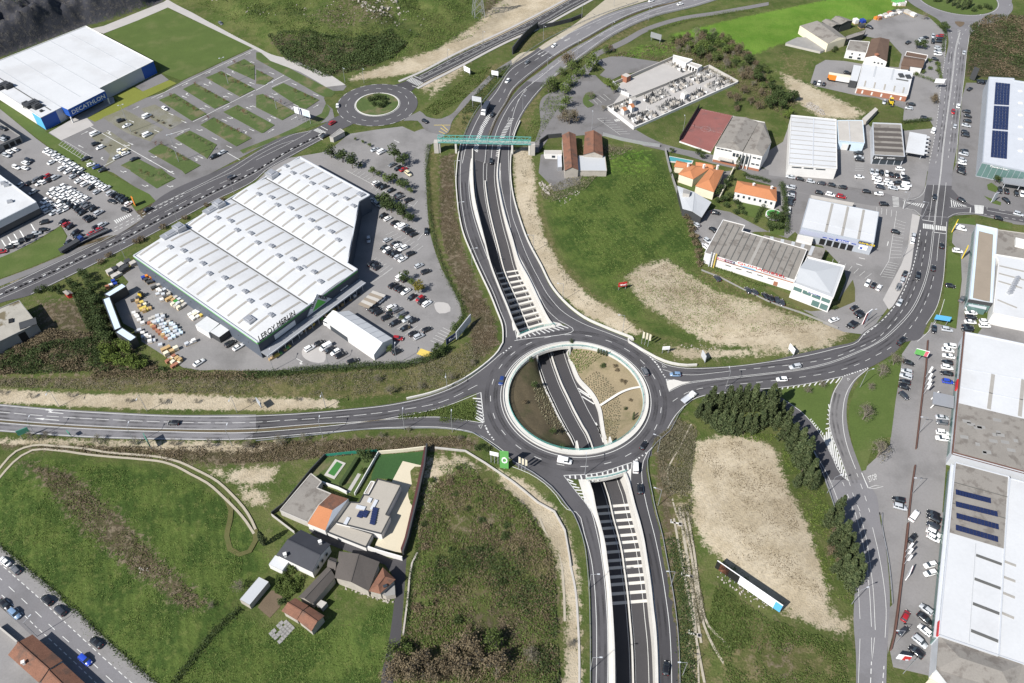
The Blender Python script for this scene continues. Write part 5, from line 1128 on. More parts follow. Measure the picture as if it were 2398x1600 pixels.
cs=bld('concrete_outbuilding','weathered grey flat concrete roof beside the orange tiled roof','outbuilding',QZ('MH','565,465 695,565 635,640 815,715 660,850 525,1060 185,915',3.0),3.0,'concrete','fibre_cement',.12)
tq=QZ('MH','815,710 1025,775 740,1165 525,1080',3.2)
A,B,C,D_=QZ('MH','815,710 1025,775',3.2)+QZ('MH','740,1165 525,1080',3.2)
R0,R1=QZ('MH','660,855 830,915',4.6)
oh=empty('tiled_outbuilding',centroid(tq),0,'outbuilding with orange tiled gable roof next to the concrete roof','outbuilding')
MB().prism(rel(oh,tq),-.1,3.2,top=False).build('wall','white_wall',oh)
mb=MB();v=rel(oh,[A,B,R1,R0,C,D_]);mb.add(v[:4],[(0,3,2,1)]);mb.build('roof_rear','roof_tile_red',oh)
mb=MB();mb.add([v[3],v[5],v[4],v[2]],[(0,1,2,3)]);mb.build('roof_front','roof_tile_orange',oh)
mb=MB();mb.add([v[1],v[2],v[4]],[(0,1,2)]);mb.build('gable','light_metal',oh)
def wallthing(name,label,pts,w,h,m,cat='wall',z0=-.1):
 c=pts[0].copy();c.z=0;o=MB().wall([p-c for p in pts],w,z0,h).build(name,m);o.location=c;return tag(o,label,cat)
mat('cream_paving',(.50,.45,.34),.9,.05,.2,.06,4)
sheet('house_terrace',QZ('MH','1690,315 1920,370 1690,1440 1340,1380 1480,1000 1500,700 1565,550'),.09,'cream_paving')
sheet('house_lawn',QZ('MH','1400,240 1970,195 1900,370 1690,320 1570,540 1380,525 1300,560 1310,480'),.085,'lawn_rich')
sheet('pool_garden',QZ('MH','745,265 1390,205 1110,745 560,465'),.07,'lawn_island')
wallthing('garden_wall','cream garden wall along the back of the green lawn',QZ('MH','1400,225 1700,200 1985,165'),.3,1.6,'cream_wall')
wallthing('garden_wall','white garden wall between pool garden and modern house',QZ('MH','1395,225 1105,735'),.25,1.5,'white_wall')
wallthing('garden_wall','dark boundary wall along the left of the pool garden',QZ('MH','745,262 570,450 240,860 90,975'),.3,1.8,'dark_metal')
wallthing('garden_wall','low grey garden wall behind the dark roofed house',QZ('MH','90,985 370,1200'),.25,1.2,'concrete')
wallthing('boundary_wall','white street wall in front of the modern house',QZ('MH','430,1060 760,1185 1240,1390 1380,1440 1690,1530'),.4,2.2,'white_wall')
wallthing('fence','green mesh fence along the road side of the pool garden',QZ('MH','745,262 1080,225 1380,205'),.08,1.6,'green_steel','fence')
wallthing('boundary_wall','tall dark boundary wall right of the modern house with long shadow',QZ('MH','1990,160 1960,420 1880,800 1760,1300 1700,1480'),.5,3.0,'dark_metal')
wallthing('hedge','narrow red leaved hedge along the tall boundary wall',QZ('MH','1975,190 1935,430 1855,800 1740,1300 1690,1440'),.9,2.6,'hedge_red','hedge')
pool=empty('swimming_pool',QZ('MH','860,420')[0],0,'rectangular swimming pool with green water and pale surround','pool')
po=QZ('MH','865,295 995,345 855,540 730,490');pi_=QZ('MH','885,325 955,360 850,505 775,470')
MB().prism(rel(pool,po),-.05,.3).build('surround','concrete',pool);MB().poly(rel(pool,pi_),.33).build('water','pool_water',pool)
wallthing('hedge','dark clipped hedge beside the pool garden path',QZ('MH','1140,295 1060,420 930,620'),1.1,1.5,'hedge','hedge')
wallthing('garden_wall','white balustrade wall below the pool',QZ('MH','700,590 900,660 1010,715'),.35,1.4,'white_wall')
MB().ribbon(QZ('MH','1160,470 1020,700'),1.2,.09).build('garden_path','paving')['kind']='structure'
# --- dark house, barns and sheds of the farm (lower left)
he=4.2
dh=house('dark_roofed_house','white walled house with dark slate roof and two chimneys','house',QZ('FM','860,110 1225,290 1000,630 560,420',he),he,5.9,'white_wall','roof_slate',0)
chimney(dh,QZ('FM','1100,275',5)[0],4.4,6.2);chimney(dh,QZ('FM','670,425',5)[0],4.4,6.0)
qa,qb=QZ('FM','1225,290 1000,630',he);windows(dh,qb,qa,3,.15,.85,2.0,3.2,.35,'glass')
bld('lean_to','small lean-to with bright white roof beside the dark roofed house','lean-to',QZ('FM','545,420 710,500 630,610 465,530',2.6),2.6,'white_wall','white_roof',.1)
house('long_barn','long narrow barn with dark fibre cement roof running down to the left','barn',QZ('FM','1190,560 1285,690 1000,1020 830,935',3.2),3.2,4.6,'stone','fibre_cement_dark',1)
br=house('wide_barn','wide barn with brown fibre cement roof along the farm lane','barn',QZ('FM','1330,375 1825,505 1690,860 1275,700',4.0),4.0,5.6,'stone','fibre_cement_dark',1)
house('barn_link','short brown roof joining the two barns','barn',QZ('FM','1220,445 1310,470 1285,610 1180,560',3.8),3.8,4.8,'stone','fibre_cement_dark',0)
oc=house('tiled_cottage','cottage with orange tiled hip roof at the bend of the lane','house',QZ('FM','1865,570 2020,720 1830,895 1690,860',4.0),4.0,5.4,'stone','roof_tile_red',1,.28)
l=QZ('FM','1890,790',5)[0]-oc.location;MB().box((l.x,l.y,4.75),(1.2,.8,.3),.5).build('skylight','glass',oc)
bld('plank_lean_to','grey plank roofed lean-to below the tiled cottage','lean-to',QZ('FM','2005,750 2015,900 1900,920 1835,890',2.4),2.4,'stone','grey_concrete',.08)
tb=house('tiled_barn','small barn with old red tiled roof, lower right half of a pair','barn',QZ('FM','965,1050 1150,1165 990,1355 815,1215',3.4),3.4,4.6,'stone','roof_tile_red',0)
tb2=house('tiled_barn','small barn with old red tiled roof, upper left half of a pair','barn',QZ('FM','790,945 955,1040 810,1215 625,1105',3.3),3.3,4.4,'stone','roof_tile_red',0)
bld('white_roof_shed','narrow shed with stained white roof at the edge of the vegetable patch','shed',QZ('FM','345,685 465,745 230,1030 110,960',2.6),2.6,'stone','white_roof_soft',.1)
bld('slab_shed','little shed with pale concrete slab roof beside the tiled barn','shed',QZ('FM','1105,965 1180,1000 1115,1070 1050,1020',2.2),2.2,'grey_concrete','concrete',.06)
sheet('vegetable_patch',QZ('FM','500,850 620,880 640,960 600,1060 480,1190 330,1060 400,960'),.06,'soil')
pave=empty('stepping_patio',QZ('FM','640,1360')[0],0,'patch of square grey paving slabs in the grass below the tiled barn','patio')
a,b_,c_=QZ('FM','500,1380 650,1220 630,1500')
slab=MB().box((0,0,.06),(1.15,1.15,.12),.75).mesh('paving_slab','grey_concrete')
for i in range(6):
 for j in range(5):
  p=a+(b_-a)*(i/5)+(c_-a)*(j/5);random.random()<.12 or link('paving_slab',slab,pave,p-pave.location)
wallthing('field_wall','low stone wall beside the farm lane, left of the scrub',Q(1,3,'1480,380 1430,480 1405,640 1390,820 1350,1130'),.5,.9,'stone')
wallthing('field_wall','pale stone wall from the parapet gate to the scrub',Q(1,2,'1640,980 1920,1010 2100,1120 2350,1290')+Q(2,2,'100,1370 230,1480')+Q(2,3,'385,0 480,170 520,400 535,500'),.45,.7,'concrete')
drain=MB().wall(smooth(Q(2,3,'530,480 575,700 600,1000 612,1300 612,1700')),.6,-.05,.18).build('drain_channel','concrete');struct(drain)
drain=MB().wall(smooth(Q(2,2,'1640,760 1540,960 1420,1240 1440,1330 1500,1567')+Q(2,3,'1540,100 1610,420 1650,800 1690,1150 1710,1600')),.5,-.05,.18).build('drain_channel','path_sand');struct(drain)
inl=0
for s_,lab in(('1490,100','upper'),('1590,580','middle'),('1660,1118','lower')):
 p=Q(2,3,s_)[0];r=empty('drain_inlet',p,-.2,'white concrete drain inlet beside the frontage road, %s of three'%lab,'drain inlet');MB().box((0,0,.15),(2.6,.5,.3)).build('basin','pale_concrete',r);MB().box((1.6,-.2,.2),(1.1,1.1,.4)).build('manhole','concrete',r);MB().box((1.6,-.2,.42),(.8,.8,.05)).build('grate','black',r);MB().box((-1.3,.3,.25),(.25,1.2,.5)).build('end_wall','pale_concrete',r)
 # --- corner house (bottom left)
ch=house('corner_house','street corner house with long red brown tiled roof, bottom left','house',Q(0,3,'300,1122 575,1362 360,1567 75,1310',3.6),3.6,5.2,'white_wall','roof_tile_red',0)
house('corner_house_wing','lower tiled roof wing continuing the corner house out of frame','house',Q(0,3,'575,1378 860,1640 620,1850 365,1580',3.2),3.2,4.8,'white_wall','roof_tile_red',0)
chimney(ch,Q(0,3,'222,1385',4.4)[0],3.8,5.4,.7)
wallthing('boundary_wall','low concrete wall beside the forecourt of the corner house',Q(0,3,'0,1060 180,1210'),.4,1.8,'concrete')
# --- farmhouse by the footbridge
fh=house('tiled_farmhouse','long farmhouse with old brown tiled roof, left of a pair','farmhouse',Q(2,0,'455,1240 580,1235 605,1560 480,1567',4.5),4.5,6.2,'stone','roof_tile_red',1)
house('tiled_farmhouse','farmhouse with old brown tiled gable roof, right of a pair','farmhouse',Q(2,0,'665,1215 820,1240 832,1430 650,1420',4.5),4.5,6.4,'stone','roof_tile_red',1)
bld('flat_annex','flat white annex roof in front of the right farmhouse','annex',Q(2,0,'605,1428 848,1432 864,1567 595,1565',3.2),3.2,'stone','white_roof_soft',.15)
wb_=bld('white_cabin','small white cabin left of the tiled farmhouse','cabin',Q(2,0,'290,1378 452,1378 455,1418 300,1412',2.8),2.8,'white_wall','concrete',.1)
panel(wb_,Q(2,0,'300,1412',2.8)[0],Q(2,0,'455,1418',2.8)[0],.4,.6,.8,2.0,'glass','window',.08)
bld('grey_shed','narrow grey shed against the left farmhouse','shed',Q(2,0,'412,1425 450,1425 455,1530 415,1535',2.4),2.4,'galvanised','light_metal',.08)
sheet('farm_yard',Q(2,0,'260,1420 400,1400 440,1530 560,1567 640,1600')+Q(2,1,'620,100 640,150 380,190 330,110 240,20'),.03,'asphalt_mid')
wallthing('boundary_wall','stone wall curving round the farmhouse garden',Q(2,0,'245,1400 250,1320 320,1270 450,1258'),.4,2.2,'dark_metal')
wallthing('fence','grey panel fence along the lane behind the farmhouses',Q(2,0,'830,1245 1000,1290 1200,1330 1350,1350'),.1,1.8,'galvanised','fence')
# --- school with the red court
ct=struct(MB().poly(QZ('SC','450,140 905,240 605,745 180,590'),.07).build('sports_court','court_red'))
b=MB();o4=QZ('SC','450,150 900,245 605,735 190,590');b.ribbon(o4+o4[:1],.05,ZM);b.ribbon([o4[0].lerp(o4[3],.5),o4[1].lerp(o4[2],.5)],.05,ZM);cc_=(o4[0]+o4[1]+o4[2]+o4[3])/4;b.ribbon(circ(cc_,2.5,n=24)+circ(cc_,2.5,n=24)[:1],.05,ZM)
b.build('court_line','paint_white',ct)
sq=QZ('SC','905,240 1340,325 1430,600 1310,790 670,650',8.5)
sc=empty('school_building',centroid(sq),0,'white walled school hall with grey double pitched roof beside the red court','school')
MB().prism(rel(sc,sq),-.1,8.5,top=False).build('wall','white_wall',sc)
pA,pB,pC,pD,pE,pF=QZ('SC','915,245 1260,325 1035,725 672,655',8.5)+QZ('SC','1085,262 905,580',9.8)
mb=MB();mb.add(rel(sc,[pA,pE,pF,pD,pB,pC]),[(0,3,2,1),(1,2,5,4),(2,3,5)]);mb.build('roof','fibre_cement',sc)
pA,pB,pC,pD,pE,pF=QZ('SC','1262,325 1345,335',8.5)+QZ('SC','1320,790 1040,735',8.5)+QZ('SC','1330,380 1220,680',9.6);pG=QZ('SC','1425,600',8.5)[0];pH=QZ('SC','1370,420',8.5)[0]
mb=MB();mb.add(rel(sc,[pA,pB,pC,pD,pE,pF,pG,pH]),[(0,3,5,4),(0,4,1),(1,4,7),(4,5,6,7),(5,2,6),(3,2,5)]);mb.build('roof_wing','fibre_cement',sc)
wa_,wb2=QZ('SC','672,655',8.5)[0],QZ('SC','1310,790',8.5)[0]
windows(sc,wa_,wb2,4,.02,.36,7.4,7.9,.8);windows(sc,wa_,wb2,3,.38,.60,5.2,7.0,.7);windows(sc,wa_,wb2,2,.6,.76,2.4,6.8,.6);windows(sc,wa_,wb2,2,.80,.99,6.4,7.1,.75);windows(sc,wa_,wb2,2,.80,.99,3.0,3.7,.75)
panel(sc,wa_,wb2,.12,.42,3.0,3.4,'concrete','porch_roof',2.0);panel(sc,wa_,wb2,0,1,0,1.2,'brick','plinth',.15)
for f in(.585,.665,.745):panel(sc,wa_,wb2,f-.008,f+.008,.2,8.3,'white_wall','pilaster',1.0)
wallthing('retaining_kerb','low white wall along the near edge of the red court',QZ('SC','180,600 605,748'),.3,.6,'white_wall')
wallthing('fence','dark mesh fence along the left side of the red court',QZ('SC','445,140 175,590'),.08,3.0,'dark_metal','fence')
# --- villa with orange roofs, cottage row house, metal shed
v1=house('orange_villa','villa with bright orange tiled hip roofs beside a turquoise pool','villa',QZ('SC','590,960 785,985 650,1280 395,1195',4.5),4.5,6.2,'cream_wall','roof_tile_orange',1,.3)
house('x','','',QZ('SC','290,900 600,955 430,1080 340,1110 165,1035',4.5)[0:2]+QZ('SC','370,1105 165,1035',4.5),4.5,6.0,'cream_wall','roof_tile_orange',1,.3,parent=v1)
house('villa_wing','long low wing of the orange villa along the pool','villa',QZ('SC','140,850 360,900 310,960 105,935',3.2),3.2,4.2,'cream_wall','roof_tile_orange',0,.15)
house('villa_wing','upper wing of the orange villa beside the lane','villa',QZ('SC','400,870 680,925 640,965 400,920',4.0),4.0,5.0,'cream_wall','roof_tile_orange',0,.15)
for s_ in('300,925','510,945','695,955'):chimney(v1,QZ('SC',s_,5.5)[0],4.6,7.0)
vp=empty('villa_pool',QZ('SC','190,840')[0],0,'long turquoise swimming pool beside the orange villa','pool');MB().prism(rel(vp,QZ('SC','35,790 370,855 350,900 20,870')),-.05,.25).build('surround','pale_concrete',vp);MB().poly(rel(vp,QZ('SC','50,800 355,860 340,885 35,862')),.28).build('water','pool_blue',vp)
wallthing('boundary_wall','pale boundary wall on the right of the villa drive',QZ('SC','910,985 720,1380'),.4,2.0,'cream_wall')
sheet('villa_drive',QZ('SC','760,1000 905,985 740,1360 640,1320'),.05,'asphalt_mid');sheet('villa_lawn',QZ('SC','160,1130 400,1190 390,1270 200,1190'),.05,'lawn')
wallthing('boundary_wall','long grey wall between the green field and the villa',Q(2,0,'1400,1390 1440,1560')+Q(2,1,'1450,20 1480,120 1560,360'),.35,1.8,'grey_concrete')
rhq=QZ('SC','1045,1090 1520,1215 1500,1410 920,1275',4.5)
rh=house('red_tile_house','long white house with red tiled hip roof above the garden','house',QZ('SC','965,1125 1500,1215 1505,1405 925,1275',4.6),4.6,6.2,'white_wall','roof_tile_orange',0,.2)
chimney(rh,QZ('SC','1185,1200',5.5)[0],4.7,7.0);chimney(rh,QZ('SC','1430,1240',5.5)[0],4.7,7.0)
windows(rh,QZ('SC','925,1275',4.6)[0],QZ('SC','1505,1405',4.6)[0],7,.05,.95,2.4,3.6,.35)
sheet('garden_lawn',QZ('SC','930,1400 1280,1470 1290,1500 1250,1650 1000,1560'),.05,'lawn');sheet('garden_lawn',Q(3,1,'0,380 100,350 160,470 150,600 20,580'),.05,'lawn')
op=Q(3,1,'52,415')[0];o=empty('round_pool',op,0,'small oval garden pool with white rim and green water','pool');MB().prism(circ(Vector((0,0,0)),3.6,n=28),0,1.0).build('rim','white_wall',o);MB().poly(circ(Vector((0,0,0)),3.2,n=28),1.02).build('water','deep_green',o)
ms=house('metal_shed','open metal shed with white curved roof beside the villa wall','shed',Q(2,1,'1510,140 1825,290 1735,430 1560,350',4.0),4.0,4.9,'dark_metal','white_roof_soft',1)
bld('water_tank_hut','grey tank hut standing on the metal shed roof','hut',Q(2,1,'1570,165 1635,185 1625,215 1565,205',6.5),6.5,'concrete','grey_concrete',.1)
# --- grey ribbed workshop with lettering, white hip annex, garage
H=5.8
wq=QZ('QU','350,95 680,180 635,265 1630,550 1440,1020 70,600',H)
wk=bld('grey_ribbed_workshop','long white workshop with grey ribbed roof and red QUIMADIESEL lettering','workshop',wq,H,'white_wall','fibre_cement',.2)
qq=QZ('QU','340,100 1640,545 1440,1015 75,600',H)
for i in range(1,14):
 u=i/14;v0=.0 if u<.26 else .02
 if u>.26:v0=.09
 strips(wk,qq,[(u,v0+.02,u,.985)],.35 if i!=7 else 1.2,H-.2,'dark_strip' if i!=7 else 'grey_strip','roof_seam')
f0,f1=QZ('QU','75,600',H)[0],QZ('QU','1440,1020',H)[0];fdir=(f1-f0);fdir.z=0;fnn=Vector((fdir.y,-fdir.x,0)).normalized()
panel(wk,f0,f1,.12,1,4.1,4.5,'brick','brown_stripe',.1)
panel(wk,f0,f1,.13,.23,4.6,5.9,'white_wall','sign_panel',.3);panel(wk,f0,f1,.235,.345,4.6,5.8,'sign_navy','sign_panel',.3);panel(wk,f0,f1,.36,.64,4.7,6.6,'white_wall','sign_panel',.3);panel(wk,f0,f1,.66,1,4.8,5.6,'light_metal','sign_panel',.12)
text(wk,'BOSCH',f0.lerp(f1,.14)+fnn*.32-up*(H-4.9),fdir,up,(6,.8),'sign_pink');text(wk,'Diesel Service',f0.lerp(f1,.245)+fnn*.32-up*(H-4.95),fdir,up,(7.2,.7),'sign_white');text(wk,'QUIMADIESEL',f0.lerp(f1,.368)+fnn*.32-up*(H-5.6),fdir,up,(20,1.0),'sign_red')
panel(wk,f0,f1,.41,.58,4.75,5.2,'sky_blue','sign_panel',.34)
windows(wk,f0,f1,5,.22,.82,2.6,3.0,.55,'dark_metal');panel(wk,f0,f1,.80,.845,.1,2.2,'brick','door',.1)
for k,m in((.075,'light_metal'),(.105,'white_wall'),(.13,'paint_yellow')):
 p=f0.lerp(f1,k)+fnn*.9-wk.location;MB().cyl((p.x,p.y,0),(p.x,p.y,7.6),.28,.28,10).build('flue_pipe',m,wk)
b4=QZ('QU','960,340 1910,520 1830,720 1640,560',4.2);lt=bld('ribbed_lean_to','pale ribbed lean-to roof behind the grey workshop','lean-to',QZ('QU','980,330 1920,540 1840,715 1625,640 1655,560 960,350',4.2),4.2,'concrete','fibre_cement',.08)
for f in(.12,.3,.48,.64,.8):strips(lt,QZ('QU','980,330 1920,540 1840,715 1000,370',4.2),[(f,.02,f,.95)],1.4,4.15,'white_roof_soft','roof_panel')
H=8.0
hq=QZ('QU','1640,660 2210,800 2030,1290 1430,1060',H)
hp_=bld('white_hip_annex','white showroom annex with pale hipped roof and glazed front','showroom',hq,8.0,'white_wall','white_roof_soft',.5)
A,B,C,D_=rel(hp_,QZ('QU','1625,690 2145,815 2000,1230 1450,1040',7.6));ap=rel(hp_,QZ('QU','1760,890',9.0))[0];a1=rel(hp_,QZ('QU','1520,830',9.0))[0]
MB().add([A,B,C,D_,ap,a1],[(0,5,4,1),(1,4,2),(2,4,5,3),(3,5,0)]).build('hip_roof','white_roof_soft',hp_)
g0,g1=QZ('QU','1430,1060',H)[0],QZ('QU','2030,1290',H)[0]
windows(hp_,g0,g1,4,.02,.98,4.6,6.4,.88,'green_glass','shop_window');windows(hp_,g0,g1,2,.55,.98,.6,3.4,.88,'green_glass','shop_window');panel(hp_,g0,g1,.38,.62,6.2,7.0,'white_wall','sign_panel',.3)
text(hp_,'Quimadiesel',g0.lerp(g1,.40)+(Vector((g1.y-g0.y,g0.x-g1.x,0)).normalized())*.34-up*(H-6.4),g1-g0,up,(4.6,.45),'sign_blue')
H=6.0
gq=QZ('GA','345,240 1940,555 1825,1265 160,905',H)
gfront=QZ('GA','160,905 1825,1265',H)
ga=bld('tyre_garage','white roofed garage with lilac grey front and open service bays','garage',gq,H,'silver_wall','white_roof',.15)
strips(ga,[gq[0],gq[1],gq[2],gq[3]],[(.34,.02,.34,.99),(.565,.02,.565,.99),(.79,.02,.79,.99)],1.0,H-.12,'grey_strip','skylight');strips(ga,[gq[0],gq[1],gq[2],gq[3]],[(.0,.74,1,.74)],.25,H-.12,'light_metal','roof_seam')
g0,g1=gfront;gd=g1-g0;gd.z=0;gn=Vector((gd.y,-gd.x,0)).normalized();gc=ga.location
fb=[Vector((p.x,p.y,0))for p in(g0,g1)]
MB().prism([fb[0]-gc,fb[1]-gc,fb[1]+gn*.8-gc,fb[0]+gn*.8-gc],0,H-.4).build('front_block','silver_wall',ga)
for k in range(5):panel(ga,g0+gn*.8,g1+gn*.8,.30+.096*k,.375+.096*k,.05,3.0,'black','service_bay',.06)
mat('lilac_cladding',(.34,.36,.44),.5,.04,.3,.03,3);panel(ga,g0+gn*.8,g1+gn*.8,0,1,3.2,H-.45,'lilac_cladding','fascia',.1)
panel(ga,g0+gn*.8,g1+gn*.8,.50,.68,3.7,4.7,'sign_blue','sign_panel',.2);text(ga,'Oficina',g0.lerp(g1,.53)+gn*1.06-up*(H-3.9),gd,up,(5.2,.6),'sign_white')
for f in(.32,.41,.72):panel(ga,g0+gn*.8,g1+gn*.8,f,f+.06,3.8,4.2,'sign_blue','sign_panel',.18)
panel(ga,g0+gn*.8,g1+gn*.8,.80,.97,4.9,6.1,'sign_navy','sign_panel',.3);text(ga,'norauto',g0.lerp(g1,.805)+gn*1.14-up*(H-5.1),gd,up,(6.4,.9),'sign_yellow');panel(ga,g0+gn*.8,g1+gn*.8,.83,.94,2.0,4.2,'sign_white','poster',.2)
panel(ga,g0+gn*.8,g1+gn*.8,.845,.88,2.3,3.3,'sign_blue','poster_print',.24)
bld('garage_lean_to','cream flat roofed lean-to at the left end of the garage','lean-to',QZ('GA','80,1070 440,1140 400,1290 60,1180',4.0),4.0,'white_wall','pale_concrete',.08)
bld('loading_shed','long grey fluted shed roof behind the garage along the street','shed',QZ('GA','380,165 1380,345 1340,410 390,230',3.0),3.0,'concrete','concrete',.1)
sheet('garage_side_yard',QZ('GA','60,100 350,160 90,1050 -220,860 -100,500'),.05,'asphalt_mid')
# --- more buildings: north east and right edge
H=6.0
rq=Q(3,0,'215,1055 628,1095 634,1548 193,1512',H)
rb_=bld('ribbed_hall','tall white hall with eleven ribs across its white roof','hall',rq,H,'white_wall','white_roof',.25)
strips(rb_,rq,[(.0,(i+.5)/11,1,(i+.5)/11)for i in range(11)],.3,H-.2,'grey_strip','roof_rib');strips(rb_,rq,[(.5,.01,.5,.99)],.35,H-.15,'light_metal','ridge')
windows(rb_,rq[3],rq[2],3,.05,.8,4.6,5.2,.8,'glass')
an=bld('pale_annex','pale blue annex with grey pitched roof between two halls','annex',Q(3,0,'637,1105 870,1105 888,1312 650,1290',5.0),5.0,'pale_blue','concrete',.15)
strips(an,Q(3,0,'637,1105 870,1105 888,1312 650,1290',5.0),[(.45,.02,.45,.98)],.3,4.95,'light_metal','ridge');a_,b_=Q(3,0,'650,1290',5)[0],Q(3,0,'888,1312',5)[0];panel(an,a_,b_,.18,.42,.1,3.4,'white_wall','roller_door',.1);panel(an,a_,b_,.44,.52,.1,3.4,'black','door',.08)
jq=Q(3,0,'965,1125 1225,1135 1255,1435 975,1420',5.2)
jp=bld('grey_showroom','car showroom with dark banded grey roof and Jeep lettering','showroom',jq,5.2,'light_metal','fibre_cement',.5)
strips(jp,jq,[(.03,v_,.97,v_)for v_ in(.18,.34,.50,.66,.82)],2.6,4.75,'fibre_cement_dark','roof_band')
a_,b_=jq[3],jq[2];nn_=Vector((b_.y-a_.y,a_.x-b_.x,0)).normalized();panel(jp,a_,b_,0,1,3.0,5.1,'dark_metal','fascia',.4);windows(jp,a_,b_,4,.02,.98,.2,2.8,.9,'glass','shop_window');text(jp,'Jeep',a_.lerp(b_,.05)+nn_*.42-up*(5.2-3.6),b_-a_,up,(4,1.1),'sign_white');text(jp,'SUZUKI',a_.lerp(b_,.45)+nn_*.42-up*(5.2-3.7),b_-a_,up,(3.6,.6),'sign_white')
cq=Q(3,0,'1300,1210 1460,1240 1435,1420 1265,1392',3.8)
cn=empty('forecourt_canopy',centroid(cq),0,'white forecourt canopy with slotted edge beside the grey showroom','canopy');MB().prism(rel(cn,cq),3.4,3.9).build('roof','white_roof',cn)
for p in rel(cn,cq):MB().cyl((p.x*.8,p.y*.8,0),(p.x*.8,p.y*.8,3.5),.15,.15,8).build('post','light_metal',cn)
for i in range(5):
 p=cq[1].lerp(cq[2],(i+.5)/5)-cn.location;MB().box((p.x+.6,p.y,3.65),(1.6,1.1,.4)).build('slat','white_roof',cn)
bld('concrete_bunker','narrow tilted concrete block on the waste ground behind the showroom','block',Q(3,0,'868,1085 985,985 1012,1003 905,1115',3.0),3.0,'stone','concrete',.1)
def pitched(name,label,cat,key,left,right,ridge,he,hr,wall,roofm):
 A,B=QZ(key,left,he);C,D_=QZ(key,right,he);R0,R1=QZ(key,ridge,hr);r=empty(name,centroid([A,B,C,D_]),0,label,cat);v=rel(r,[A,B,C,D_,R0,R1])
 MB().prism([v[0],v[1],v[3],v[2]],-.1,he,top=False).build('wall',wall,r)
 MB().add([v[0],v[1],v[5],v[4]],[(0,1,2,3)]).build('roof_slope',roofm,r);MB().add([v[2],v[3],v[5],v[4]],[(3,2,1,0)]).build('roof_slope',roofm,r)
 MB().add([v[1],v[3],v[5]],[(0,1,2)]).build('gable',wall,r);MB().add([v[0],v[2],v[4]],[(2,1,0)]).build('gable',wall,r);return r
pitched('farm_shed','big cream walled shed with grey pitched roof by the crop field','shed','NE','238,288 705,592','760,300 1010,492','525,205 890,482',5.0,6.6,'cream_wall','fibre_cement')
house('open_shed','grey roofed open shed next to the crop field, middle of three','shed',QZ('NE','600,220 715,180 920,268 760,318',5),5.0,5.8,'dark_metal','fibre_cement',1)
house('open_shed','grey roofed open shed next to the crop field, far one of three','shed',QZ('NE','760,185 890,128 1130,208 925,268',5),5.0,6.0,'dark_metal','fibre_cement',1)
bld('low_terrace','low grey flat terrace roof in front of the cream shed','terrace',QZ('NE','0,570 190,480 360,480 690,680 580,720 0,585',1.2),1.2,'concrete','grey_concrete',.1)
bld('lean_roof','narrow grey lean-to roof beside the machinery yard','lean-to',QZ('NE','1000,462 1345,350 1300,425 1020,515',4),4.0,'dark_metal','fibre_cement',.1)
fq=QZ('NE','1072,530 1400,555 1345,742 1012,692',4.8);fl_=bld('flat_white_house','flat grey roofed white building left of the dark gabled house','house',fq,4.8,'white_wall','fibre_cement',.15);windows(fl_,fq[3],fq[2],2,.15,.9,2.6,3.6,.22);windows(fl_,fq[3],fq[2],2,.1,.95,.4,1.6,.4)
g2=pitched('dark_gable_house','white house with dark gabled roof and small gable windows','house','NE','1430,505 1322,822','1735,520 1690,892','1582,482 1490,790',5.4,7.2,'white_wall','roof_tile_brown')
a_,b_=QZ('NE','1322,822',5.4)[0],QZ('NE','1690,892',5.4)[0];windows(g2,a_,b_,3,.4,.9,3.4,4.2,.5);chimney(g2,QZ('NE','1510,800',6.5)[0],5.4,7.8,1.6,'brick')
hq_=QZ('NE','1292,912 2128,1062 2035,1440 1192,1296',4.2);bh=bld('brick_fronted_hall','white roofed hall with low brick front and two dark roof hatches','hall',hq_,4.2,'white_wall','white_roof',.15)
strips(bh,hq_,[(.27,.02,.27,.5),(.62,.02,.62,.5)],.9,4.1,'white_roof_soft','skylight');strips(bh,hq_,[(u,.72,u,.96)for u in(.14,.33,.53,.72,.9)],.7,4.1,'gravel_roof','skylight');strips(bh,hq_,[(.71,.42,.95,.42)],1.2,4.1,'dark_strip','roof_slot')
for u in(.79,.93):l=lerp2(hq_,u,.26)-bh.location;MB().box((l.x,l.y,4.5),(2.4,3.4,.8)).build('roof_hatch','dark_metal',bh)
panel(bh,hq_[3],hq_[2],.02,1,.2,3.0,'brick','brick_front',.15)
for k in range(5):panel(bh,hq_[3],hq_[2],.12+.19*k,.15+.19*k,.6,2.4,'white_wall','window',.2)
bld('loading_awning','white loading awning attached to the brick fronted hall','awning',QZ('NE','1135,935 1268,958 1195,1218 1072,1196',4.2),4.2,'dark_metal','white_roof',.1)
house('brown_roof_cottage','white cottage with brown pitched roof near the busy road','cottage',Q(3,0,'1250,515 1440,545 1420,625 1220,598',3.6),3.6,5.0,'white_wall','roof_tile_brown',0)
bld('cottage_rear_block','white rear block with brown roof edge behind the cottage','annex',Q(3,0,'1275,470 1468,505 1455,545 1258,512',3.4),3.4,'white_wall','roof_tile_brown',.3)
house('cottage_porch','small white porch gable in front of the brown cottage','porch',Q(3,0,'1225,600 1300,612 1295,640 1215,632',2.6),2.6,3.4,'white_wall','roof_tile_brown',0)
H=8.0
sq_=Q(3,0,'2030,705 2260,718 2262,735 2700,800 2700,1640 1970,1485',H)
sol=bld('solar_showroom','big pale blue showroom with three blocks of solar panels, right edge','showroom',sq_,H,'silver_wall','light_metal',.4)
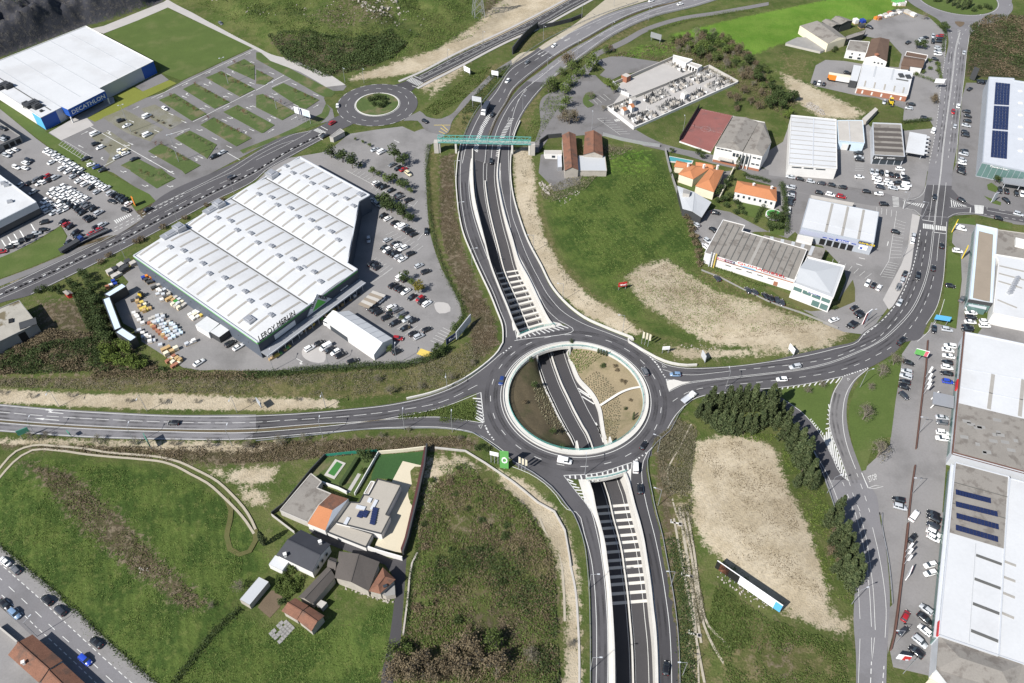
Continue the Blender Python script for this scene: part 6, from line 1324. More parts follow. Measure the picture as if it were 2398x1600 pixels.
for s_ in('2090,752 2225,766 2215,962 2076,954','2075,966 2215,974 2205,1190 2062,1178','2060,1192 2205,1204 2195,1455 2045,1438'):
 q4=Q(3,0,s_,H);
 for i in range(5):
  for j in range(8):
   a,c_=lerp2(q4,(i+.06)/5,(j+.08)/8),lerp2(q4,(i+.94)/5,(j+.92)/8);pts=[lerp2(q4,(i+u)/5,(j+v_)/8)-sol.location for u,v_ in((.05,.06),(.95,.06),(.95,.94),(.05,.94))];MB().prism(pts,H-.35,H-.1).build('solar_panel','solar',sol)
for k in range(6):unit(sol,Q(3,0,'2320,%d'%(830+110*k),H)[0],H-.4,(1.6,1.2,.4),0,'white_wall','dome_light')
a_,b_=Q(3,0,'1970,1485',H)[0],Q(3,0,'2700,1640',H)[0];windows(sol,a_,b_,14,0,1,.4,7.2,.93,'green_glass','shop_window');text(sol,'CaetanoStar',a_.lerp(b_,.1)+Vector((0,-.5,0))-up*1.4,b_-a_,up,(8,.8),'sign_white')
lq=Q(3,1,'2155,62 2700,100 2700,190 2162,108',4.2);lc=empty('entrance_canopy',centroid(lq),0,'grey flat entrance canopy below the solar showroom','canopy');MB().prism(rel(lc,lq),3.6,4.2).build('roof','grey_metal',lc)
for f in(.05,.3,.6):p=lq[3].lerp(lq[2],f)-lc.location;MB().cyl((p.x,p.y+.5,0),(p.x,p.y+.5,3.7),.15,.15,8).build('post','light_metal',lc)
H=5.4
gq2=Q(3,1,'1915,490 2108,532 2062,1208 1848,1172',H)
gr=bld('gravel_roof_showroom','long showroom with brown gravel roof and pale blue parapet','showroom',gq2,H,'silver_wall','pale_blue',.5,parm='light_metal')
MB().prism(rel(gr,Q(3,1,'1940,548 2070,580 2040,1196 1885,1160',H)),H-.6,H-.3).build('gravel_bed','brown_gravel',gr)
a_,b_=gq2[3],gq2[2];panel(gr,a_,b_,0,1,3.6,5.2,'dark_metal','fascia',.3);windows(gr,a_,b_,4,0,1,.3,3.3,.92,'green_glass','shop_window');windows(gr,gq2[0],gq2[3],12,.02,.98,.4,3.4,.9,'green_glass','shop_window')
fg=bld('flat_grey_workshop','flat grey roofed workshop behind the gravel roof showroom','workshop',Q(3,1,'2112,540 2700,620 2700,860 2090,765',5),5.0,'concrete','fibre_cement',.2);q4=Q(3,1,'2265,628 2350,648 2350,715 2265,695',5);MB().prism(rel(fg,q4),4.8,6.0).build('roof_light','white_wall',fg)
q4=Q(3,1,'2120,830 2085,765 2700,868 2700,1430 2232,1337 2068,1302',6)
ww=bld('white_right_hall','white roofed hall with long grey strips at the right edge','hall',q4,6.0,'white_wall','white_roof',.25)
strips(ww,Q(3,1,'2120,830 2500,900 2350,1330 2100,1230',6),[(.02,v_,.7,v_+.02)for v_ in(.1,.28,.46,.88)],.7,5.85,'grey_strip','skylight')
for i in range(7):unit(ww,Q(3,1,'2290,985',6)[0].lerp(Q(3,1,'2220,1120',6)[0],i/6),5.8,(1.8,1.2,1.0),.3)
bld('glass_porch','small glass porch in front of the gravel roof showroom','porch',Q(3,1,'1842,1200 2012,1235 2002,1275 1840,1240',2.8),2.8,'green_glass','light_metal',.1)
H=6.5
h1=Q(3,1,'1808,1478 1932,1500 2700,1660',H)+Q(3,2,'2700,1290 1702,1022',H)
la=bld('red_trim_hall','long hall with white and grey roof and dark red trim, right edge','hall',h1,H,'light_metal','white_roof',.35)
g4=Q(3,2,'1748,560 2700,790 2700,1270 1712,1010',H);MB().poly(rel(la,g4),H-.2).build('grey_roof','fibre_cement',la)
for k in range(16):
 p=lerp2(g4,random.uniform(.05,.6),random.uniform(.1,.9))-la.location;MB().box((p.x,p.y,H-.17),(random.choice((1.4,2.6)),1.4,.06),-.22).build('patched_panel','grey_concrete',la)
strips(la,Q(3,2,'1780,240 2700,400 2700,780 1750,555',H),[(.32,.02,.30,.98),(.62,.02,.6,.98)],1.2,H-.3,'grey_strip','skylight');strips(la,Q(3,2,'1780,240 2700,400 2700,780 1750,555',H),[(0,0,1,0),(0,.55,1,.55)],.3,H-.3,'light_metal','roof_seam')
panel(la,h1[3],h1[4],0,1,H-.9,H+.1,'rust','red_trim',.5);panel(la,h1[0],h1[4],0,1,H-.6,H+.1,'rust','red_trim',.4);panel(la,h1[0],h1[4],.05,.95,.4,2.8,'green_glass','shop_window',.1);panel(la,h1[0],h1[4],.40,.47,3.0,5.0,'sign_red','sign_panel',.5)
aw=empty('drive_canopy',Q(3,2,'1610,540')[0],0,'grey canopy on white legs reaching out over the dealers yard','canopy');MB().prism(rel(aw,Q(3,2,'1520,460 1710,500 1705,610 1510,568',4.0)),3.7,4.0).build('roof','grey_metal',aw)
for s_ in('1500,530','1495,610'):p=Q(3,2,s_)[0]-aw.location;MB().beam((p.x,p.y,0),(p.x+1.5,p.y+.5,3.8),.35).build('leg','white_wall',aw)
h2=Q(3,2,'1722,1105 2218,1238',H)+Q(3,3,'2172,340 2120,1312 1572,1124 1662,180',H)
lb=bld('solar_roof_hall','long hall with four rows of solar panels and white lower roof','hall',h2,H,'light_metal','white_roof',.25)
MB().poly(rel(lb,Q(3,2,'1722,1112 2205,1242',H)+Q(3,3,'2165,330 1668,182',H)),H-.15).build('grey_roof','fibre_cement',lb)
for A,B in((Q(3,2,'1722,1380',H)[0],Q(3,2,'2046,1462',H)[0]),(Q(3,2,'1722,1490',H)[0],Q(3,3,'2108,18',H)[0]),(Q(3,3,'1728,30',H)[0],Q(3,3,'2118,135',H)[0]),(Q(3,3,'1722,138',H)[0],Q(3,3,'2112,250',H)[0])):
 for i in range(12):
  a,c_=A.lerp(B,(i+.04)/12)-lb.location,A.lerp(B,(i+.96)/12)-lb.location;MB().beam((a.x,a.y,H+.1),(c_.x,c_.y,H+.1),2.0,.08).build('solar_panel','solar',lb)
wq4=Q(3,3,'1662,190 2165,340 2120,1305 1578,1120',H)
strips(lb,wq4,[(.52,v_,.98,v_+.015)for v_ in(.14,.38,.62,.87)],.9,H-.2,'dark_strip','skylight');strips(lb,wq4,[(.5,.02,.5,.98)],.15,H-.22,'white_roof_soft','ridge')
for v_ in(.3,.6):strips(lb,[h2[0],h2[1],Q(3,3,'2165,330',H)[0],Q(3,3,'1668,182',H)[0]],[(.01,v_,.99,v_)],.2,H-.1,'dark_strip','roof_seam')
panel(lb,h2[0],h2[4],.0,1,.4,4.4,'green_glass','shop_window',.3);panel(lb,h2[0],h2[4],.0,1,4.5,5.0,'light_metal','fascia',.9);panel(lb,h2[0],h2[4],.93,1,5.2,6.4,'sign_red','sign_panel',.4)
h3=Q(3,2,'2235,1245 2700,1370',H)+Q(3,3,'2700,1500 2130,1305 2178,140',H)
lc2=bld('white_rear_hall','white roofed hall beyond the solar hall at the right edge','hall',h3,H-.5,'light_metal','white_roof',.2)
strips(lc2,Q(3,3,'2170,160 2700,300 2640,1480 2130,1300',H-.5),[(.0,v_,.23,v_+.01)for v_ in(.27,.4,.53,.69)],.8,H-.7,'grey_strip','skylight')
h4=Q(3,3,'1568,1128 2342,1392 2700,1510 2700,1850 1700,1640 1545,1440',5.5)
ld=bld('hip_roof_block','block with grey tiled hip roof below the solar hall','building',h4,5.5,'light_metal','fibre_cement',.1)
A,B,C,D_=rel(ld,Q(3,3,'1570,1130 2340,1392 2250,1660 1550,1440',5.5));R0,R1=rel(ld,Q(3,3,'1755,1330 2150,1460',6.8));MB().add([A,B,C,D_,R0,R1],[(0,4,5,1),(1,5,2),(2,5,4,3),(3,4,0)]).build('hip_roof','fibre_cement',ld)
yh=bld('cream_house','cream house edge with striped awning at the bottom right','house',Q(3,3,'1545,1445 2100,1620 2000,1800 1480,1530',3),3.0,'cream_wall','cream_wall',.2)
wallthing('yard_wall','rust brown wall between frontage strip and dealers yard, upper',Q(3,2,'1462,0 1445,250 1400,600 1355,990'),.3,1.0,'rust');wallthing('yard_wall','rust brown wall between frontage strip and dealers yard, middle',Q(3,2,'1345,1145 1315,1345 1290,1567')+Q(3,3,'1285,60'),.3,1.0,'rust');wallthing('yard_wall','rust brown wall between frontage strip and dealers yard, lower',Q(3,3,'1280,110 1250,380 1215,650 1185,900 1150,1150 1120,1270'),.4,1.2,'rust')
sheet('verge_east_triangle',Q(3,2,'60,440 300,420 615,378 590,480 545,640 530,830 500,850 300,630 130,510'),.05,'lawn');sheet('verge_east_lawn',Q(3,2,'930,260 1100,160 1230,120 1215,260 1180,480 1160,640 1130,880 1040,880 960,950 900,1180 860,1190 790,1000 745,780 745,600 790,460 830,390'),.05,'lawn')
sheet('verge_forecourt_lawn',Q(3,1,'1665,650 1690,480 1745,440 1900,432 1905,500 1730,480 1700,560 1690,640'),.05,'lawn');sheet('verge_forecourt_lawn',Q(3,1,'1655,690 1690,690 1700,760 1770,790 1775,1000 1745,1180 1725,1450 1585,1370 1605,1200 1640,900'),.05,'lawn')
for k,s_ in enumerate(('2120,470 2240,500 2230,540 2120,525','1980,230 2140,290 2135,320 2060,300','2010,130 2050,110 2120,160 2090,200 2020,175')):sheet('verge_east_bed',Q(3,1,s_),.06,'lawn')
sheet('verge_workshop',Q(2,1,'1740,850 1900,900 2350,1060')+Q(3,1,'0,1060 220,1140 640,1200 780,1000 800,1080 800,1200 640,1270 400,1290 200,1250 -60,1130')+Q(2,1,'2350,1200 1900,980 1730,920'),.045,'grass_olive')
wallthing('fence','low wire fence below the white workshop',Q(2,1,'1730,920 1900,985 2120,1100 2350,1210')+Q(3,1,'130,1255 300,1310 500,1390 640,1450'),.08,1.0,'grey_concrete','fence')
# --- cemetery
sheet('cemetery_pavement',Q(2,0,'930,790 1470,545 1720,645 885,1000 990,870'),.03,'paving');sheet('cemetery_pavement',Q(2,0,'870,1008 1795,628 2060,772 1115,1185'),.034,'pale_concrete' if False else 'paving')
for s_,lab,h_ in(('868,1003 1110,1190','short white cemetery wall facing the car park',1.8),('1110,1190 2065,768','long white cemetery wall beside the lawn',1.4),('2065,768 1800,622','grey cemetery wall at the wooded end',1.8),('868,1000 1370,800 1795,622','long dark topped wall through the middle of the cemetery',1.6),('930,780 1250,640 1470,545','grey cemetery wall beside the rear yard',1.8),('920,770 1000,860 1070,890','white cemetery wall beside the green shrub',1.8)):
 wallthing('cemetery_wall',lab,Q(2,0,s_),.45,h_,'white_wall' if 'white' in lab else 'concrete')
def chapel(s,lab,he,hr,roofm):return house('chapel',lab,'chapel',Q(2,0,s,he),he,hr,'white_wall',roofm,0,0,.15)
chapel('1068,905 1110,890 1142,915 1098,935','white burial chapel with grey roof beside the cemetery gate',3.4,4.4,'concrete');chapel('1060,965 1085,952 1125,980 1098,995','white burial chapel with orange roof, right of the pair by the gate',3.2,4.2,'roof_tile_orange');chapel('992,995 1022,982 1055,1010 1025,1022','white burial chapel with orange roof, left of the pair by the gate',2.8,3.6,'roof_tile_orange');chapel('1542,850 1572,835 1612,860 1582,878','lone white burial chapel among the tombs',3.0,4.0,'pale_concrete')
cb=bld('mortuary_chapel','white flat roofed mortuary at the top end of the cemetery','chapel',Q(2,0,'1475,503 1652,545 1592,580 1480,530',4.2),4.2,'white_wall','pale_concrete',.2);cb2=bld('columbarium','low columbarium with dark openings next to the mortuary','chapel',Q(2,0,'1605,560 1740,600 1700,625 1600,585',3.4),3.4,'white_wall','concrete',.2);windows(cb2,Q(2,0,'1600,585',3.4)[0],Q(2,0,'1700,625',3.4)[0],4,0,1,.3,2.6,.6,'black','niche')
bt_=bld('brick_block','small brick block with white side at the cemetery edge','block',Q(2,0,'1000,688 1040,668 1088,690 1050,710',3.4),3.4,'brick','concrete',.1)
def grave(v):
 b=MB();h=(.5,.7,.35)[v];b.box((0,0,h/2),(.95,2.0,h));b.box((0,0,h+.05),(1.05,2.1,.1));b.box((0,.85,h+.55),(.7,.18,1.0));b.box((0,.85,h+1.25),(.12,.1,.5));b.box((0,.85,h+1.3),(.4,.1,.1));return b
GM=[grave(v).mesh('tomb',m)for v,m in((0,'white_wall'),(1,'concrete'),(2,'grey_concrete'),(0,'dark_metal'),(1,'stone'),(2,'dark_metal'),(1,'grey_concrete'))]
ng=0
for bi,(s_,nu,nv)in enumerate((('1180,908 1370,822 1450,875 1255,965',10,4),('1410,790 1560,727 1660,780 1480,858',8,4),('1620,715 1790,648 1880,690 1700,775',9,4),('1030,1085 1240,1012 1350,1060 1140,1150',10,4),('1290,995 1490,908 1590,950 1390,1045',10,4),('1580,900 1730,808 1800,850 1610,940',8,3),('1755,790 1930,712 2030,760 1850,845',9,4),('1440,600 1500,578 1620,640 1560,668',4,5),('905,1000 1055,935 1090,962 950,1035',7,2))):
 q4=Q(2,0,s_);d=q4[1]-q4[0];rz_=math.atan2(d.y,d.x)
 for i in range(nu):
  for j in range(nv):
   if random.random()<.06 or ng>=290:continue
   p=lerp2(q4,(i+.5+random.uniform(-.1,.1))/nu,(j+.5+random.uniform(-.1,.1))/nv);o=link('tomb',random.choice(GM),None,p);o.rotation_euler.z=rz_+random.choice((0,math.pi))+random.uniform(-.06,.06);sc_=random.uniform(.85,1.2);o.scale=(sc_,sc_,random.uniform(.8,1.3));ng+=1
   tag(o,'pale stone tomb packed among others in the walled cemetery','tomb','tombs in the cemetery')
   # --- bridges, beams and barriers
fb0,fb1=P(1026,331,6.0),P(1243,336,6.0)
fbr=empty('footbridge',(fb0+fb1)/2-Vector((0,0,6)),0,'teal steel truss footbridge over the dual carriageway','footbridge')
a,c_=fb0-fbr.location,fb1-fbr.location;dx=(c_-a);L=dx.length;dx.normalize();sd_=Vector((-dx.y,dx.x,0))
MB().beam(a,c_,2.6,.25).build('deck','concrete',fbr)
for s_ in(-1.35,1.35):
 for z in(.1,2.6):MB().beam(a+sd_*s_+up*z,c_+sd_*s_+up*z,.22,.22).build('chord','teal_steel',fbr)
 n=16
 for i in range(n):
  p,q_=a+dx*(L*i/n)+sd_*s_,a+dx*(L*(i+1)/n)+sd_*s_
  MB().beam(p+up*(.1 if i%2 else 2.6),q_+up*(2.6 if i%2 else .1),.14,.14).build('brace','teal_steel',fbr);MB().beam(p+up*.1,p+up*2.6,.12,.12).build('upright','teal_steel',fbr)
for i in range(0,17):MB().beam(a+dx*(L*i/16)-sd_*1.35+up*2.6,a+dx*(L*i/16)+sd_*1.35+up*2.6,.12,.12).build('cross_tie','teal_steel',fbr)
b=MB();
for s_ in(-1.3,1.3):
 for z in(.5,.8,1.1):b.beam(a+sd_*s_+up*z,c_+sd_*s_+up*z,.06,.06)
b.build('handrail','teal_steel',fbr)
for f in(.01,.19,.80,.985):p=a+dx*(L*f);MB().box((p.x,p.y,2.85),(.9,2.0,5.9),math.atan2(dx.y,dx.x)).build('pier','pale_concrete',fbr)
p=a-dx*1;MB().box((p.x,p.y,3.0),(2.2,2.8,6.0),math.atan2(dx.y,dx.x)).build('abutment','concrete',fbr);p=c_+dx*1;MB().box((p.x,p.y,3.0),(2.2,2.8,6.0),math.atan2(dx.y,dx.x)).build('abutment','concrete',fbr)
def struts(label,pairs,n0):
 r=empty('trench_struts',pairs[0][0],0,label,'struts')
 for a,c_ in pairs:MB().beam(Vector((a.x,a.y,-.45))-Vector((r.location.x,r.location.y,0)),Vector((c_.x,c_.y,-.45))-Vector((r.location.x,r.location.y,0)),1.0,.95).build('strut','pale_concrete',r)
def pairs(i0,i1,n):
 out=[]
 A,B=resample(TL[i0:i1+1],.5),resample(TR[i0:i1+1],.5)
 for i in range(n):t=i/(n-1);out.append((A[int(t*(len(A)-1))],B[int(t*(len(B)-1))]))
 return out
struts('row of white concrete struts across the northern sunken road',pairs(25,39,12),0)
struts('row of white concrete struts across the southern sunken road',pairs(86,115,13),0)
for(i,sgn,lab)in((41,1,'curved white parapet with teal rail where the ring crosses the northern trench'),(80,-1,'curved white parapet with teal rail where the ring crosses the southern trench')):
 a0=math.atan2(TL[i].y-CB.y,TL[i].x-CB.x);a1=math.atan2(TR[i].y-CB.y,TR[i].x-CB.x);k=.03
 if abs(a1-a0)>math.pi:a1+=2*math.pi if a1<a0 else-2*math.pi
 s_=1 if a1>a0 else-1;arc=circ(CB,R_OUT+.55,a0-s_*k,a1+s_*k,24);r=empty('bridge_parapet',arc[12],0,lab,'parapet')
 MB().wall(rel(r,arc),1.3,-1.2,.45).build('coping','pale_concrete',r);arc2=rel(r,circ(CB,R_OUT+1.0,a0-s_*k,a1+s_*k,24));b=MB()
 for z in(.8,1.2,1.5):
  for p,q_ in zip(arc2,arc2[1:]):b.beam((p.x,p.y,z),(q_.x,q_.y,z),.06,.06)
 b.build('rail','teal_steel',r)
 for p in arc2[::3]:MB().box((p.x,p.y,.95),(.08,.08,1.1)).build('post','teal_steel',r)
def barrier(label,pts,h=.85,m='pale_concrete',name='concrete_barrier',cat='barrier',w=.45):return wallthing(name,label,smooth(pts),w,h,m,cat)
barrier('white concrete barrier along the left edge of the northern frontage road',Q(1,0,'1885,1300 1855,1420 1838,1567')+Q(1,1,'1832,100 1838,200 1857,380 1897,570 1975,765 2065,965 2145,1135 2208,1292 2258,1430 2264,1540')+Q(1,2,'2262,20 2220,95 2080,228 1850,378 1600,478 1380,530'))
barrier('white concrete barrier along the sandy edge of the right frontage road',Q(2,0,'70,1120 20,1240 -10,1400')+Q(2,1,'22,300 52,400 142,650 258,868 374,1088 498,1228 658,1352 908,1466 1110,1555')+Q(2,2,'1060,-15 1240,112 1395,188 1600,226 1690,222'),1.0)
def guardrail(label,pts,n=None):
 pts=resample(smooth(pts),4.0);r=empty('guard_rail',pts[0],0,label,'guard rail');lp=rel(r,pts);b=MB();b.wall(lp,.12,.5,.85);b.build('rail','galvanised',r)
 for p in lp:link('post',GPOST,r,p)
GPOST=MB().box((0,.12,.4),(.12,.14,.85)).mesh('post','dark_metal')
guardrail('steel guard rail left of the southern frontage road',Q(2,2,'0,1105 150,1185 280,1275 400,1380 495,1510')+Q(2,3,'550,0 598,105 655,280 685,500 700,700 710,1000 712,1700'))
guardrail('steel guard rail right of the southern frontage road',Q(2,2,'1640,552 1565,615 1510,695 1445,830 1385,880 1250,1030 1238,1180 1270,1350 1312,1560')+Q(2,3,'1365,180 1415,440 1460,680 1500,950 1522,1200 1536,1700'))
guardrail('steel guard rail beside the planted approach left of the roundabout',Q(1,2,'0,920 600,860 1000,815 1300,808 1800,815 2000,852 2130,935 2330,1085'))
guardrail('steel guard rail in the median of the dual carriageway',Q(2,0,'1640,-40 1400,35 1100,135 900,229 700,344 450,485 200,665 120,728 0,840')+Q(1,0,'2290,950 2205,1088 2136,1250'))
guardrail('steel guard rail along the outside of the northbound carriageway',Q(2,0,'1900,0 1700,62 1300,165 1010,290 810,412 630,545 470,665'))
guardrail('steel guard rail left of the southbound carriageway',Q(2,0,'1150,22 720,175 480,285 290,385')+Q(1,0,'2330,620 2230,760 2090,925 1985,1075 1890,1285'))
guardrail('steel guard rail between the south east road and the frontage strip',Q(3,3,'1045,20 1040,120 1075,300 1110,500 1130,700 1140,850'))
guardrail('steel guard rail under the conifers beside the south east road',Q(3,2,'240,745 350,880 450,1100 530,1290 620,1567')+Q(3,3,'690,200 720,300'))
wallthing('shade_toned_retaining_wall','tall shaded retaining wall between hill road and dual carriageway',Q(2,0,'0,500 60,420 130,340 230,262'),.6,4.2,'dark_metal');wallthing('shade_toned_retaining_wall','long tapering shaded retaining wall below the hill road',Q(2,0,'232,268 380,240 540,200 640,160'),.5,2.4,'dark_metal')  # both walls coloured near black, their shade is painted in
# --- vehicles
CN_=dict(w='white',k='black',g='grey',s='silver',b='blue',r='red',d='dark',l='lightblue',c='cream',B='brightblue',y='yellow',o='orange')
CW_=dict(w='white',k='black',g='grey',s='silver',b='dark blue',r='red',d='charcoal',l='light blue',c='cream',B='bright blue',y='yellow',o='orange')
def loft(b,st,m=0):
 n=8;rings=[]
 for x,w,zb,zt,cr in st:
  zm=zb+(zt-zb)*.55
  rings.append([(x,-w*.86,zb),(x,-w,zb+.1),(x,-w,zm),(x,-w*cr,zt),(x,w*cr,zt),(x,w,zm),(x,w,zb+.1),(x,w*.86,zb)])
 k=len(b.v);b.v+=[p for r in rings for p in r]
 for i in range(len(st)-1):
  for j in range(n):
   a=k+i*n+j;c=k+i*n+(j+1)%n;b.f.append((a,c,c+n,a+n));b.m.append(m)
 b.f.append(tuple(k+j for j in range(n))[::-1]);b.m.append(m);e=k+(len(st)-1)*n;b.f.append(tuple(e+j for j in range(n)));b.m.append(m)
TYPES={'h':dict(st=[(-2.02,.70,.34,.80,.9),(-1.92,.84,.24,.95,.9),(-1.0,.89,.2,.98,.9),(.5,.89,.2,.96,.9),(1.1,.88,.2,.92,.88),(1.8,.80,.24,.74,.85),(2.02,.62,.34,.60,.85)],cab=(-1.88,1.0,-1.55,.25,.93,1.48,.80,.62),name='hatchback',wb=(-1.25,1.28)),'s':dict(st=[(-2.3,.70,.36,.84,.9),(-2.2,.85,.24,.95,.9),(-1.3,.90,.2,.97,.9),(.5,.90,.2,.95,.9),(1.2,.89,.2,.91,.88),(2.05,.80,.24,.72,.85),(2.28,.62,.34,.58,.85)],cab=(-1.75,1.05,-1.05,.2,.92,1.43,.80,.60),name='saloon',wb=(-1.4,1.4)),'u':dict(st=[(-2.2,.74,.40,.98,.92),(-2.12,.90,.28,1.06,.92),(-1.0,.93,.25,1.08,.92),(.6,.93,.25,1.06,.92),(1.2,.92,.25,1.02,.9),(1.95,.85,.28,.86,.88),(2.2,.68,.38,.68,.85)],cab=(-2.08,1.05,-1.85,.35,1.03,1.66,.84,.66),name='estate car',wb=(-1.35,1.38)),'v':dict(st=[(-2.5,.80,.36,1.2,.96),(-2.45,.95,.28,1.3,.98),(-1.0,.96,.25,1.3,.98),(1.0,.96,.25,1.25,.96),(1.6,.94,.25,1.05,.9),(2.2,.86,.28,.88,.88),(2.45,.70,.36,.66,.85)],cab=(-2.44,1.55,-2.38,.95,1.2,1.95,.92,.80),name='van',wb=(-1.5,1.6))}
_cm={}
def carmesh(t,c):
 k=(t,c)
 if k in _cm:return _cm[k]
 T=TYPES[t];b=MB();loft(b,T['st']);x0,x1,r0,r1,z0,z1,w0,w1=T['cab']
 zt=z1-.02
 b.add([(r0-.06,-w1-.02,zt),(r1+.08,-w1-.02,zt),(r1+.08,w1+.02,zt),(r0-.06,w1+.02,zt),(r0+.1,-w1*.8,zt+.07),(r1-.1,-w1*.8,zt+.07),(r1-.1,w1*.8,zt+.07),(r0+.1,w1*.8,zt+.07)],[(0,1,5,4),(1,2,6,5),(2,3,7,6),(3,0,4,7),(4,5,6,7)])
 for s in(-1,1):
  for f in((.0,.06),(.44,.5))if t!='v' else((.0,.58),):
   xa,xb=x0+(x1-x0)*f[0],x0+(x1-x0)*f[1];ya,yb=r0+(r1-r0)*f[0],r0+(r1-r0)*f[1]
   b.add([(xa,s*(w0+.015),z0),(xb,s*(w0+.015),z0),(yb,s*(w1+.015),z1),(ya,s*(w1+.015),z1)],[(0,1,2,3)if s<0 else(3,2,1,0)])
 _cm[k]=b.mesh('body','paint_'+CN_[c]+'_car');_cm[k].polygons.foreach_set('use_smooth',[len(p.vertices)==4 for p in _cm[k].polygons]);return _cm[k]
_part={}
for t,T in TYPES.items():
 x0,x1,r0,r1,z0,z1,w0,w1=T['cab'];b=MB()
 b.add([(x0,-w0,z0),(x1,-w0,z0),(x1,w0,z0),(x0,w0,z0),(r0,-w1,z1-.03),(r1,-w1,z1-.03),(r1,w1,z1-.03),(r0,w1,z1-.03)],[(0,1,5,4),(1,2,6,5),(2,3,7,6),(3,0,4,7)]);_part['win',t]=b.mesh('window','glass')
 st=T['st'];b=MB().box((st[-2][0]+.1,0,st[-2][3]-.10),(.14,.32,.13));_part['hl',t]=b.mesh('headlight','lamp_glass');b=MB().box((st[1][0]-.03,0,st[1][3]-.12),(.12,.26,.16));_part['tl',t]=b.mesh('tail_light','lamp_red')
_part['rim']=MB().cyl((0,-.03,0),(0,.03,0),.2,.2,8).mesh('rim','galvanised')
_part['wheel']=MB().cyl((0,-.11,0),(0,.11,0),.32,.32,12).mesh('wheel','tyre')
ORD='first second third fourth fifth sixth seventh eighth ninth tenth eleventh twelfth thirteenth fourteenth fifteenth sixteenth seventeenth eighteenth'.split()
def car(p,ang,c,t,label,group=None,name='parked_car',z=.06):
 r=empty(name,(p.x,p.y,z),ang,label,'van' if t=='v' else 'car',group);T=TYPES[t]
 link('body',carmesh(t,c),r);link('window',_part['win',t],r)
 for x in T['wb']:
  for s in(-1,1):
   o=link('wheel',_part['wheel'],r,(x,s*.8,.32))
   if p.y<260:link('rim',_part['rim'],o,(0,s*.1,0))
 if p.y<330:
  for s in(-1,1):
   link('headlight',_part['hl',t],r,(0,s*.58,0));link('tail_light',_part['tl',t],r,(0,s*.66,0))
 return r
ncar=[0]
def G(c_,r_,desc,head,s,name='parked_car',group=None,zoff=0.0,flip=.45):
 h=nums(head)[0];items=s.split();ws=[]
 for it in items:
  xy,code=it.rstrip('wkgsbrdlcByohuvp'),it[len(it.rstrip('wkgsbrdlcByohuvp')):]
  ws.append((nums(xy)[0],code))
 n=len(ws);dx,dy=ws[-1][0][0]-ws[0][0][0],ws[-1][0][1]-ws[0][0][1]
 end=('left' if dx>0 else 'right')if abs(dx)>abs(dy)else('top' if dy>0 else 'bottom')
 for i,((x,y),code)in enumerate(ws):
  px=(TX[c_]+x*TS,TY[r_]+y*TS);p=P(*px,.7+zoff);q_=P(px[0]+h[0]*.05,px[1]+h[1]*.05,.7+zoff)
  col=code[0];t=code[1]if len(code)>1 else random.choice('hhhsuu')
  a=math.atan2(q_.y-p.y,q_.x-p.x)+random.uniform(-.04,.04)
  if n>1 and random.random()<flip and name=='parked_car':a+=math.pi
  nm=TYPES[t]['name']
  lab='%s %s %s'%(CW_[col],nm,desc)if n==1 else '%s %s, %s from the %s %s'%(CW_[col],nm,ORD[i]if i<len(ORD)else 'car %d'%(i+1),end,desc)
  car(p,a,col,t,lab,group if n>1 else None,name,.06+zoff);ncar[0]+=1
PC='cars parked in the dealership yard'
D1='80,-45'
G(0,1,'in the row by the orange banner',D1,'1015,205s 1045,220k 1085,240k 1110,262k 1135,278k 1180,300w',group=PC)
G(0,1,'in the back row along the grass strip',D1,'620,5w 700,10k 745,28k 775,45w 800,60w 825,72w 850,88w 880,112w 910,128w 940,145w 975,158w',group=PC)
G(0,1,'in the second row along the grass strip',D1,'670,50s 725,90w 780,120w 835,155k 890,192s',group=PC)
G(0,0,'in the white row below the ramp',D1,'425,1380w 450,1392w 480,1405w 515,1430w 550,1450w 580,1470w 610,1490w 640,1510w 670,1530w 705,1550w 735,1565w',group=PC)
G(0,0,'in the pair near the ramp foot',D1,'475,1485w 570,1545w',group=PC)
G(0,1,'in the upper row of the packed block',D1,'565,145w 600,160w 630,178w 660,195w 690,212w 720,228w 750,245w 780,262w',group=PC)
G(0,1,'in the middle row of the packed block',D1,'500,170w 530,190w 560,208w 590,225w 622,242w 655,258w 690,275w 725,290w 765,308g 805,328g 850,350k 905,385s',group=PC)
G(0,1,'in the lower row of the packed block',D1,'465,195w 500,218w 530,238w 565,260w 600,280k 632,298k 664,316k 698,335k 735,360k 750,385k 800,425k 830,445k',group=PC)
G(0,1,'in the shaded row beside the showroom',D1,'405,275w 435,300w 470,325s 415,340w 440,365s 490,385s',group=PC)
G(0,1,'in the shaded row behind the packed block',D1,'530,305w 565,325w 600,350w 555,370s',group=PC)
G(0,1,'in the cluster by the showroom corner','-70,40','430,50r 375,70k 325,90g 360,115w 410,100w 460,80k 510,60s 270,110k 300,195s 180,140s',group=PC)
G(0,1,'in the row beside the raised lawn',D1,'575,470k 610,490r 640,515k 690,570k 720,600k 625,660k',group=PC)
G(0,1,'in the loading row by the crossing',D1,'940,495s 885,515k 895,545r 845,570r',group=PC)
G(0,1,'on the raised showroom terrace','80,-15','405,472k 398,540k 335,572s 265,610k 195,642k 130,670w 85,702k 20,740r',group=PC)
G(0,1,'driving out past the banner','60,20','1155,360k','moving_car');G(0,1,'driving down the dealership aisle','60,20','1030,280k','moving_car');G(0,1,'waiting to join the diagonal road','80,-40','1360,352k','moving_car');G(0,1,'driving on the diagonal road','80,-45','2125,60d','moving_car')
G(0,0,'in the group left of the ramp shadow','70,30','135,1370w 85,1390w 60,1425s 265,1472d 230,1495w 150,1535w 225,1540w',group=PC);G(0,0,'on the raised parking deck','70,30','30,1180k 45,1258k 25,1278s',group='cars on the parking deck',zoff=3.3)
SP='cars in the sports store car park'
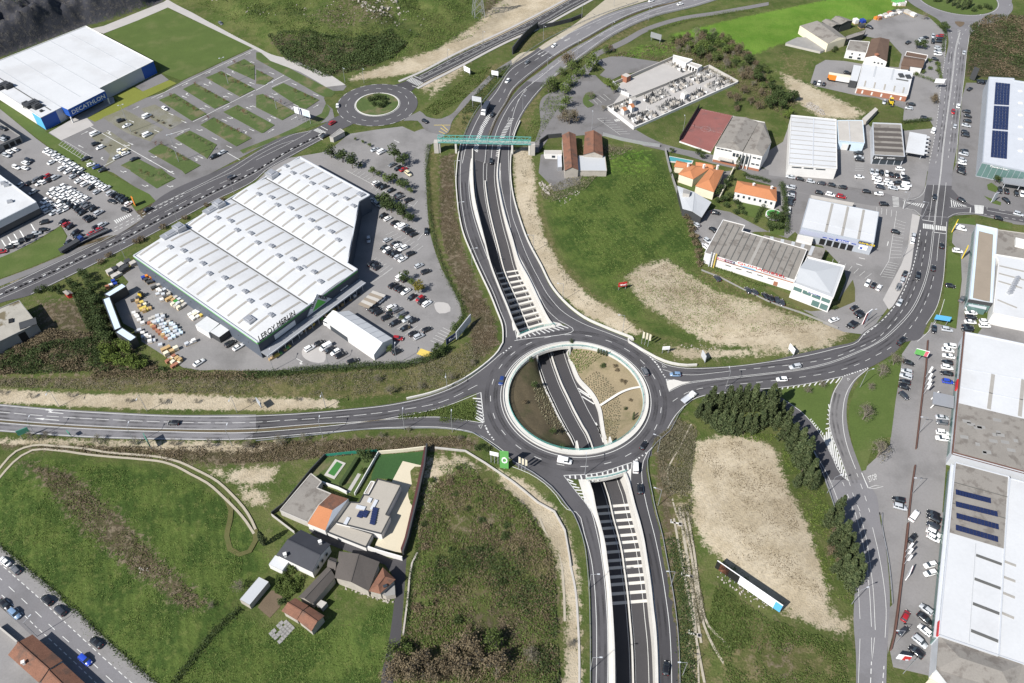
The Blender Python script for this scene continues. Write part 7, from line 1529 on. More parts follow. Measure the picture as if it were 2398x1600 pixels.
G(0,0,'alone in the first bay by the store','80,40','1512,995w');G(0,0,'beside the bare trees, nearer the store','90,-45','1348,1065wv');G(0,0,'beside the bare trees, farther from the store','90,-45','1352,1235wv');G(0,0,'near the store entrance','90,-40','872,1228wv')
G(0,0,'in the pair under the lamp mast','90,-35','1110,1105ku 1162,1152w',group=SP);G(0,0,'in the pair below the entrance','90,-35','875,1318k 918,1352w',group=SP);G(0,0,'in the middle row of the store car park','90,-35','1108,1378w 1130,1392c 1150,1408w 1070,1442s',group=SP);G(0,0,'leaving the last bay','70,-30','1235,1458k')
G(0,0,'in the row against the grass strip','100,-35','785,1455k 835,1510w 885,1532b 940,1560k',group=SP);G(0,0,'in the pair by the roadside verge','90,-40','2035,1400s 1962,1438k',group=SP);G(0,0,'on the sandy back road','60,40','2025,215g','moving_car')
LP='cars in the home store car park'
G(1,0,'at the top of the store car park','90,-40','1088,1370s');G(1,0,'parked second from the top','90,-45','1150,1392wv');G(1,0,'in the row under the big trees','90,-40','1245,1512g 1300,1545k 1352,1552r',group=LP);G(1,1,'at the end of the top aisle','40,30','1395,25c')
G(1,1,'in the row right of the store corner','90,-40','1098,110w 1130,132k 1165,152k 1232,182k 1298,220k 1322,236g 1400,268k',group=LP);G(1,1,'in the shade at the store corner','70,40','1075,268s 1092,290s 1112,308s',group=LP)
G(1,1,'in the row below the dark trees','90,-50','1160,412k 1208,437w 1275,478k 1308,495w 1348,512wv 1375,535k 1408,556k 1445,582k',group=LP);G(1,1,'driving along the hedge','0,60','1560,556k','moving_car');G(1,1,'alone above the middle rows','90,-45','1202,634s')
G(1,1,'in the upper middle row','90,-45','1278,665k 1300,688w 1345,712w 1418,760k',group=LP);G(1,1,'in the lower middle row','90,-50','1172,705k 1198,725w 1228,745k 1265,765k 1302,788s 1345,808w',group=LP);G(1,1,'in the gap by the hedge','90,-40','1492,870s 1556,925k',group=LP);G(1,1,'in the trio outside the shaded wall','80,-60','1060,848k 1085,866k 1112,884k',group=LP);G(1,1,'in the shadow of the store wall','0,60','1030,630s','moving_car')
G(1,1,'in the row with the yellow tree','90,-60','1328,975wv 1368,995k 1255,1050k 1300,1072k 1332,1088k 1372,1106w 1425,1160k 1500,1172r 1527,1198k 1566,1218w',group=LP);G(1,1,'by the trolley shelter','60,-60','1146,1182w');G(1,1,'in the row below the trolley shelter','90,-45','1050,1250g 1090,1275k 1126,1300k',group=LP)
G(1,1,'in the row beside the small bare tree','90,-45','1242,1252w 1290,1278g 1232,1302k 1195,1346k',group=LP);G(1,1,'in the last long row','90,-45','1328,1322g 1380,1362s 1435,1378k 1265,1400k 1360,1445k 1440,1492k 1492,1518s 1566,1455k',group=LP);G(1,1,'behind the marquee','70,10','1302,1535r')
G(1,2,'in the row in front of the store','90,-50','490,60w 580,12k 635,50wv 680,75k 727,95w 775,122k',group=LP);G(1,2,'alone by the bottom hedge','90,-40','886,180k');G(1,2,'behind the marquee end','80,-45','1292,92k');G(0,2,'driving out of the builders yard','80,-55','1825,192w','moving_car');G(0,2,'in the pair beside the yard wall','80,-50','2110,18k 2185,48w',group=LP)
G(0,2,'alone on the western road','-80,0','1592,745k','moving_car');G(1,2,'going round the left of the roundabout','-20,60','2250,360b','moving_car');G(2,2,'going round the right of the roundabout','-30,-60','1215,275g','moving_car');G(2,2,'crossing the bottom of the roundabout','60,10','480,1095wv','moving_car');G(2,2,'at the lower right of the roundabout','40,-60','1205,950k','moving_car');G(2,2,'waiting at the south entry','0,-60','1130,1150wv','moving_car');G(2,2,'driving up the southern frontage road','0,-60','1170,1350k','moving_car');G(2,2,'waiting at the east entry','-60,0','1495,300l','moving_car');G(2,3,'near the bottom of the southern frontage road','10,-80','1410,1428k','moving_car')
G(0,3,'nearest the left edge in the street bay','-45,-40','45,450w');G(0,3,'second in the street bay','-45,-40','140,525g');G(0,3,'in the middle of the street bay','-45,-40','430,805k');G(0,3,'next to the black one in the street bay','-45,-40','550,900d');G(0,3,'last in the street bay','-45,-40','880,1195k');G(0,3,'leaving the shadow of the corner house','45,40','782,1355B','moving_car');G(0,3,'at the left edge opposite the bay','45,40','40,845k');G(0,3,'opposite the bay','45,40','135,930l')
HW='cars on the dual carriageway'
G(1,0,'behind the white truck','-35,50','2165,1055k','moving_car');G(1,0,'just past the footbridge','0,60','2155,1480k','moving_car');G(1,0,'ahead of the sign gantry','-45,45','2305,742w','moving_car');G(2,0,'on the new dark surface','-60,40','135,572g','moving_car');G(2,0,'where the highway surface changes','-60,40','382,418w','moving_car');G(2,0,'at the top edge of the highway','-60,15','1272,8w','moving_car');G(2,0,'going away at the top of the highway','60,-15','1540,36w','moving_car')
G(1,0,'on the left of the small roundabout','0,-50','746,965w','moving_car');G(1,0,'entering the small roundabout','60,-35','700,1126r','moving_car');G(1,0,'on the service lane','60,30','1550,1112k','moving_car');G(1,0,'hidden behind the kiosk','60,-30','630,1245d','moving_car')
NR='cars by the northern road'
G(3,0,'in the roadside column','70,5','1578,330r 1572,355k 1566,382k 1562,440s 1556,470s 1560,498w',group=NR);G(3,0,'in the column beside the red one','5,50','1515,330s 1515,382k',group=NR);G(3,0,'in the cluster by the bush','70,-10','1450,345k 1415,362s 1405,388s',group=NR);G(3,0,'in the machinery yard','60,20','935,250k');G(3,0,'in the yard behind the cottage','60,-30','1290,390k');G(3,0,'beside the cottage garden','60,10','1535,542k');G(3,0,'behind the trailer','60,10','730,666k')
G(3,0,'in the trio along the fence','15,-45','430,755k 470,762w 515,770k',group=NR);G(3,0,'beside the yellow digger','-10,40','1070,932s');G(3,0,'in the pair beside the brick fronted hall','60,10','1312,955k 1295,990s',group=NR);G(3,0,'behind the low hedge','60,10','1440,1085k')
G(3,0,'farthest away on the northern road','0,-50','1800,482s','moving_car');G(3,0,'on the bend of the northern road','5,-50','1745,970w','moving_car');G(3,0,'on the northern road','5,50','1700,1025r','moving_car');G(3,0,'following on the northern road','5,-50','1716,1155s','moving_car');G(3,0,'parked by the white canopy','5,-50','1516,1198wv')
SR='cars beside the solar showroom'
G(3,0,'in the short row above the showroom','15,45','1932,745k 1966,750k 2004,756k',group=SR);G(3,0,'driving along the showroom strip','50,-35','1855,815k','moving_car');G(3,0,'in the strip beside the northern road','70,15','1822,1022k 1835,1065k 1830,1110k 1822,1150s 1812,1212k 1812,1240k 1800,1385k 1795,1412s 1788,1465s 1785,1495w 1778,1530k 1772,1560k',group=SR)
G(3,0,'in the trio by the pale annex','70,10','830,1405k 836,1440s 842,1466k',group=NR);G(3,0,'in front of the Jeep lettering','70,5','1215,1552w')
MS='cars along the market street'
G(3,1,'parked on the far side of the market street','70,15','210,55s 300,75k 395,95s 490,112d 590,130k 685,150k',group=MS);G(3,1,'on the near side of the market street','70,15','475,200k 575,218w 675,236r',group=MS);G(3,1,'in the queue on the market street','70,10','910,190k 1020,210w',group=MS);G(3,1,'by the market street crossing','70,5','1068,306k','moving_car');G(3,1,'beside the tall white hall','70,5','842,55w')
US='cars in the used car yard'
G(3,1,'in the back row of the used car yard','10,45','955,8s 1000,14s 1046,20k 1090,26w 1135,32k 1186,42k 1235,46w',group=US);G(3,1,'in the left row of the used car yard','70,15','995,50w 1000,78w 1020,112w 1035,150d',group=US);G(3,1,'in the middle row of the used car yard','70,15','1104,95w 1116,126w 1150,158s',group=US);G(3,1,'in the right row of the used car yard','70,5','1265,58k 1268,85k 1190,112k',group=US);G(3,1,'in the van pair of the used car yard','70,10','1240,160wv 1272,130wv',group=US)
G(3,1,'in the column beside the tall hedge','70,15','210,150s 216,198d 212,225s 206,252k 202,278k 198,302d',group=MS);G(3,1,'below the hedge column','0,60','194,362w');G(3,1,'in the shadow by the garden pool','0,60','182,432k');G(3,1,'alone in the garage car park','50,10','1175,560k')
G(3,1,'crossing the junction','0,60','1530,246k','moving_car');G(3,1,'in the pair waiting by the zebra crossing','10,-60','1340,592s 1328,640w','stopped_car',group=NR);G(3,1,'below the zebra crossing','5,-60','1596,685k','moving_car');G(3,1,'in the inside lane of the bend','10,-60','1518,892k','moving_car');G(3,1,'going down the bend','-5,60','1375,968k','moving_car');G(3,1,'in the roadside bay on the bend','25,-60','1258,942k 1238,1000s 1200,1066g',group=NR);G(3,1,'going down the bend in the outer lane','-30,60','1210,1210s','moving_car');G(3,1,'at the foot of the bend','50,-45','1235,1550k','moving_car')
G(3,1,'on the roadside lawn','70,10','1675,1055k');G(3,1,'on the forecourt drive','35,-50','1785,1175g');G(3,1,'under the yellow arch','60,15','1772,530wv');G(3,1,'beside the yellow totem','60,10','1742,735w');G(3,1,'in the bays below the garage','30,-50','915,1030w 970,1046k 1022,1070w',group=NR);G(3,1,'beside the red and white totem','50,-30','795,1255k 835,1300k 852,1330k',group=NR);G(3,1,'by the yellow sign below the annex','60,-20','608,1365w');G(3,1,'in the pair behind the red flag','40,-30','760,1410k 800,1412k',group=NR)
G(3,1,'in the row below the annex','15,50','30,1172k 88,1192d 130,1206d',group=NR);G(2,1,'along the workshop fence','30,40','1880,985d 2160,1095d 2222,1112d 2322,1150k',group=NR);G(2,1,'behind the metal shed','60,10','1865,385k');G(2,1,'left of the grey workshop','40,30','1840,540k 1790,640s 1765,692w 1685,492s',group=NR)
G(3,1,'turning at the east junction','60,30','1780,270k','moving_car');G(3,1,'parked by the entrance canopy','40,35','2190,272k');G(3,1,'waiting on the east side street','60,15','2120,436k','moving_car');G(3,1,'at the right edge of the east side street','60,15','2300,396s','moving_car');G(3,1,'in the row under the entrance canopy','5,45','2130,180k 2190,186k 2280,206k 2332,212w',group=SR);G(3,1,'on the corner above the junction','60,20','1780,15k')
FC='cars on the forecourt'
G(3,1,'in the column below the glass porch','70,5','1866,1265w 1864,1302w 1866,1345k 1860,1385w 1836,1430k 1830,1456k',group=FC);G(3,1,'in the pair on the forecourt','70,5','1990,1380w 1990,1420w',group=FC);G(3,1,'beside the blue billboard','0,60','1525,1455k');G(3,1,'below the blue billboard','60,10','1645,1455s')
G(3,2,'going round the bend','-60,10','250,230s','moving_car');G(3,2,'driving on the east road','-60,0','130,345w','moving_car');G(3,2,'at the top of the bend','60,-45','1225,2k','moving_car')
YS='cars in the dealers yard'
G(3,2,'in the column beside the green billboard','80,25','1295,195k 1275,272s 1266,318s 1256,370k 1252,417k',group=YS);G(3,2,'parked askew below the column','70,60','1250,495d');G(3,2,'in the bays beside the red trim hall','80,15','1672,40w 1655,76w 1660,132w 1646,190k 1646,236w 1640,290k 1652,365B',group=YS);G(3,2,'in the bays below the drive canopy','80,10','1600,695s 1600,740g 1604,834w 1600,888w',group=YS);G(3,2,'parked by the stop marking','80,20','1200,1450k 1215,1516s',group=YS)
G(3,3,'in the bays beside the solar hall','80,40','1515,15k 1520,55k 1515,120d 1520,185w 1520,232w',group=YS);G(3,3,'in the pair below the flagpoles','80,-20','1490,480w 1490,555w',group=YS);G(3,3,'in the bottom row beside the solar hall','60,50','1455,890s 1440,975k 1440,1080w 1395,1185s 1360,1280k',group=YS);G(3,3,'beside the rust brown wall','30,-60','1265,950r');G(3,3,'next to the red one by the wall','50,-45','1245,1090d');G(3,3,'on the display stand','50,-60','1330,235k');G(3,3,'at the top of the dealers wall','50,-70','1345,30wv')
def wheels(r,xs,y,rad=.5):
 for x in xs:
  for s in(-1,1):o=link('wheel',_part['wheel'],r,(x,s*y,rad));o.scale=(rad/.32,1.6,rad/.32)
def place(c_,r_,s,head,z=1.0):
 p=Q(c_,r_,s,z)[0];h=nums(head)[0];q0=nums(s)[0];q_=Q(c_,r_,'%f,%f'%(q0[0]+h[0]*.1,q0[1]+h[1]*.1),z)[0];return p,math.atan2(q_.y-p.y,q_.x-p.x)
def truck(p,a,label,cab='paint_white_car',box='slate_cladding',L=8.0,w=2.5,h=2.9):
 r=empty('truck',(p.x,p.y,.06),a,label,'truck');b=MB().box((-.9,0,1.0+h/2),(L-2.2,w,h));b.build('cargo_box',box,r)
 b=MB();b.box((L/2-.75,0,1.35),(1.9,2.3,1.5));b.add([(L/2-1.7,-1.15,2.1),(L/2+.2,-1.15,2.1),(L/2+.2,1.15,2.1),(L/2-1.7,1.15,2.1),(L/2-1.6,-1.05,3.0),(L/2-.1,-1.05,3.0),(L/2-.1,1.05,3.0),(L/2-1.6,1.05,3.0)],[(0,1,5,4),(1,2,6,5),(2,3,7,6),(3,0,4,7),(4,5,6,7)]);b.build('cab',cab,r)
 MB().box((L/2+.1,0,2.5),(.12,2.0,.75),0).build('windscreen','glass',r);MB().box((-.4,0,.8),(L-1,1.0,.3)).build('chassis','black',r);wheels(r,(-L/2+1.4,-L/2+2.6,L/2-1.0),1.0);return r
p,a=place(1,0,'2105,1010','-35,60');truck(p,a,'white truck with dark blue load cover near the sign gantry',L=9)
p,a=place(1,1,'690,1370','-60,60');truck(p,a,'small white box truck parked at the marquee corner',box='white_wall',L=6.5,w=2.2,h=2.3)
p,a=place(0,1,'660,690','60,-35');r=truck(p,a,'long dark car transporter parked beside the dealership lawn','paint_blue_car','dark_metal',11,2.5,1.2)
p,a=place(0,1,'850,600','80,-35');
r=empty('trailer',(p.x,p.y,.06),a,'empty dark car trailer behind the transporter','trailer');MB().box((0,0,1.0),(14,2.4,.3)).build('deck','dark_metal',r);[MB().beam((-6.5,s*1.15,1.2),(6.5,s*1.15,1.9),.15).build('side_rail','galvanised',r)for s in(-1,1)];wheels(r,(-4,-2.8,3),1.0,.45)
p,a=QZ('NE','910,1165',2.2)[0],0;q_=QZ('NE','1000,1180',2.2)[0];a=math.atan2(q_.y-p.y,q_.x-p.x);r=empty('semi_trailer',(p.x,p.y,.06),a,'white semi trailer with orange end and white CX lettering at the loading awning','trailer')
MB().box((2.2,0,2.4),(8.6,2.5,2.9)).build('body','white_wall',r);MB().box((-4.3,0,2.4),(4.4,2.5,2.9)).build('orange_body','sign_orange',r);MB().box((0,0,3.9),(13,2.5,.12)).build('roof','cream_wall',r);MB().box((0,0,.8),(12,1.0,.3)).build('chassis','black',r);wheels(r,(-5,-3.8,-2.6,5),1.0)
text(r,'CX',Vector((p.x,p.y,.06))+Matrix.Rotation(a,3,'Z')@Vector((-6.2,-1.3,1.4)),(math.cos(a),math.sin(a),0),(0,0,1),(4,2.0),'sign_white');r.children[-1].location=(-6.2,-1.29,1.3);r.children[-1].rotation_euler.z=-a
p,a=place(3,0,'1130,935','20,50');r=empty('digger',(p.x,p.y,.06),a,'yellow wheeled digger behind the brick fronted hall','digger');MB().box((0,0,1.1),(3.2,1.8,.9)).build('body','paint_yellow_car',r);MB().box((-.3,0,2.2),(1.5,1.5,1.4)).build('cab','glass',r);MB().box((-.3,0,2.95),(1.6,1.6,.12)).build('cab_roof','paint_yellow_car',r);MB().beam((1.4,0,1.4),(3.0,0,2.8),.3).build('boom','paint_yellow_car',r);MB().beam((3.0,0,2.8),(3.6,0,.8),.25).build('arm','paint_yellow_car',r);MB().box((3.6,0,.6),(.7,1.6,.6)).build('bucket','dark_metal',r);wheels(r,(-1.1,1.2),.95,.6)
p,a=place(2,2,'1620,512','60,-45');r=empty('pickup_truck',(p.x,p.y,.06),a,'white pickup truck with long flat bed leaving the roundabout','pickup');b=MB().box((-1.2,0,1.0),(4.2,2.1,.25));b.build('flat_bed','light_metal',r);b=MB();b.box((2.1,0,1.05),(1.9,2.0,1.0));b.box((1.75,0,1.8),(1.3,1.8,.6));b.build('cab','paint_white_car',r);MB().box((2.42,0,1.8),(.12,1.6,.5)).build('windscreen','glass',r);[MB().box((-1.2,s*1.02,1.3),(4.2,.08,.4)).build('bed_side','light_metal',r)for s in(-1,1)];wheels(r,(-2.0,2.1),.9,.38)
p,a=place(0,1,'1290,1135','60,30');r=empty('forklift',(p.x,p.y,.06),a,'yellow forklift standing in the builders yard','forklift');MB().box((0,0,.9),(2.2,1.3,.9)).build('body','paint_yellow_car',r);MB().box((.2,0,2.3),(1.3,1.2,.1)).build('roof','black',r);[MB().box((x,y,1.8),(.1,.1,1.0)).build('post','black',r)for x in(-.4,.8)for y in(-.55,.55)];MB().box((1.3,0,1.4),(.15,1.0,2.6)).build('mast','dark_metal',r);[MB().box((1.9,s*.3,.2),(1.1,.12,.06)).build('fork','dark_metal',r)for s in(-1,1)];wheels(r,(-.7,.8),.6,.32)
# --- vegetation
RG=np.random.default_rng(11)
leafmat('leaf_meadow',(.075,.125,.026),(.12,.15,.042))
def quads(name,C,S,m,flat=.0,up=.35):
 """one mesh of many leaf-sized faces: centres C, sizes S"""
 n=len(C);a=RG.normal(size=(n,3));a[:,2]*=(1-flat);a/=np.linalg.norm(a,axis=1)[:,None]+1e-9
 nrm=RG.normal(size=(n,3));nrm[:,2]=np.abs(nrm[:,2])+up;b=np.cross(nrm,a);b/=np.linalg.norm(b,axis=1)[:,None]+1e-9
 S=np.asarray(S)[:,None]if np.ndim(S)else np.full((n,1),S)
 r=.55+.5*RG.random((n,1));V=np.stack([C-a*S*.5,C+b*S*.5*r,C+a*S*.5,C-b*S*.5*r],1).reshape(-1,3)
 me=bpy.data.meshes.new(name);me.vertices.add(4*n);me.vertices.foreach_set('co',V.astype(np.float32).ravel());me.loops.add(4*n);me.loops.foreach_set('vertex_index',np.arange(4*n,dtype=np.int32));me.polygons.add(n);me.polygons.foreach_set('loop_start',np.arange(0,4*n,4,dtype=np.int32));me.update(calc_edges=True);me.materials.append(M[m]);return me
def ball(n,c,r,hollow=.35):
 d=RG.normal(size=(n,3));d/=np.linalg.norm(d,axis=1)[:,None];return np.array(c)+d*(np.array(r)*(hollow+(1-hollow)*RG.random((n,1))**.5))
def crown_leafy(m,R=2.4,H=4.6,n=620,leaf=.42):
 C=[]
 for k in range(13):
  a,rr=RG.random()*6.28,R*.68*RG.random()**.5;z=H*(.42+.5*RG.random());C.append(ball(n//13,(rr*math.cos(a),rr*math.sin(a),z),(R*.42,R*.42,R*.34)))
 return quads('crown',np.concatenate(C),leaf*(.7+.6*RG.random(sum(len(c)for c in C))),m)
def crown_conifer(m,H=12.5,R=2.7,n=2200,leaf=.62):
 C=[]
 for k in range(90):
  t=RG.random()**.8;z=H*(.06+.94*t);rr=R*(1-t)**.75*(.45+.55*RG.random())+.12;a=RG.random()*6.28;L=.35+rr*.42
  C.append(ball(n//90,(rr*.75*math.cos(a),rr*.75*math.sin(a),z),(L,L,.55+.3*RG.random())))
 C=np.concatenate(C);return quads('crown',C,leaf*(.6+.7*RG.random(len(C))),m,up=.2)
def crown_column(m,H=7,R=1.0,n=700):
 z=H*RG.random(n);a=RG.random(n)*6.28;rr=R*np.sin(np.pi*np.clip(z/H*.93+.05,0,1))**.6*(.6+.4*RG.random(n));return quads('crown',np.stack([rr*np.cos(a),rr*np.sin(a),z+.2],1),.4*(.7+.6*RG.random(n)),m)
def bare_tree(seed,H=6.0,spread=1.0,m='bark'):
 rnd=random.Random(seed);b=MB();tips=[]
 def grow(p,d,L,r,k):
  q_=p+d*L;b.cyl(p,q_,r,r*.62,4 if k>1 else 6,0,False)
  if k>=4:tips.append(q_);return
  for i in range(4 if k else 6):
   n=Vector((rnd.gauss(0,1),rnd.gauss(0,1),rnd.gauss(0,.6))).normalized();nd=(d*(.55 if k else .45)+n*.75*spread+Vector((0,0,.22))).normalized();grow(p+d*L*(.55+.45*rnd.random()),nd,L*(.60+.16*rnd.random()),r*.5,k+1)
 grow(Vector((0,0,0)),Vector((rnd.gauss(0,.05),rnd.gauss(0,.05),1)).normalized(),H*.30,H*.022,0);return b,tips
KIND={}
for i in range(3):
 KIND['conifer',i]=(crown_conifer('leaf_pine',12.5+i,2.6+.2*i),MB().cyl((0,0,-.2),(0,0,9),.25,.06,6).mesh('trunk','bark'))
 KIND['leafy',i]=(crown_leafy('leaf_dark'),MB().cyl((0,0,-.2),(0,0,3.2),.14,.07,6).mesh('trunk','bark'))
 KIND['mid',i]=(crown_leafy('leaf_mid',2.2,4.2,420),MB().cyl((0,0,-.2),(0,0,3),.12,.06,6).mesh('trunk','bark'))
 KIND['bright',i]=(crown_leafy('leaf_bright',2.4,4.6,560),MB().cyl((0,0,-.2),(0,0,3),.14,.07,6).mesh('trunk','bark'))
 b,tips=bare_tree(i+5);tp=np.array([tuple(t_)for t_ in tips]);tp=np.repeat(tp,1,0)+RG.normal(size=(len(tp),3))*.25
 KIND['bare',i]=(quads('crown',tp,.20,'leaf_grey'),b.mesh('trunk','bark_pale'))
 KIND['budding',i]=(quads('crown',np.repeat(tp,2,0)+RG.normal(size=(2*len(tp),3))*.3,.32,'leaf_brown' if i<2 else 'leaf_mid'),b.mesh('trunk','bark_pale'))
 z=.5+1.1*RG.random(60);KIND['sapling',i]=(quads('crown',np.stack([.35*RG.normal(size=60),.35*RG.normal(size=60),z+.3],1),.22,'leaf_red' if i<2 else 'leaf_brown'),MB().cyl((0,0,-.1),(0,0,1.6),.05,.03,5).mesh('trunk','bark'))
 KIND['bush',i]=(crown_leafy('leaf_dark',1.7,2.0,380,.34),MB().cyl((0,0,-.2),(0,0,1.0),.1,.06,5).mesh('trunk','bark'))
 KIND['bush_mid',i]=(crown_leafy('leaf_mid',1.6,1.9,340,.34),MB().cyl((0,0,-.2),(0,0,1.0),.1,.06,5).mesh('trunk','bark'))
 KIND['bush_brown',i]=(crown_leafy('leaf_brown',1.7,1.9,300,.34),MB().cyl((0,0,-.2),(0,0,1.0),.1,.06,5).mesh('trunk','bark'))
 KIND['column',i]=(crown_column('leaf_pine'),MB().cyl((0,0,-.2),(0,0,2),.14,.1,6).mesh('trunk','bark'))
KIND['yellow',0]=KIND['yellow',1]=KIND['yellow',2]=(crown_leafy('leaf_yellow',2.7,5.0,760,.42),MB().cyl((0,0,-.2),(0,0,3),.14,.07,6).mesh('trunk','bark'))
KCAT=dict(conifer='conifer',leafy='tree',mid='tree',bright='tree',bare='bare tree',budding='tree',sapling='sapling',bush='bush',bush_mid='bush',bush_brown='bush',column='cypress',yellow='tree')
KNAME=dict(conifer='dark conifer',leafy='dark leafy tree',mid='light green tree',bright='bright green tree',bare='leafless tree',budding='brown budding tree',sapling='reddish sapling',bush='dark green bush',bush_mid='light green bush',bush_brown='brown bush',column='slim dark cypress',yellow='yellow green tree')
KOBJ=dict(conifer='conifer_tree',leafy='leafy_tree',mid='leafy_tree',bright='leafy_tree',bare='bare_tree',budding='budding_tree',sapling='sapling',bush='bush',bush_mid='bush',bush_brown='bush',column='cypress_tree',yellow='yellow_tree')
def tree(kind,p,sc,label,group=None,sz=None):
 cr,tr=KIND[kind,random.randrange(3)];r=empty(KOBJ[kind],(p.x,p.y,p.z-.05),random.uniform(0,6.28),label,KCAT[kind],group);r.scale=(sc,sc,sc*(sz or random.uniform(.88,1.14)))
 link('trunk',tr,r);link('crown',cr,r);return r
HV=np.array(SLV+SRV)
def hollow(u,v):
 z=-3.0
 for _ in range(5):p=P(u,v,z);z=HV[np.argmin(np.hypot(HV[:,0]-p.x,HV[:,1]-p.y)),2]
 return Vector((p.x,p.y,z))
def T(kind,c_,r_,desc,s,group=None,sc=1.0,z=0.0):
 its=s.split();n=len(its)
 for i,it in enumerate(its):
  v=[float(k)for k in it.split(',')];p=P(TX[c_]+v[0]*TS,TY[r_]+v[1]*TS)if z==0 else hollow(TX[c_]+v[0]*TS,TY[r_]+v[1]*TS);k=(v[2]if len(v)>2 else 1.0)*sc*random.uniform(.88,1.12)
  w=KNAME[kind];lab='%s %s'%(w,desc)if n==1 else '%s %s, number %s from the start'%(w,desc,i+1)
  dx=float(its[-1].split(',')[0])-float(its[0].split(',')[0]);dy=float(its[-1].split(',')[1])-float(its[0].split(',')[1])
  if n>1:
   e=('left' if dx>0 else 'right')if abs(dx)>abs(dy)else('top' if dy>0 else 'bottom');lab='%s %s, %s from the %s'%(w,desc,ORD[i]if i<len(ORD)else '%dth'%(i+1),e)
  o=tree(kind,p,k,lab,group if n>1 else None)
CF='conifers right of the roundabout'
T('conifer',2,2,'in the back rank of the clump','1745,650,.8 1800,640 1870,655,1.05 1945,640,1.1 2020,650 2095,640 2170,645,1.1 2245,640 2320,655',CF,.92)
T('conifer',2,2,'in the front rank of the clump','1700,690,.7 1770,735,.85 1835,785,.9 1905,825,1 1975,845,.95 2045,845,.95 2115,838,1 2185,835,.9 2255,805,.95 2320,770,.95',CF,.92)
T('conifer',3,2,'in the roadside row above','40,640,.9 95,700,.9 60,790,.8 150,800,.95 130,900,.85 210,920,.95 190,1010,.9 265,1000,.95 250,1110,.9 310,1130,1 300,1220,.95 380,1240,1 340,1320,.9 400,1340,.9 250,1330,.7','conifers along the south east road',.92)
T('conifer',3,3,'in the roadside row below','520,120,.8 590,80,.9 600,170,.9 640,290,1 580,300,.8 700,360,1.05 640,420,.9 720,470,1 660,540,.9 760,560,1 700,620,1 790,650,.95 740,700,.8 600,560,.6','conifers along the south east road',.92)
T('budding',3,3,'among the roadside conifers','620,230,1.0 570,380,.8 650,490,.7',None,1.1);T('budding',3,2,'leaning over the slip road','110,700,1.1')
PT='trees in the home store car park'
T('leafy',1,0,'along the upper edge of the car park','690,1450 800,1490 885,1545',PT,1.45);T('leafy',1,0,'in the middle of the upper car park','1270,1480 1345,1530',PT,1.5);T('mid',1,0,'newly planted at the car park entrance','912,1290,.5 980,1315,.55 1040,1350,.6 960,1540,.7',PT)
T('mid',1,1,'in the first car park row','1075,50,.8 1130,60,.6 1205,118,.9 1320,150,.9 1412,205,.7',PT,1.3);T('leafy',1,1,'between the first car park rows','1255,125,.9 1365,180,.95',PT,1.3)
T('leafy',1,1,'in the shaded car park row','1165,330,1.15 1195,365,1.0 1240,385,1 1300,405,1 1345,440,1 1390,465,.9 1430,475,.6',PT,1.3);T('leafy',1,1,'beside the white van','1365,1025');T('mid',1,1,'left of the yellow tree','1430,1060,.8');T('yellow',1,1,'bright in the lower car park','1490,1120,1.1');T('budding',1,1,'small in the last car park rows','1235,1300,.5 1335,1365,.5 1400,1450,.4',PT);T('mid',1,2,'behind the marquee end','1225,95,.8');T('leafy',1,1,'on the billboard corner','1830,1490,1.0');T('leafy',1,2,'on the bottom corner hedge','1690,110,.9 1640,150,.8',PT)
DS='saplings on the planted islands'
T('sapling',0,0,'on the island nearest the sports store','1575,905 1630,930 1690,960 1730,990 1790,1020',DS,1.4);T('sapling',0,0,'on the second island','1800,800 1890,855 1925,865 1990,905 2065,940',DS,1.4);T('sapling',0,0,'on the third island','2020,690 2070,715 2140,765 2190,780 2260,815',DS,1.4);T('sapling',0,0,'on the fourth island','2160,590 2210,610 2290,650',DS,1.4)
T('sapling',0,0,'on the lower left island','1435,1340 1490,1345 1560,1400 1640,1440 1700,1480',DS,1.4);T('sapling',0,0,'on the lower second island','1720,1250 1785,1280 1840,1305 1900,1340 1950,1380',DS,1.4);T('sapling',0,0,'on the lower third island','1915,1100 2000,1135 2060,1170 2130,1205 2190,1230',DS,1.4);T('sapling',0,0,'on the lower fourth island','2180,1020 2240,1050 2310,1090',DS,1.4);T('sapling',1,0,'on the islands by the roundabout','100,915 160,930 230,960 360,855 455,895 515,920 60,690',DS,1.4)
T('bush_brown',0,0,'on the worn islands','1395,1080,.5 1450,1110,.5 1500,1135,.5 1560,1160,.5 1245,1225,.5 1290,1250,.5 1010,1340,.4 930,1290,.4',DS);T('sapling',0,1,'on the bottom island','1300,30 1370,60 1470,50 1520,80',DS,1.3)
T('bush',1,0,'in the middle of the small roundabout','1060,930,1.3 1110,915,1.5 1160,935,1.4 1080,970,1.3 1140,985,1.4 1180,960,1.2','bushes on the small roundabout')
CT='trees round the cemetery car park'
T('budding',2,0,'beside the dual carriageway','500,600,1.2 540,640,1 440,690,.9 330,850,1.2 370,800,1',CT,1.4);T('mid',2,0,'lining the cemetery car park','740,610,1.3 700,660,1.1 590,710,1.0 530,800,1.2 480,870,1.3 500,990,1.2 640,720,.9 450,1040,1',CT,1.35);T('budding',2,0,'at the head of the cemetery lane','850,490,1.1 900,480,1');T('bare',2,0,'on the oval island','710,900,1.2');T('bright',2,0,'against the cemetery corner','870,800,1.3 930,860,1.3');T('bare',2,0,'spreading wide over the cemetery car park','520,1140,2.2');T('budding',2,0,'spreading wide behind the farmhouses','560,1120,1.6 470,1120,1.5');T('bare',2,0,'standing by the cemetery gate','835,1020,1.0')
WD='trees of the little wood'
wood=Q(2,0,'1440,400 1560,350 1750,320 1900,340 2000,400 2100,520 2200,600 2350,640 2350,900 2280,880 2200,800 2060,700 1900,610 1760,560 1640,500 1500,480');wp=[(p.x,p.y)for p in wood];k=0;tries=0;done=[]
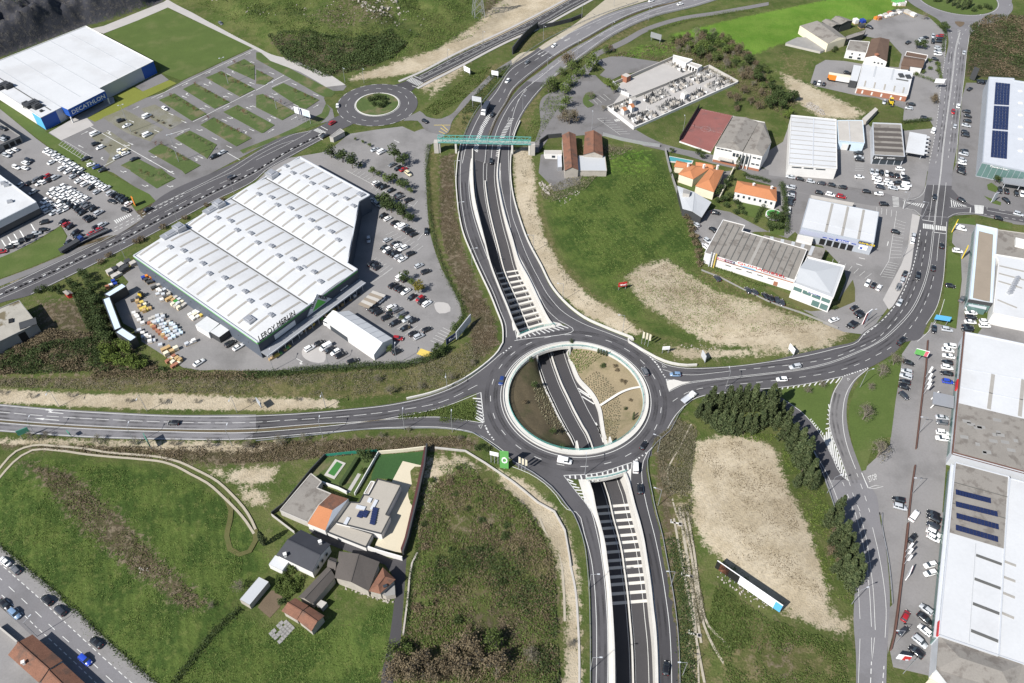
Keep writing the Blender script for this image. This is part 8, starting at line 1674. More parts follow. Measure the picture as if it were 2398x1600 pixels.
while k<58 and tries<5000:
 tries+=1;x=random.uniform(min(p[0]for p in wp),max(p[0]for p in wp));y=random.uniform(min(p[1]for p in wp),max(p[1]for p in wp))
 if inside(x,y,wp)and all((x-a)**2+(y-c)**2>16 for a,c in done):
  done.append((x,y));kd=random.choices(('budding','bare','mid','leafy'),(4,2,3,1.5))[0];tree(kd,Vector((x,y,0)),random.uniform(.9,1.5),'%s in the little wood behind the cemetery'%KNAME[kd],WD+' '+KCAT[kd]+' '+kd);k+=1
T('leafy',3,0,'dark at the lower edge of the wood','20,880,1.5 90,900,1.4 60,960,1.5 150,960,1.4 210,930,1.2 10,990,1.4 120,1010,1.2 250,930,1',WD);T('bright',3,0,'beside the ribbed hall','170,1090,1.1 200,1060,.9');T('budding',2,0,'behind the red court','1980,900,1 2050,930,1.1 2120,860,1 2180,960,1 2250,1000,1.1 2050,1020,.8',WD)
T('column',3,0,'on the northern roundabout island','1640,35 1690,60 1730,80 1775,95 1815,90 1660,15 1840,70','cypresses on the north roundabout');T('bush',3,0,'on the northern roundabout island','1530,15 1560,20 1880,108 1935,85 1995,75 2030,90','bushes on the north roundabout',1.3);T('leafy',3,0,'by the yard on the northern road','1360,450 1415,450 1600,270 1620,300');T('bush',3,0,'beside the flat white building','700,415 600,480 620,460');T('budding',3,0,'at the roadside by the brick hall','1525,950,1.0 1515,920,.9');T('bush_mid',3,0,'in the cottage garden','1480,570 1550,600 1480,640 1420,670 1555,660 1360,690');T('bare',3,0,'near the overhead wires','1430,180,1.1')
LW='leafless trees on the eastern lawn'
T('bare',3,2,'on the eastern lawn','1150,215,1.5 1025,315,1.5 930,440,.8 870,715,1.7 1000,1060,2.0',LW);T('bare',3,2,'on the grass triangle','490,420,.9 360,470,.8')
T('bush',3,1,'in front of the glazed annex','232,1155,.7 392,1205,.7 470,1225,.6 598,1270,.8');T('leafy',3,1,'by the entrance canopy','2085,110,.9')
GD='garden trees by the orange villa'
T('column',2,0,'beside the villa lane','2055,1560,.9');T('leafy',2,1,'in the villa gardens','1500,90,.8 1470,50,.7 1860,240,.9 1900,200,.8 1930,290,.9 1990,260,.8 2040,320,.8 1950,150,.8 1990,100,.7',GD);T('bush',2,1,'in the villa gardens','2090,360 2120,400 1880,290 1960,330 2050,390',GD);T('leafy',2,0,'by the villa pool','1740,1460,.8 1700,1420,.7 1460,1400,.6 2050,1000,.8');T('leafy',3,1,'round the garden pool','30,470,1.1 70,490,1 120,440,.9 20,540,.9 100,540,.9 130,380,.7',GD);T('bare',3,1,'beside the garden pool','130,430,.7')
FH='field hedge bushes'
T('bush_brown',2,1,'in the field hedge','1575,400 1600,440,1.2 1625,500,1.2 1640,560,1.2 1660,620,1.3 1680,690,1.3 1700,750,1.3 1705,810,1.2 1715,870,1',FH);T('bush',2,1,'darkening the field hedge','1590,420 1635,530 1670,650 1695,720 1712,800 1720,850',FH)
VG='young trees along the western road'
T('bare',0,2,'on the north verge of the western road','30,490,.6 290,520,.7 650,510,.6 1190,560,.7 1500,575,.7 1800,565,.6 2300,560,.6',VG);T('bare',0,2,'on the south verge of the western road','320,910,1 430,890,.7 910,935,.9 1240,950,.9 1600,955,.9 1920,970,.9 2270,975,.9',VG);T('bare',1,2,'on the north bank near the roundabout','380,545,.6 1110,370,.9 1230,480,1 1515,435,.8 1790,350,.8 1980,220,.7',VG);T('bare',1,2,'on the south bank near the roundabout','235,945,1 440,905,.8 1150,880,.7 1400,825,.6 1870,900,.6',VG);T('bush',1,2,'below the green totem','2030,985,.9 2070,970,.8 2120,1000,.9 1700,115,1')
T('leafy',1,2,'beside the lawn of the modern house','1010,1080,1.2 960,1060,.8');T('bush_mid',1,2,'in the pool garden','980,1200,.8');T('column',1,3,'standing alone beside the dark roofed house','75,300,1.0');T('bush_mid',1,3,'in the farm garden','330,540,1 260,600,.9 400,620,1 300,680,1 210,640,.9 350,720,.9');T('bush',1,3,'beside the vegetable patch','230,830,.9 60,260,.6');T('bare',0,3,'at the end of the ditch','2200,700,1.0 1950,860,.6');T('bare',2,3,'in the scrub by the drain','160,1340,1.5 520,1230,.7');T('budding',1,3,'at the foot of the farm lane','1250,1330,1.3 1330,1420,1.5 1430,1480,1.6 1240,1500,1.4 1380,1300,1.0 1520,1400,1.3 1600,1520,1.5 1700,1450,1.2','budding trees at the lane foot')
T('budding',1,3,'in the wild scrub','1800,1300,1.6 1950,1250,1.5 2050,1350,1.6 1900,1450,1.7 2150,1250,1.4 2200,1450,1.6 1750,1480,1.4','budding trees in the scrub')
T('bright',0,2,'below the store yard','1040,110,1.1 1120,60,1 1180,110,1.1 1010,190,1.1 1100,210,1.2 1190,240,1.1 1230,190,1 960,90,.9 1260,250,.9 1330,230,.8','bright trees below the yard');T('leafy',0,1,'on the weedy hill beside the yard','820,1020,1 850,1080,1 870,1150,1.1 880,1240,1.1 900,1330,1.1 920,1420,1.1 960,1500,1.1 780,980,.9 1000,1560,1.1','dark trees beside the yard')
T('bush_brown',0,1,'along the diagonal road verge','1000,790 930,850 1260,660,1.2 1310,640,1.2 1500,530 1700,440 1900,330 2050,280','brown bushes on the road verge');T('bush',0,1,'by the weedy hut','420,1090 480,1110 530,1080 350,1120 560,1130 690,1060 640,1040')
T('leafy',2,2,'in the hollow island','535,80,.5 170,190,.5 200,420,.6 370,850,.6 450,990,.5',None,1,-3);T('bush',2,2,'on the sandy island slope','825,235,.8 1035,625,.5',None,1,-2);T('bush_brown',2,2,'reddish on the island slopes','940,235,.6 960,270,.6 1030,380,.6 1000,370,.5 1080,545,.5 110,570,.7',None,1,-2)
T('column',2,2,'against the island parapet','785,110,.4 810,120,.4 835,128,.4 860,135,.4 1105,720,.4 1110,690,.4',None,1,-1)
SB=[(p.x,p.y)for p in D('970,1110 1060,1075 1190,1170 1265,1280 1280,1590 910,1590 965,1290')];k=0
while k<60:
 x,y=random.uniform(min(p[0]for p in SB),max(p[0]for p in SB)),random.uniform(min(p[1]for p in SB),max(p[1]for p in SB))
 if inside(x,y,SB):kd=random.choice(('bush','bush_mid','bush_mid','bush_brown','bush_brown'));tree(kd,Vector((x,y,.1)),random.uniform(.5,1.1),'%s growing in the scrub below the roundabout'%KNAME[kd],'bushes in the scrub '+kd);k+=1
def hedge(label,pts,w,h,n,m='leaf_dark',leaf=.36,cat='hedge',name='hedge'):
 pts=resample(smooth(pts),.8);nn=normals2(pts);C=[]
 i=RG.integers(0,len(pts),n);P_=np.array([tuple(p)for p in pts]);N_=np.array([tuple(k_)for k_ in nn])
 bump=.75+.45*vnoise(P_[:,0],P_[:,1],2.5,5)
 hh=h*bump[i];t=RG.random(n)*2-1;z=RG.random(n)**.6;C=P_[i]+N_[i]*(t*w/2*np.sqrt(np.clip(1.15-z*z*.6,.1,1)))[:,None]+RG.normal(size=(n,3))*.45;C[:,2]=z*hh
 o=link(name,quads(name,C,leaf*(.7+.6*RG.random(n)),m));return tag(o,label,cat)
hedge('dense green hedge along the bottom edge of the store car park',Q(1,2,'-100,320 150,315 300,300 520,272 700,262 900,248 1100,236 1300,236 1450,208 1600,158 1740,95'),3.0,2.2,9000,'leaf_dark')
hedge('brown tangled hedge continuing left of the green hedge',Q(0,2,'850,325 1200,315 1500,330 1650,310 1900,325 2150,320 2340,325'),3.4,2.0,6000,'leaf_brown')
hedge('clipped hedge along the right side of the store car park',Q(1,0,'1580,1340 1568,1450 1565,1567')+Q(1,1,'1570,100 1580,250 1598,450 1625,600 1665,760 1715,900 1790,1060 1860,1190 1900,1290 1870,1390 1840,1450'),1.6,1.3,4500,'leaf_dark')
hedge('planted ground cover on the splitter left of the roundabout',Q(1,2,'1320,692 1500,675 1700,640 1880,600 2010,560'),2.0,.5,1500,'leaf_mid');hedge('hedge of ground cover nearest the roundabout ring',Q(1,2,'1700,670 1850,665 2010,650'),6.5,.5,2600,'leaf_mid');hedge('ground cover strip along the lower splitter edge',Q(1,2,'1750,640 1900,620 2000,600'),5,.5,1500,'leaf_mid')
hedge('hedge along the market street behind the red tile house',Q(2,0,'2130,1600')+Q(2,1,'2130,50 2240,75 2350,105'),1.4,1.6,1200,'leaf_dark');hedge('tall hedge beside the parked column',Q(3,1,'120,140 150,300 165,450 170,580'),2.0,3.0,3000,'leaf_dark');hedge('hedge between the garden and the workshop lane',Q(2,1,'2220,480 2290,350 2320,320'),1.2,1.6,900,'leaf_dark');hedge('low hedge in front of the used car yard road',Q(3,0,'1235,1130 1350,1120 1490,1108'),1.5,1.6,1200,'leaf_dark');hedge('hedge along the cottage garden',Q(3,0,'1340,690 1430,720 1540,760 1560,600'),1.2,1.5,1500,'leaf_mid');hedge('hedge along the northern road yard',Q(3,0,'1560,240 1620,300 1610,380 1600,480'),1.4,1.6,1200,'leaf_dark');hedge('bramble hedge along the drain channel',Q(2,3,'1470,250 1520,450 1560,700 1590,1000 1600,1300 1610,1600'),4.5,.8,5000,'leaf_dark');hedge('scrubby hedge along the crop field track',Q(2,0,'1250,290 1450,240 1620,190 1800,160 2000,120 2200,100'),2.4,1.2,2000,'leaf_mid')
hedge('ivy hedge along the farm lane wall',Q(1,3,'1510,250 1480,400 1430,520 1410,700 1395,900 1370,1120'),1.4,1.0,2200,'leaf_dark');hedge('ragged hedge along the lower street',Q(0,3,'0,300 300,560 620,830 960,1160 1430,1567'),.9,.5,2500,'leaf_dark');hedge('line of shrubs along the ditch in the lower field',Q(0,3,'1600,1567 1750,1380 1900,1180 2050,1020 2200,900'),1.6,.9,1800,'leaf_dark');hedge('shrub belt along the workshop front',Q(2,1,'1850,880 2000,940 2100,990 2200,1030 2320,1060'),.8,.6,900,'leaf_mid')
def scatter(name,label,poly,n,m,leaf=.4,clump=2.2,h=1.0,dens=.5,seed=0):
 pl=[(p.x,p.y)for p in poly];x0,x1=min(p[0]for p in pl),max(p[0]for p in pl);y0,y1=min(p[1]for p in pl),max(p[1]for p in pl)
 X,Y=RG.uniform(x0,x1,n*4),RG.uniform(y0,y1,n*4);ok=inpoly(X,Y,pl)&(vnoise(X,Y,clump*3,seed+20)*.55+vnoise(X,Y,clump,seed+40)*.35+.34*RG.random(n*4)-.12>dens);X,Y=X[ok][:n],Y[ok][:n]
 gi=np.clip(((X-gx[0])/CELL).astype(int),0,NX-1);gj=np.clip(((Y-gy[0])/CELL).astype(int),0,NY-1);zz=Z[gj,gi]
 hb=h*(.3+.9*vnoise(X,Y,clump,seed+40));C=np.stack([X,Y,zz+hb*RG.random(len(X))**.7],1)
 o=link(name,quads(name,C,leaf*(.6+.8*RG.random(len(X))),m));o['kind']='stuff';o['label']=label
scatter('bramble','dark bramble thicket on the hill above the small roundabout',D('615,90 700,85 800,105 900,90 935,112 900,142 820,168 740,178 655,138'),20000,'leaf_dark',.6,4,2.2,.42,1)
scatter('scrub','green scrub over the hill top',D('400,-30 700,-30 1090,-30 1170,15 1080,90 900,145 760,165 600,90 430,0'),34000,'leaf_meadow',.5,5,.7,.46,2)
scatter('scrub','dark bushes over the hill top',D('500,10 700,0 1050,-20 1090,40 980,100 800,110 640,80'),9000,'leaf_dark',.55,4,1.6,.58,3)
scatter('scrub','brown scrub below the houses',D('960,1120 1060,1080 1200,1170 1270,1280 1285,1600 900,1600 960,1300'),26000,'leaf_brown',.36,3,.8,.52,4)
scatter('scrub','green scrub below the houses',D('960,1080 1060,1060 1200,1160 1270,1260 1285,1600 900,1600 950,1300'),40000,'leaf_meadow',.34,3,.6,.46,5)
scatter('scrub','dark bushes below the houses',D('1000,1280 1120,1250 1270,1300 1285,1600 960,1600'),9000,'leaf_dark',.36,4,1.4,.58,6)
scatter('scrub','dark scrub right of the northern road',D('2225,60 2270,35 2420,40 2420,180 2290,175 2220,170'),14000,'leaf_brown',.55,4,1.4,.45,7);scatter('scrub','dark bushes right of the northern road',D('2225,60 2270,35 2420,40 2420,180 2290,175 2220,170'),12000,'leaf_dark',.55,4,1.6,.48,8)
scatter('scrub','brambles on the weedy hill',D('150,640 240,690 300,800 390,855 60,862 -20,850 -20,800 90,790 210,780'),30000,'leaf_dark',.42,3,1.8,.44,9);scatter('scrub','brown scrub on the weedy hill',D('0,800 120,760 230,770 380,850 -20,862'),16000,'leaf_brown',.42,3,1.4,.45,10)
scatter('scrub','olive tufts on the bank north of the western road',D('-20,868 420,872 800,856 1020,815 1085,780 1135,800 1040,888 760,912 300,898 -20,888'),22000,'leaf_grey',.34,2.5,.4,.46,11);scatter('scrub','brown tufts on the bank south of the western road',D('0,1022 420,1025 700,1012 1060,1000 1090,1022 640,1060 460,1066'),14000,'leaf_brown',.34,2.5,.5,.42,12)
scatter('scrub','brown tufts on the bank beside the northern trench',D('1010,360 1044,350 1042,450 1060,560 1100,660 1135,730 1145,790 1090,830 1070,700 1025,600 1005,500'),12000,'leaf_brown',.34,2.5,.45,.45,13)
scatter('scrub','green tufts on the lower right waste ground',D('1640,1340 1760,1420 1940,1480 1945,1600 1650,1600 1620,1450'),18000,'leaf_mid',.34,3,.6,.5,14);scatter('scrub','tufts beside the sandy patch on the lower right',D('1500,1010 1560,960 1600,990 1585,1100 1590,1250 1620,1420 1600,1440 1560,1200 1520,1120'),12000,'leaf_grey',.34,2.5,.6,.45,15);scatter('scrub','green edge growth round the conifers',D('1600,985 1800,1000 1890,1130 1950,1300 1960,1400 1905,1380 1850,1190 1790,1030 1660,995'),9000,'leaf_bright',.34,2.5,.4,.45,16)
scatter('grass','tufts of meadow grass in the lower left field',D('0,1110 70,1055 420,1095 520,1160 560,1300 400,1590 300,1560 0,1275'),26000,'leaf_meadow',.30,5,.12,.46,17);scatter('grass','tufts of meadow grass below the farm',D('520,1410 740,1450 895,1385 880,1600 390,1600'),13000,'leaf_meadow',.30,4,.12,.46,18);scatter('grass','tufts of meadow grass in the central field',D('1260,460 1400,345 1520,370 1600,590 1900,740 1600,780 1400,690'),22000,'leaf_meadow',.36,5,.12,.46,19)
scatter('scrub','dead brown growth along the old ditch',D('60,1060 170,1095 330,1250 480,1395 430,1400 290,1300 110,1120'),9000,'leaf_brown',.34,2,.6,.4,20);scatter('scrub','weeds on the sandy strip right of the trench',D('1190,350 1215,340 1232,480 1290,620 1420,720 1480,765 1350,710 1220,560'),5000,'leaf_grey',.34,2,.35,.5,21);scatter('scrub','dead stalks on the sandy field',D('1450,640 1530,605 1640,680 1830,735 1900,760 1650,780 1560,740'),7000,'leaf_brown',.30,2,.2,.5,22);scatter('scrub','tufts on the bright sandy patch',D('1600,1020 1740,1010 1800,1110 1890,1380 1700,1310 1600,1190'),5000,'leaf_brown',.28,2.5,.15,.55,23)
scatter('scrub','growth along the dual carriageway',D('1060,300 1120,215 1175,145 1130,165 1060,255'),5000,'leaf_dark',.45,2.5,.9,.4,24);scatter('scrub','green patches below the hill road',D('970,255 1080,170 1130,150 1090,210 1000,265'),7000,'leaf_mid',.45,2.5,.6,.45,25);scatter('scrub','undergrowth round the cemetery lane',D('1240,250 1300,150 1380,110 1340,170 1280,250 1230,330 1200,310'),7000,'leaf_mid',.45,2.5,.9,.45,26);scatter('scrub','undergrowth of the little wood',D('1390,130 1560,90 1700,120 1830,240 1800,270 1650,180 1480,135'),9000,'leaf_brown',.5,3,1.2,.4,27)
scatter('scrub','sprouting growth behind the farmhouses',D('1330,335 1460,340 1400,370 1340,440 1250,470 1240,440 1320,400'),9000,'leaf_grey',.36,2.5,.7,.45,28);scatter('scrub','garden growth beside the farm',QZ('FM','560,650 900,740 880,830 700,960 540,880'),5000,'leaf_mid',.34,1.6,.7,.3,29)
scatter('scrub','olive scrub on top of the quarried rock',D('-60,-60 330,-60 300,-10 190,25 60,62 -60,95'),16000,'leaf_grey',.55,4,1.0,.46,30);scatter('scrub','dark bushes on top of the quarried rock',D('-60,-60 330,-60 300,0 190,35 60,75 -60,105'),7000,'leaf_dark',.55,4,1.2,.52,31)
def rowsplant(V,K,i0,i1,k0,k1,m,lab,n):
 N_=len(V)//(K+1);C=[]
 for i in range(int(N_*i0),int(N_*i1)):
  for k_ in range(int(K*k0*2),int(K*k1*2)):
   kk=k_/2;a=V[i*(K+1)+int(kk)];b_=V[i*(K+1)+min(K,int(kk)+1)];t=kk%1;off=.5*(k_%2);a2=V[min(N_-1,i+1)*(K+1)+int(kk)]
   C+=[[a[j]*(1-t)+b_[j]*t+(a2[j]-a[j])*off+(.18 if j==2 else RG.normal()*.08)for j in range(3)]]*3
 C=np.array(C)+RG.normal(size=(len(C),3))*.1;o=link('planting',quads('planting',C,.6,m));o['kind']='stuff';o['label']=lab
rowsplant(SRV,SK,.3,.92,.12,.5,'leaf_grey','rows of small plants on the sandy island slope',3);rowsplant(SLV,SK,.25,.8,.05,.4,'leaf_grey','rows of small plants on the shaded island slope',3);rowsplant(SRV,SK,.02,.22,.1,.9,'leaf_mid','rows of shrubs at the top of the sandy slope',3)
# --- street furniture
LPM={'lamp':(MB().cyl((0,0,0),(0,0,9),.11,.07,6).mesh('pole','galvanised'),MB().beam((0,0,9),(1.9,0,9.25),.09).mesh('arm','galvanised'),MB().box((2.2,0,9.27),(.8,.32,.14)).mesh('lamp_head','light_metal')),'mast':(MB().cyl((0,0,0),(0,0,15),.17,.09,8).mesh('pole','galvanised'),MB().beam((-1.2,0,15),(1.2,0,15),.12).mesh('arm','galvanised'),MB().box((1.1,0,15.1),(.7,.5,.25)).mesh('lamp_head','light_metal'))}
def lamps(kind,c_,r_,ang,desc,s,group='street lamps'):
 its=nums(s);n=len(its)
 for i,it in enumerate(its):
  dx,dy=its[-1][0]-its[0][0],its[-1][1]-its[0][1];e=('left' if dx>0 else 'right')if abs(dx)>abs(dy)else('top' if dy>0 else 'bottom')
  r=empty('lamp_'+('mast' if kind=='mast' else 'post'),Q(c_,r_,'%f,%f'%it[:2])[0],R_(ang),'tall grey street lamp %s'%desc if n==1 else 'grey street lamp %s, %s from the %s'%(desc,ORD[i],e),'street lamp',group)
  a,b_,c=LPM[kind];link('pole',a,r);o=link('arm',b_,r);link('lamp_head',c,o)
  if kind=='mast':link('lamp_head',c,o,(-2.2,0,0))
lamps('mast',0,0,30,'mast in the sports store car park','2095,770 1200,1210 1640,1485');lamps('mast',1,0,30,'mast near the small roundabout','188,1003')
lamps('lamp',0,2,-90,'on the north edge of the western road','545,595 1350,640 2175,652');lamps('lamp',0,2,90,'on the south edge of the western road','350,885 1245,940 2130,960');lamps('lamp',1,2,90,'on the south approach to the roundabout','612,885 1362,812 1800,830');lamps('lamp',1,2,-90,'on the north approach to the roundabout','640,612 1752,438')
lamps('lamp',1,1,0,'left of the northern frontage road','1826,60 1862,440 1980,865');lamps('lamp',2,1,180,'on the sandy side of the northern frontage road','190,745 460,1190 1010,1480');lamps('lamp',2,3,0,'left of the southern frontage road','700,705 715,1455');lamps('lamp',2,3,180,'right of the southern frontage road','1452,680 1558,1500');lamps('lamp',2,2,90,'on the ring where the south gore begins','663,1225');lamps('lamp',2,2,160,'right of the roundabout','1330,1020 1335,1507');lamps('lamp',2,2,90,'beside the east road','1955,432')
lamps('lamp',2,0,-60,'beside the dual carriageway','905,330 597,500 320,660 95,1010');lamps('lamp',2,0,-60,'on the far side of the dual carriageway','930,60 635,165 283,372');lamps('lamp',2,0,-70,'by the northbound carriageway','1245,190');lamps('lamp',1,0,-60,'on the sandy edge of the hill road','815,760 990,765 1760,585 2082,420');lamps('lamp',3,0,200,'at the northern roundabout','1920,268 2185,180');lamps('lamp',3,1,20,'on the bend','1235,790 1180,1110 880,1440');lamps('lamp',3,2,180,'on the dealers wall','1382,845 1322,1400');lamps('lamp',3,2,20,'beside the slip road','545,1390 845,420');lamps('lamp',3,3,20,'right of the lower conifers','768,845');lamps('lamp',3,3,180,'beside the cream house','1160,1215 1240,1480');lamps('lamp',0,1,30,'on the verge of the diagonal road','1640,490 2150,215 1160,830');lamps('lamp',1,2,90,'in the store car park by the hedge','160,265 668,235 1290,208');lamps('lamp',3,1,180,'at the junction','1245,350 1410,440');lamps('lamp',0,3,60,'beside the corner house','340,1140');lamps('lamp',2,0,90,'in the cemetery lane','727,1190 1560,1230')
def board(name,label,cat,p,ang,w,h,z0,m,posts=2,txt=None,tm='sign_white',th=.2,pm='galvanised',split=None):
 r=empty(name,(p.x,p.y,0),R_(ang),label,cat);MB().box((0,0,z0+h/2),(w,.25,h)).build('panel',m,r)
 if split:
  for f0,f1,mm in split:MB().box(((f0+f1-1)*w/2,-.16,z0+h/2),(w*(f1-f0),.08,h*.94)).build('print',mm,r)
 for i in range(posts):x=(0 if posts==1 else(i/(posts-1)-.5)*w*.8);MB().box((x,.2,(z0+h*.5)/2),(th,th,z0+h*.5)).build('post',pm,r)
 if txt:
  o=text(None,txt,(0,0,0),(1,0,0),(0,0,1),(w*.7,h*.34),tm);o.parent=r;o.location=(-w*.35,-.2,z0+h*.33)
 return r
board('store_sign','wide white store sign on four posts beside the small roundabout','sign',Q(1,0,'440,1120')[0],-28,10,3.6,4,'sign_white',4,None,split=[(.3,.36,'sign_navy'),(.4,.5,'sign_navy'),(.55,.95,'pale_blue')])
board('billboard','white billboard on the slope below the hill road','billboard',Q(1,0,'1935,685')[0],-45,5,2.8,1.6,'sign_white');board('billboard','small white sign board beside the service lane','sign',Q(1,0,'2190,720')[0],-20,4,2.4,2,'sign_white');board('road_sign','white framed direction sign above the southbound carriageway','road sign',Q(1,0,'2025,995')[0],-20,6,3,4,'dark_metal',2,split=[(.06,.94,'light_metal')])
board('billboard','grey billboard seen from behind in the green field','billboard',Q(2,0,'1310,385')[0],-35,7,3.2,2,'grey_metal');board('billboard','red billboard with white script in the green field','billboard',Q(2,1,'1005,1095')[0],12,3.6,2.2,2.0,'sign_red',2,'Ideal')
lb_=Q(2,3,'1850,525 2440,935');d=lb_[1]-lb_[0]
board('long_billboard','very long low billboard with orange print and blue end on the waste ground','billboard',(lb_[0]+lb_[1])/2,math.degrees(math.atan2(d.y,d.x)),d.length,4.2,1.4,'sign_white',12,None,split=[(.0,.36,'sign_black'),(.06,.2,'brick'),(.9,1,'sky_blue')])
board('totem','green store totem with white roundel beside the roundabout','totem',Q(1,2,'2275,1165')[0],-8,2.9,9.4,.3,'sign_green',1,'o','sign_white',.6);board('billboard','white sign frame left of the green totem','billboard',Q(1,2,'2185,1120')[0],-15,3,1.8,4.6,'sign_white',3)
board('billboard','tall white poster board on the car park corner','billboard',Q(1,1,'1905,1480')[0],62,11,4,1,'light_metal',3);board('billboard','dark blue poster board on the car park corner','billboard',Q(1,1,'1810,1567')[0],45,7,3,.8,'sign_navy',2,'Outlet')
board('billboard','white board with dark shadow north of the east road','billboard',Q(2,2,'1400,110')[0],5,2.8,1.6,2.2,'sign_white');board('billboard','grey billboard leaning beside the east road','billboard',Q(2,2,'1745,175')[0],-75,3.4,3.0,1,'light_metal');board('billboard','white billboard by the sandy lot','billboard',Q(3,2,'205,115')[0],-70,3.4,2.6,1.5,'sign_white');board('road_sign','small blue grey direction sign beside the western road bank','road sign',Q(1,2,'40,610')[0],-50,3.2,2.6,1.8,'silver_wall',1)
board('road_sign','teal direction sign, third along the western road','road sign',Q(0,2,'1375,960')[0],-55,4,3,2.2,'sign_teal');board('road_sign','dark direction sign at the left end of the western road','road sign',Q(0,2,'250,885')[0],30,3.6,2.4,2.5,'sign_teal');board('road_sign','little teal sign beside the western road','road sign',Q(0,2,'655,880')[0],-40,1.8,1.4,2,'sign_teal',1)
board('billboard','green and white billboard above the dealers yard','billboard',Q(3,2,'1375,175')[0],-22,4.6,2.8,3,'sign_white',1,None,split=[(.0,.7,'sign_green'),(.72,.95,'sign_pink')]);board('billboard','bright blue billboard at the forecourt corner','billboard',Q(3,1,'1575,1410')[0],-14,5.6,2.2,2.4,'sky_blue',2);board('totem','red and white totem beside the sandy corner','totem',Q(3,1,'885,1400')[0],40,4,6,.6,'sign_white',1,None,split=[(0,.3,'sign_red')]);board('totem','yellow totem on the forecourt lawn','totem',Q(3,1,'1780,800')[0],60,2.2,6,.3,'sign_yellow',1,'123');board('totem','tall yellow arch sign by the white van','totem',Q(3,1,'1690,560')[0],55,1.8,6,.3,'sign_yellow',1);board('totem','white totem on the northern roadside','totem',Q(3,0,'1550,815')[0],-6,5,2.4,3.4,'sign_white',1);board('totem','dark showroom totem beside the northern road','totem',Q(3,0,'1870,735')[0],-50,3,7,.3,'dark_metal',1);board('totem','white totem by the east junction','totem',Q(3,1,'2060,290')[0],30,2.6,5,.3,'light_metal',1);board('sign','red and white sign on the dealers wall','sign',Q(3,3,'1265,600')[0],55,3.6,3.4,1.2,'sign_white',1,None,split=[(.4,1,'sign_red')]);board('sign','red dealer sign above the cream house','sign',Q(3,3,'1215,1370')[0],-10,3.4,2.6,1.6,'sign_white',1,None,split=[(.45,1,'sign_red')]);board('banner','orange banner standing at the dealership exit','banner',Q(0,1,'1240,320')[0],-50,2.2,4.4,.3,'sign_orange',1)
FLG=MB().add([(0,0,3.2),(.75,.1,3.3),(.7,0,6.6),(0,0,6.8)],[(0,1,2,3)]).mesh('flag','sign_white');FLY=MB().add([(0,0,3.2),(.75,.1,3.3),(.7,0,6.6),(0,0,6.8)],[(0,1,2,3)]).mesh('flag','cream_wall');FPO=MB().cyl((0,0,0),(0,0,7),.06,.04,6).mesh('pole','light_metal')
def flags(c_,r_,desc,s,fm):
 for i,p in enumerate(Q(c_,r_,s)):r=empty('flag_pole',p,R_(-20),'flag on a thin white pole %s, %s in line'%(desc,ORD[i]),'flag','flags');link('pole',FPO,r);link('flag',fm,r)
flags(2,1,'above the roundabout','1182,1590 1212,1600 1240,1612',FLY);flags(2,2,'beside the green totem','55,1165 85,1180 115,1190',FLY);flags(0,1,'on the showroom terrace','240,660 185,690 130,715 75,745 340,600',FLG);flags(3,2,'on the dealers wall above','1440,340 1435,400 1428,450 1425,490',FLG);flags(3,3,'on the dealers wall below','1250,380 1246,430 1240,490',FLG)
pb=Q(1,0,'2040,190')[0];py=empty('power_pylon',pb,.3,'grey lattice power pylon on the sandy hill, cut by the top edge','pylon')
def leg(x,y,z):w=3.2*(1-z/34)+.35;return Vector((x*w,y*w,z))
for x in(-1,1):
 for y in(-1,1):MB().beam(leg(x,y,0),leg(x,y,32),.22).build('leg','galvanised',py)
zz=[0,4.5,9,13,17,20.5,24,27,30,32]
for za,zb in zip(zz,zz[1:]):
 for(x0,y0),(x1,y1)in(((-1,-1),(1,-1)),((1,-1),(1,1)),((1,1),(-1,1)),((-1,1),(-1,-1))):
  MB().beam(leg(x0,y0,za),leg(x1,y1,zb),.12).build('brace','galvanised',py);MB().beam(leg(x1,y1,za),leg(x0,y0,zb),.12).build('brace','galvanised',py)
for z in(24,28,31):MB().beam((-5,0,z),(5,0,z),.3,.4).build('cross_arm','galvanised',py)
BX={}
def goods(q4,nu,nv,mats,desc,size=(1.5,1.3),h=(.7,1.5),drop=.12):
 d=q4[1]-q4[0];rz_=math.atan2(d.y,d.x)
 for i in range(nu):
  for j in range(nv):
   if random.random()<drop:continue
   m=random.choice(mats)
   if m not in BX:BX[m]=MB().box((0,0,.58),(1,1,.86)).box((0,0,.07),(1.05,1.05,.14),0,1).mesh('pallet',[m,'timber'])
   o=link('goods_pallet',BX[m],None,lerp2(q4,(i+.5)/nu,(j+.5)/nv)+Vector((random.uniform(-.2,.2),random.uniform(-.2,.2),.05)));o.rotation_euler.z=rz_+random.uniform(-.12,.12);o.scale=(size[0],size[1],random.uniform(*h));tag(o,'pallet of %s goods %s'%(GN[m],desc),'pallet','pallets %s %s'%(GN[m],desc))
GN=dict(deep_green='dark green',pale_blue='pale blue wrapped',white_wall='white wrapped',concrete='grey',sign_orange='orange',timber='timber',cream_wall='cream',light_metal='silver',dark_metal='dark',sign_green='green',sign_blue='blue',paint_yellow='yellow',brick='brick red')
YQ=lambda s:QZ('YD',s)
goods(YQ('660,840 860,790 1160,1040 960,1160'),4,9,['pale_blue','light_metal','light_metal','concrete'],'in the central yard block');goods(YQ('650,900 700,890 960,1120 910,1140'),1,7,['brick','timber'],'left of the central yard block');goods(YQ('430,600 540,570 740,720 610,780'),3,6,['timber','cream_wall','paint_yellow','dark_metal'],'at the top of the yard');goods(YQ('460,780 500,770 640,920 600,940'),1,6,['white_wall'],'beside the shaded rack')
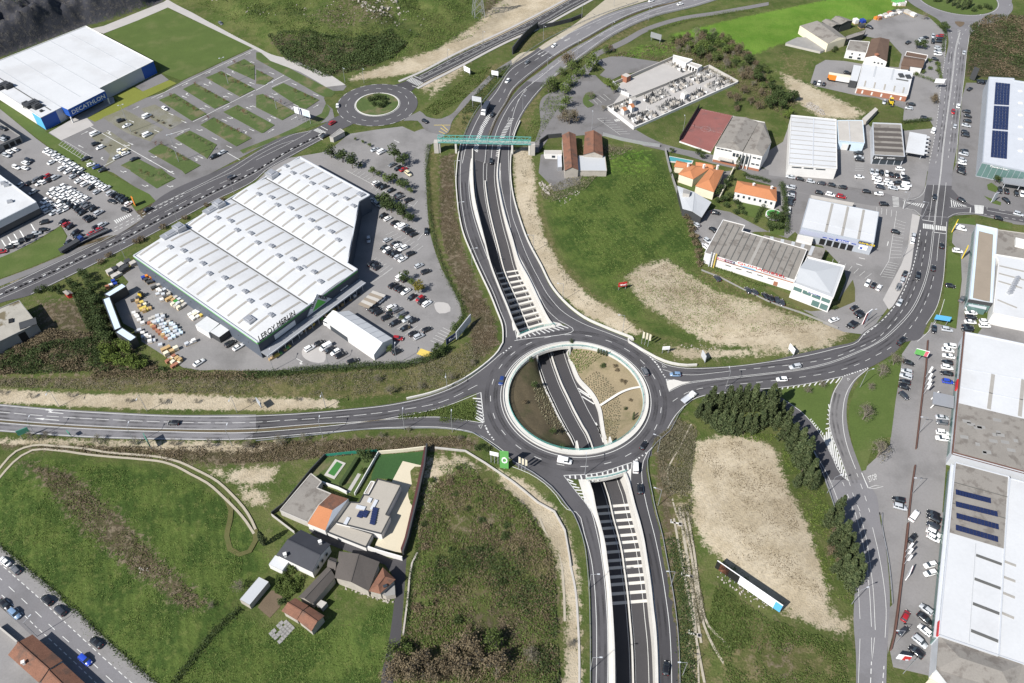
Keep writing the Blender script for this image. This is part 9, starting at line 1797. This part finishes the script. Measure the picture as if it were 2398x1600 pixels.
goods(YQ('580,300 700,250 800,340 680,400'),3,3,['timber','dark_metal','sign_orange','sign_blue'],'at the upper end of the wall');goods(YQ('700,430 880,360 1020,490 860,640'),4,5,['concrete','light_metal','white_wall','dark_metal'],'along the upper yard wall');goods(YQ('900,600 1060,500 1240,640 1080,740'),4,5,['concrete','cream_wall','light_metal','deep_green','timber'],'along the middle yard wall');goods(YQ('1200,800 1310,730 1430,800 1280,870'),3,3,['white_wall','paint_yellow','cream_wall'],'along the lower yard wall');goods(YQ('480,1010 560,990 880,1210 800,1250'),2,7,['concrete','light_metal','white_wall'],'in the shaded lower rack');goods(YQ('900,1420 1020,1330 1150,1420 1010,1520'),4,3,['timber','cream_wall','brick'],'at the bottom fence');goods(YQ('840,1280 1020,1190 1090,1260 930,1370'),3,2,['timber','cream_wall'],'inside the white bay',(1.8,1.5),(1.2,1.8));goods(YQ('1150,1180 1300,1110 1330,1170 1200,1230'),3,1,['light_metal','white_wall'],'by the yard lamp');goods(YQ('130,230 400,80 540,110 230,330'),6,2,['dark_metal','concrete'],'in the corner bay',(2.4,2.2),(1.2,2.2));goods(YQ('90,380 220,330 270,380 110,470'),3,2,['white_wall','brick','sign_blue'],'behind the top rack')
goods(Q(1,2,'110,170 330,20 350,35 130,190'),10,1,['white_wall','paint_yellow','timber','sign_green'],'under the store canopy',(1.2,1.0),(.5,1.0));goods(Q(1,1,'380,1500 980,1090 1000,1110 400,1520'),16,1,['dark_metal','white_wall','paint_yellow','sign_green','timber'],'beside the store front',(1.2,.9),(.4,1.0),.35)
goods(Q(3,0,'960,180 1200,100 1230,130 1010,190'),6,2,['white_wall','sign_orange','dark_metal','brick','concrete'],'in the machinery yard',(2.6,2.0),(1.2,2.2));goods(Q(3,0,'1130,10 1270,20 1250,60 1150,60'),5,3,['white_wall','concrete','dark_metal','sign_green'],'in the scrap yard at the top',(2.2,2.0),(.8,2.0));goods(Q(3,0,'1270,105 1350,140 1330,165 1260,130'),4,1,['white_wall','concrete'],'by the yard fence',(3,2.4),(1.5,2.2));goods(Q(3,0,'770,200 900,180 880,280 770,290'),2,2,['sign_blue','white_wall','dark_metal'],'by the open shed',(2.6,3),(1.6,3))
def rocks(name,label,poly,n,s0,s1,m):
 pl=[(p.x,p.y)for p in poly];b=MB();k=0
 while k<n:
  x=random.uniform(min(p[0]for p in pl),max(p[0]for p in pl));y=random.uniform(min(p[1]for p in pl),max(p[1]for p in pl))
  if not inside(x,y,pl):continue
  k+=1;s=random.uniform(s0,s1)*.62;z=Z[min(NY-1,int((y-gy[0])/CELL)),min(NX-1,int((x-gx[0])/CELL))];i0=len(b.v)
  b.box((x,y,z+s*.25),(s,s*random.uniform(.6,1),s*random.uniform(.5,.9)),random.random()*6);b.v[i0:]=[tuple(c+random.uniform(-.18,.18)*s for c in v)for v in b.v[i0:]]
 o=b.build(name,m);o['kind']='stuff';o['label']=label
rocks('boulders','pale boulders strewn over the hill top',D('815,15 900,20 930,55 860,65 820,40'),90,.8,2.6,'rubble');rocks('boulders','heap of pale boulders at the top edge',D('455,-25 570,-20 545,14 480,10'),80,.8,2.6,'rubble');rocks('boulders','stones scattered along the hill',D('560,0 760,10 1000,60 960,90 700,60 560,50'),90,.5,1.4,'rubble');rocks('rubble','pale rubble heap on the waste ground',Q(3,0,'310,970 400,940 500,1010 530,1070 400,1010'),110,.6,1.6,'rubble');rocks('rubble','builders rubble beside the farm drive',Q(2,1,'240,100 350,110 370,160 330,230 260,170'),50,.5,1.5,'rubble');rocks('rubble','rubble scattered at the field corner',Q(2,1,'420,260 600,170 620,220 440,330'),30,.3,.8,'rubble');rocks('rubble','stones in the old ditch',D('318,1300 345,1305 340,1322 320,1318'),14,.25,.6,'rubble');rocks('rubble','stones along the farm wall',QZ('FM','1400,800 1900,920 2000,1000 1950,1010 1600,920 1380,830'),60,.4,1.0,'rubble');rocks('rubble','stones around the long billboard',Q(2,3,'1850,560 1950,600 2350,850 2300,900 1900,640'),40,.3,.8,'rubble');rocks('rubble','bits of rubble on the sandy edge',D('1560,790 1660,795 1650,805 1560,800'),20,.3,.7,'rubble')
for i,s_ in enumerate(('1480,60 1560,500 1640,900 1700,1250 1760,1567','1560,0 1640,400 1700,800 1760,1050 1850,1250 2000,1480','1600,0 1670,400 1720,780 1800,1050 1950,1200 2150,1450','250,60 330,250 430,420 470,700 480,1000','1530,-40 1600,420 1670,820 1730,1200')):
 struct(MB().ribbon(smooth(Q(2,3,s_)),.7,.30 if i<3 else .2).build('wheel_rut','path_sand'))
sp_=Q(3,2,'930,1292 975,1275 915,1250');o=text(None,'STOP',sp_[0]+Vector((0,0,ZM)),sp_[1]-sp_[0],sp_[2]-sp_[0],(3.4,2.2),'paint_white','stop_marking',.001);o.parent=se3
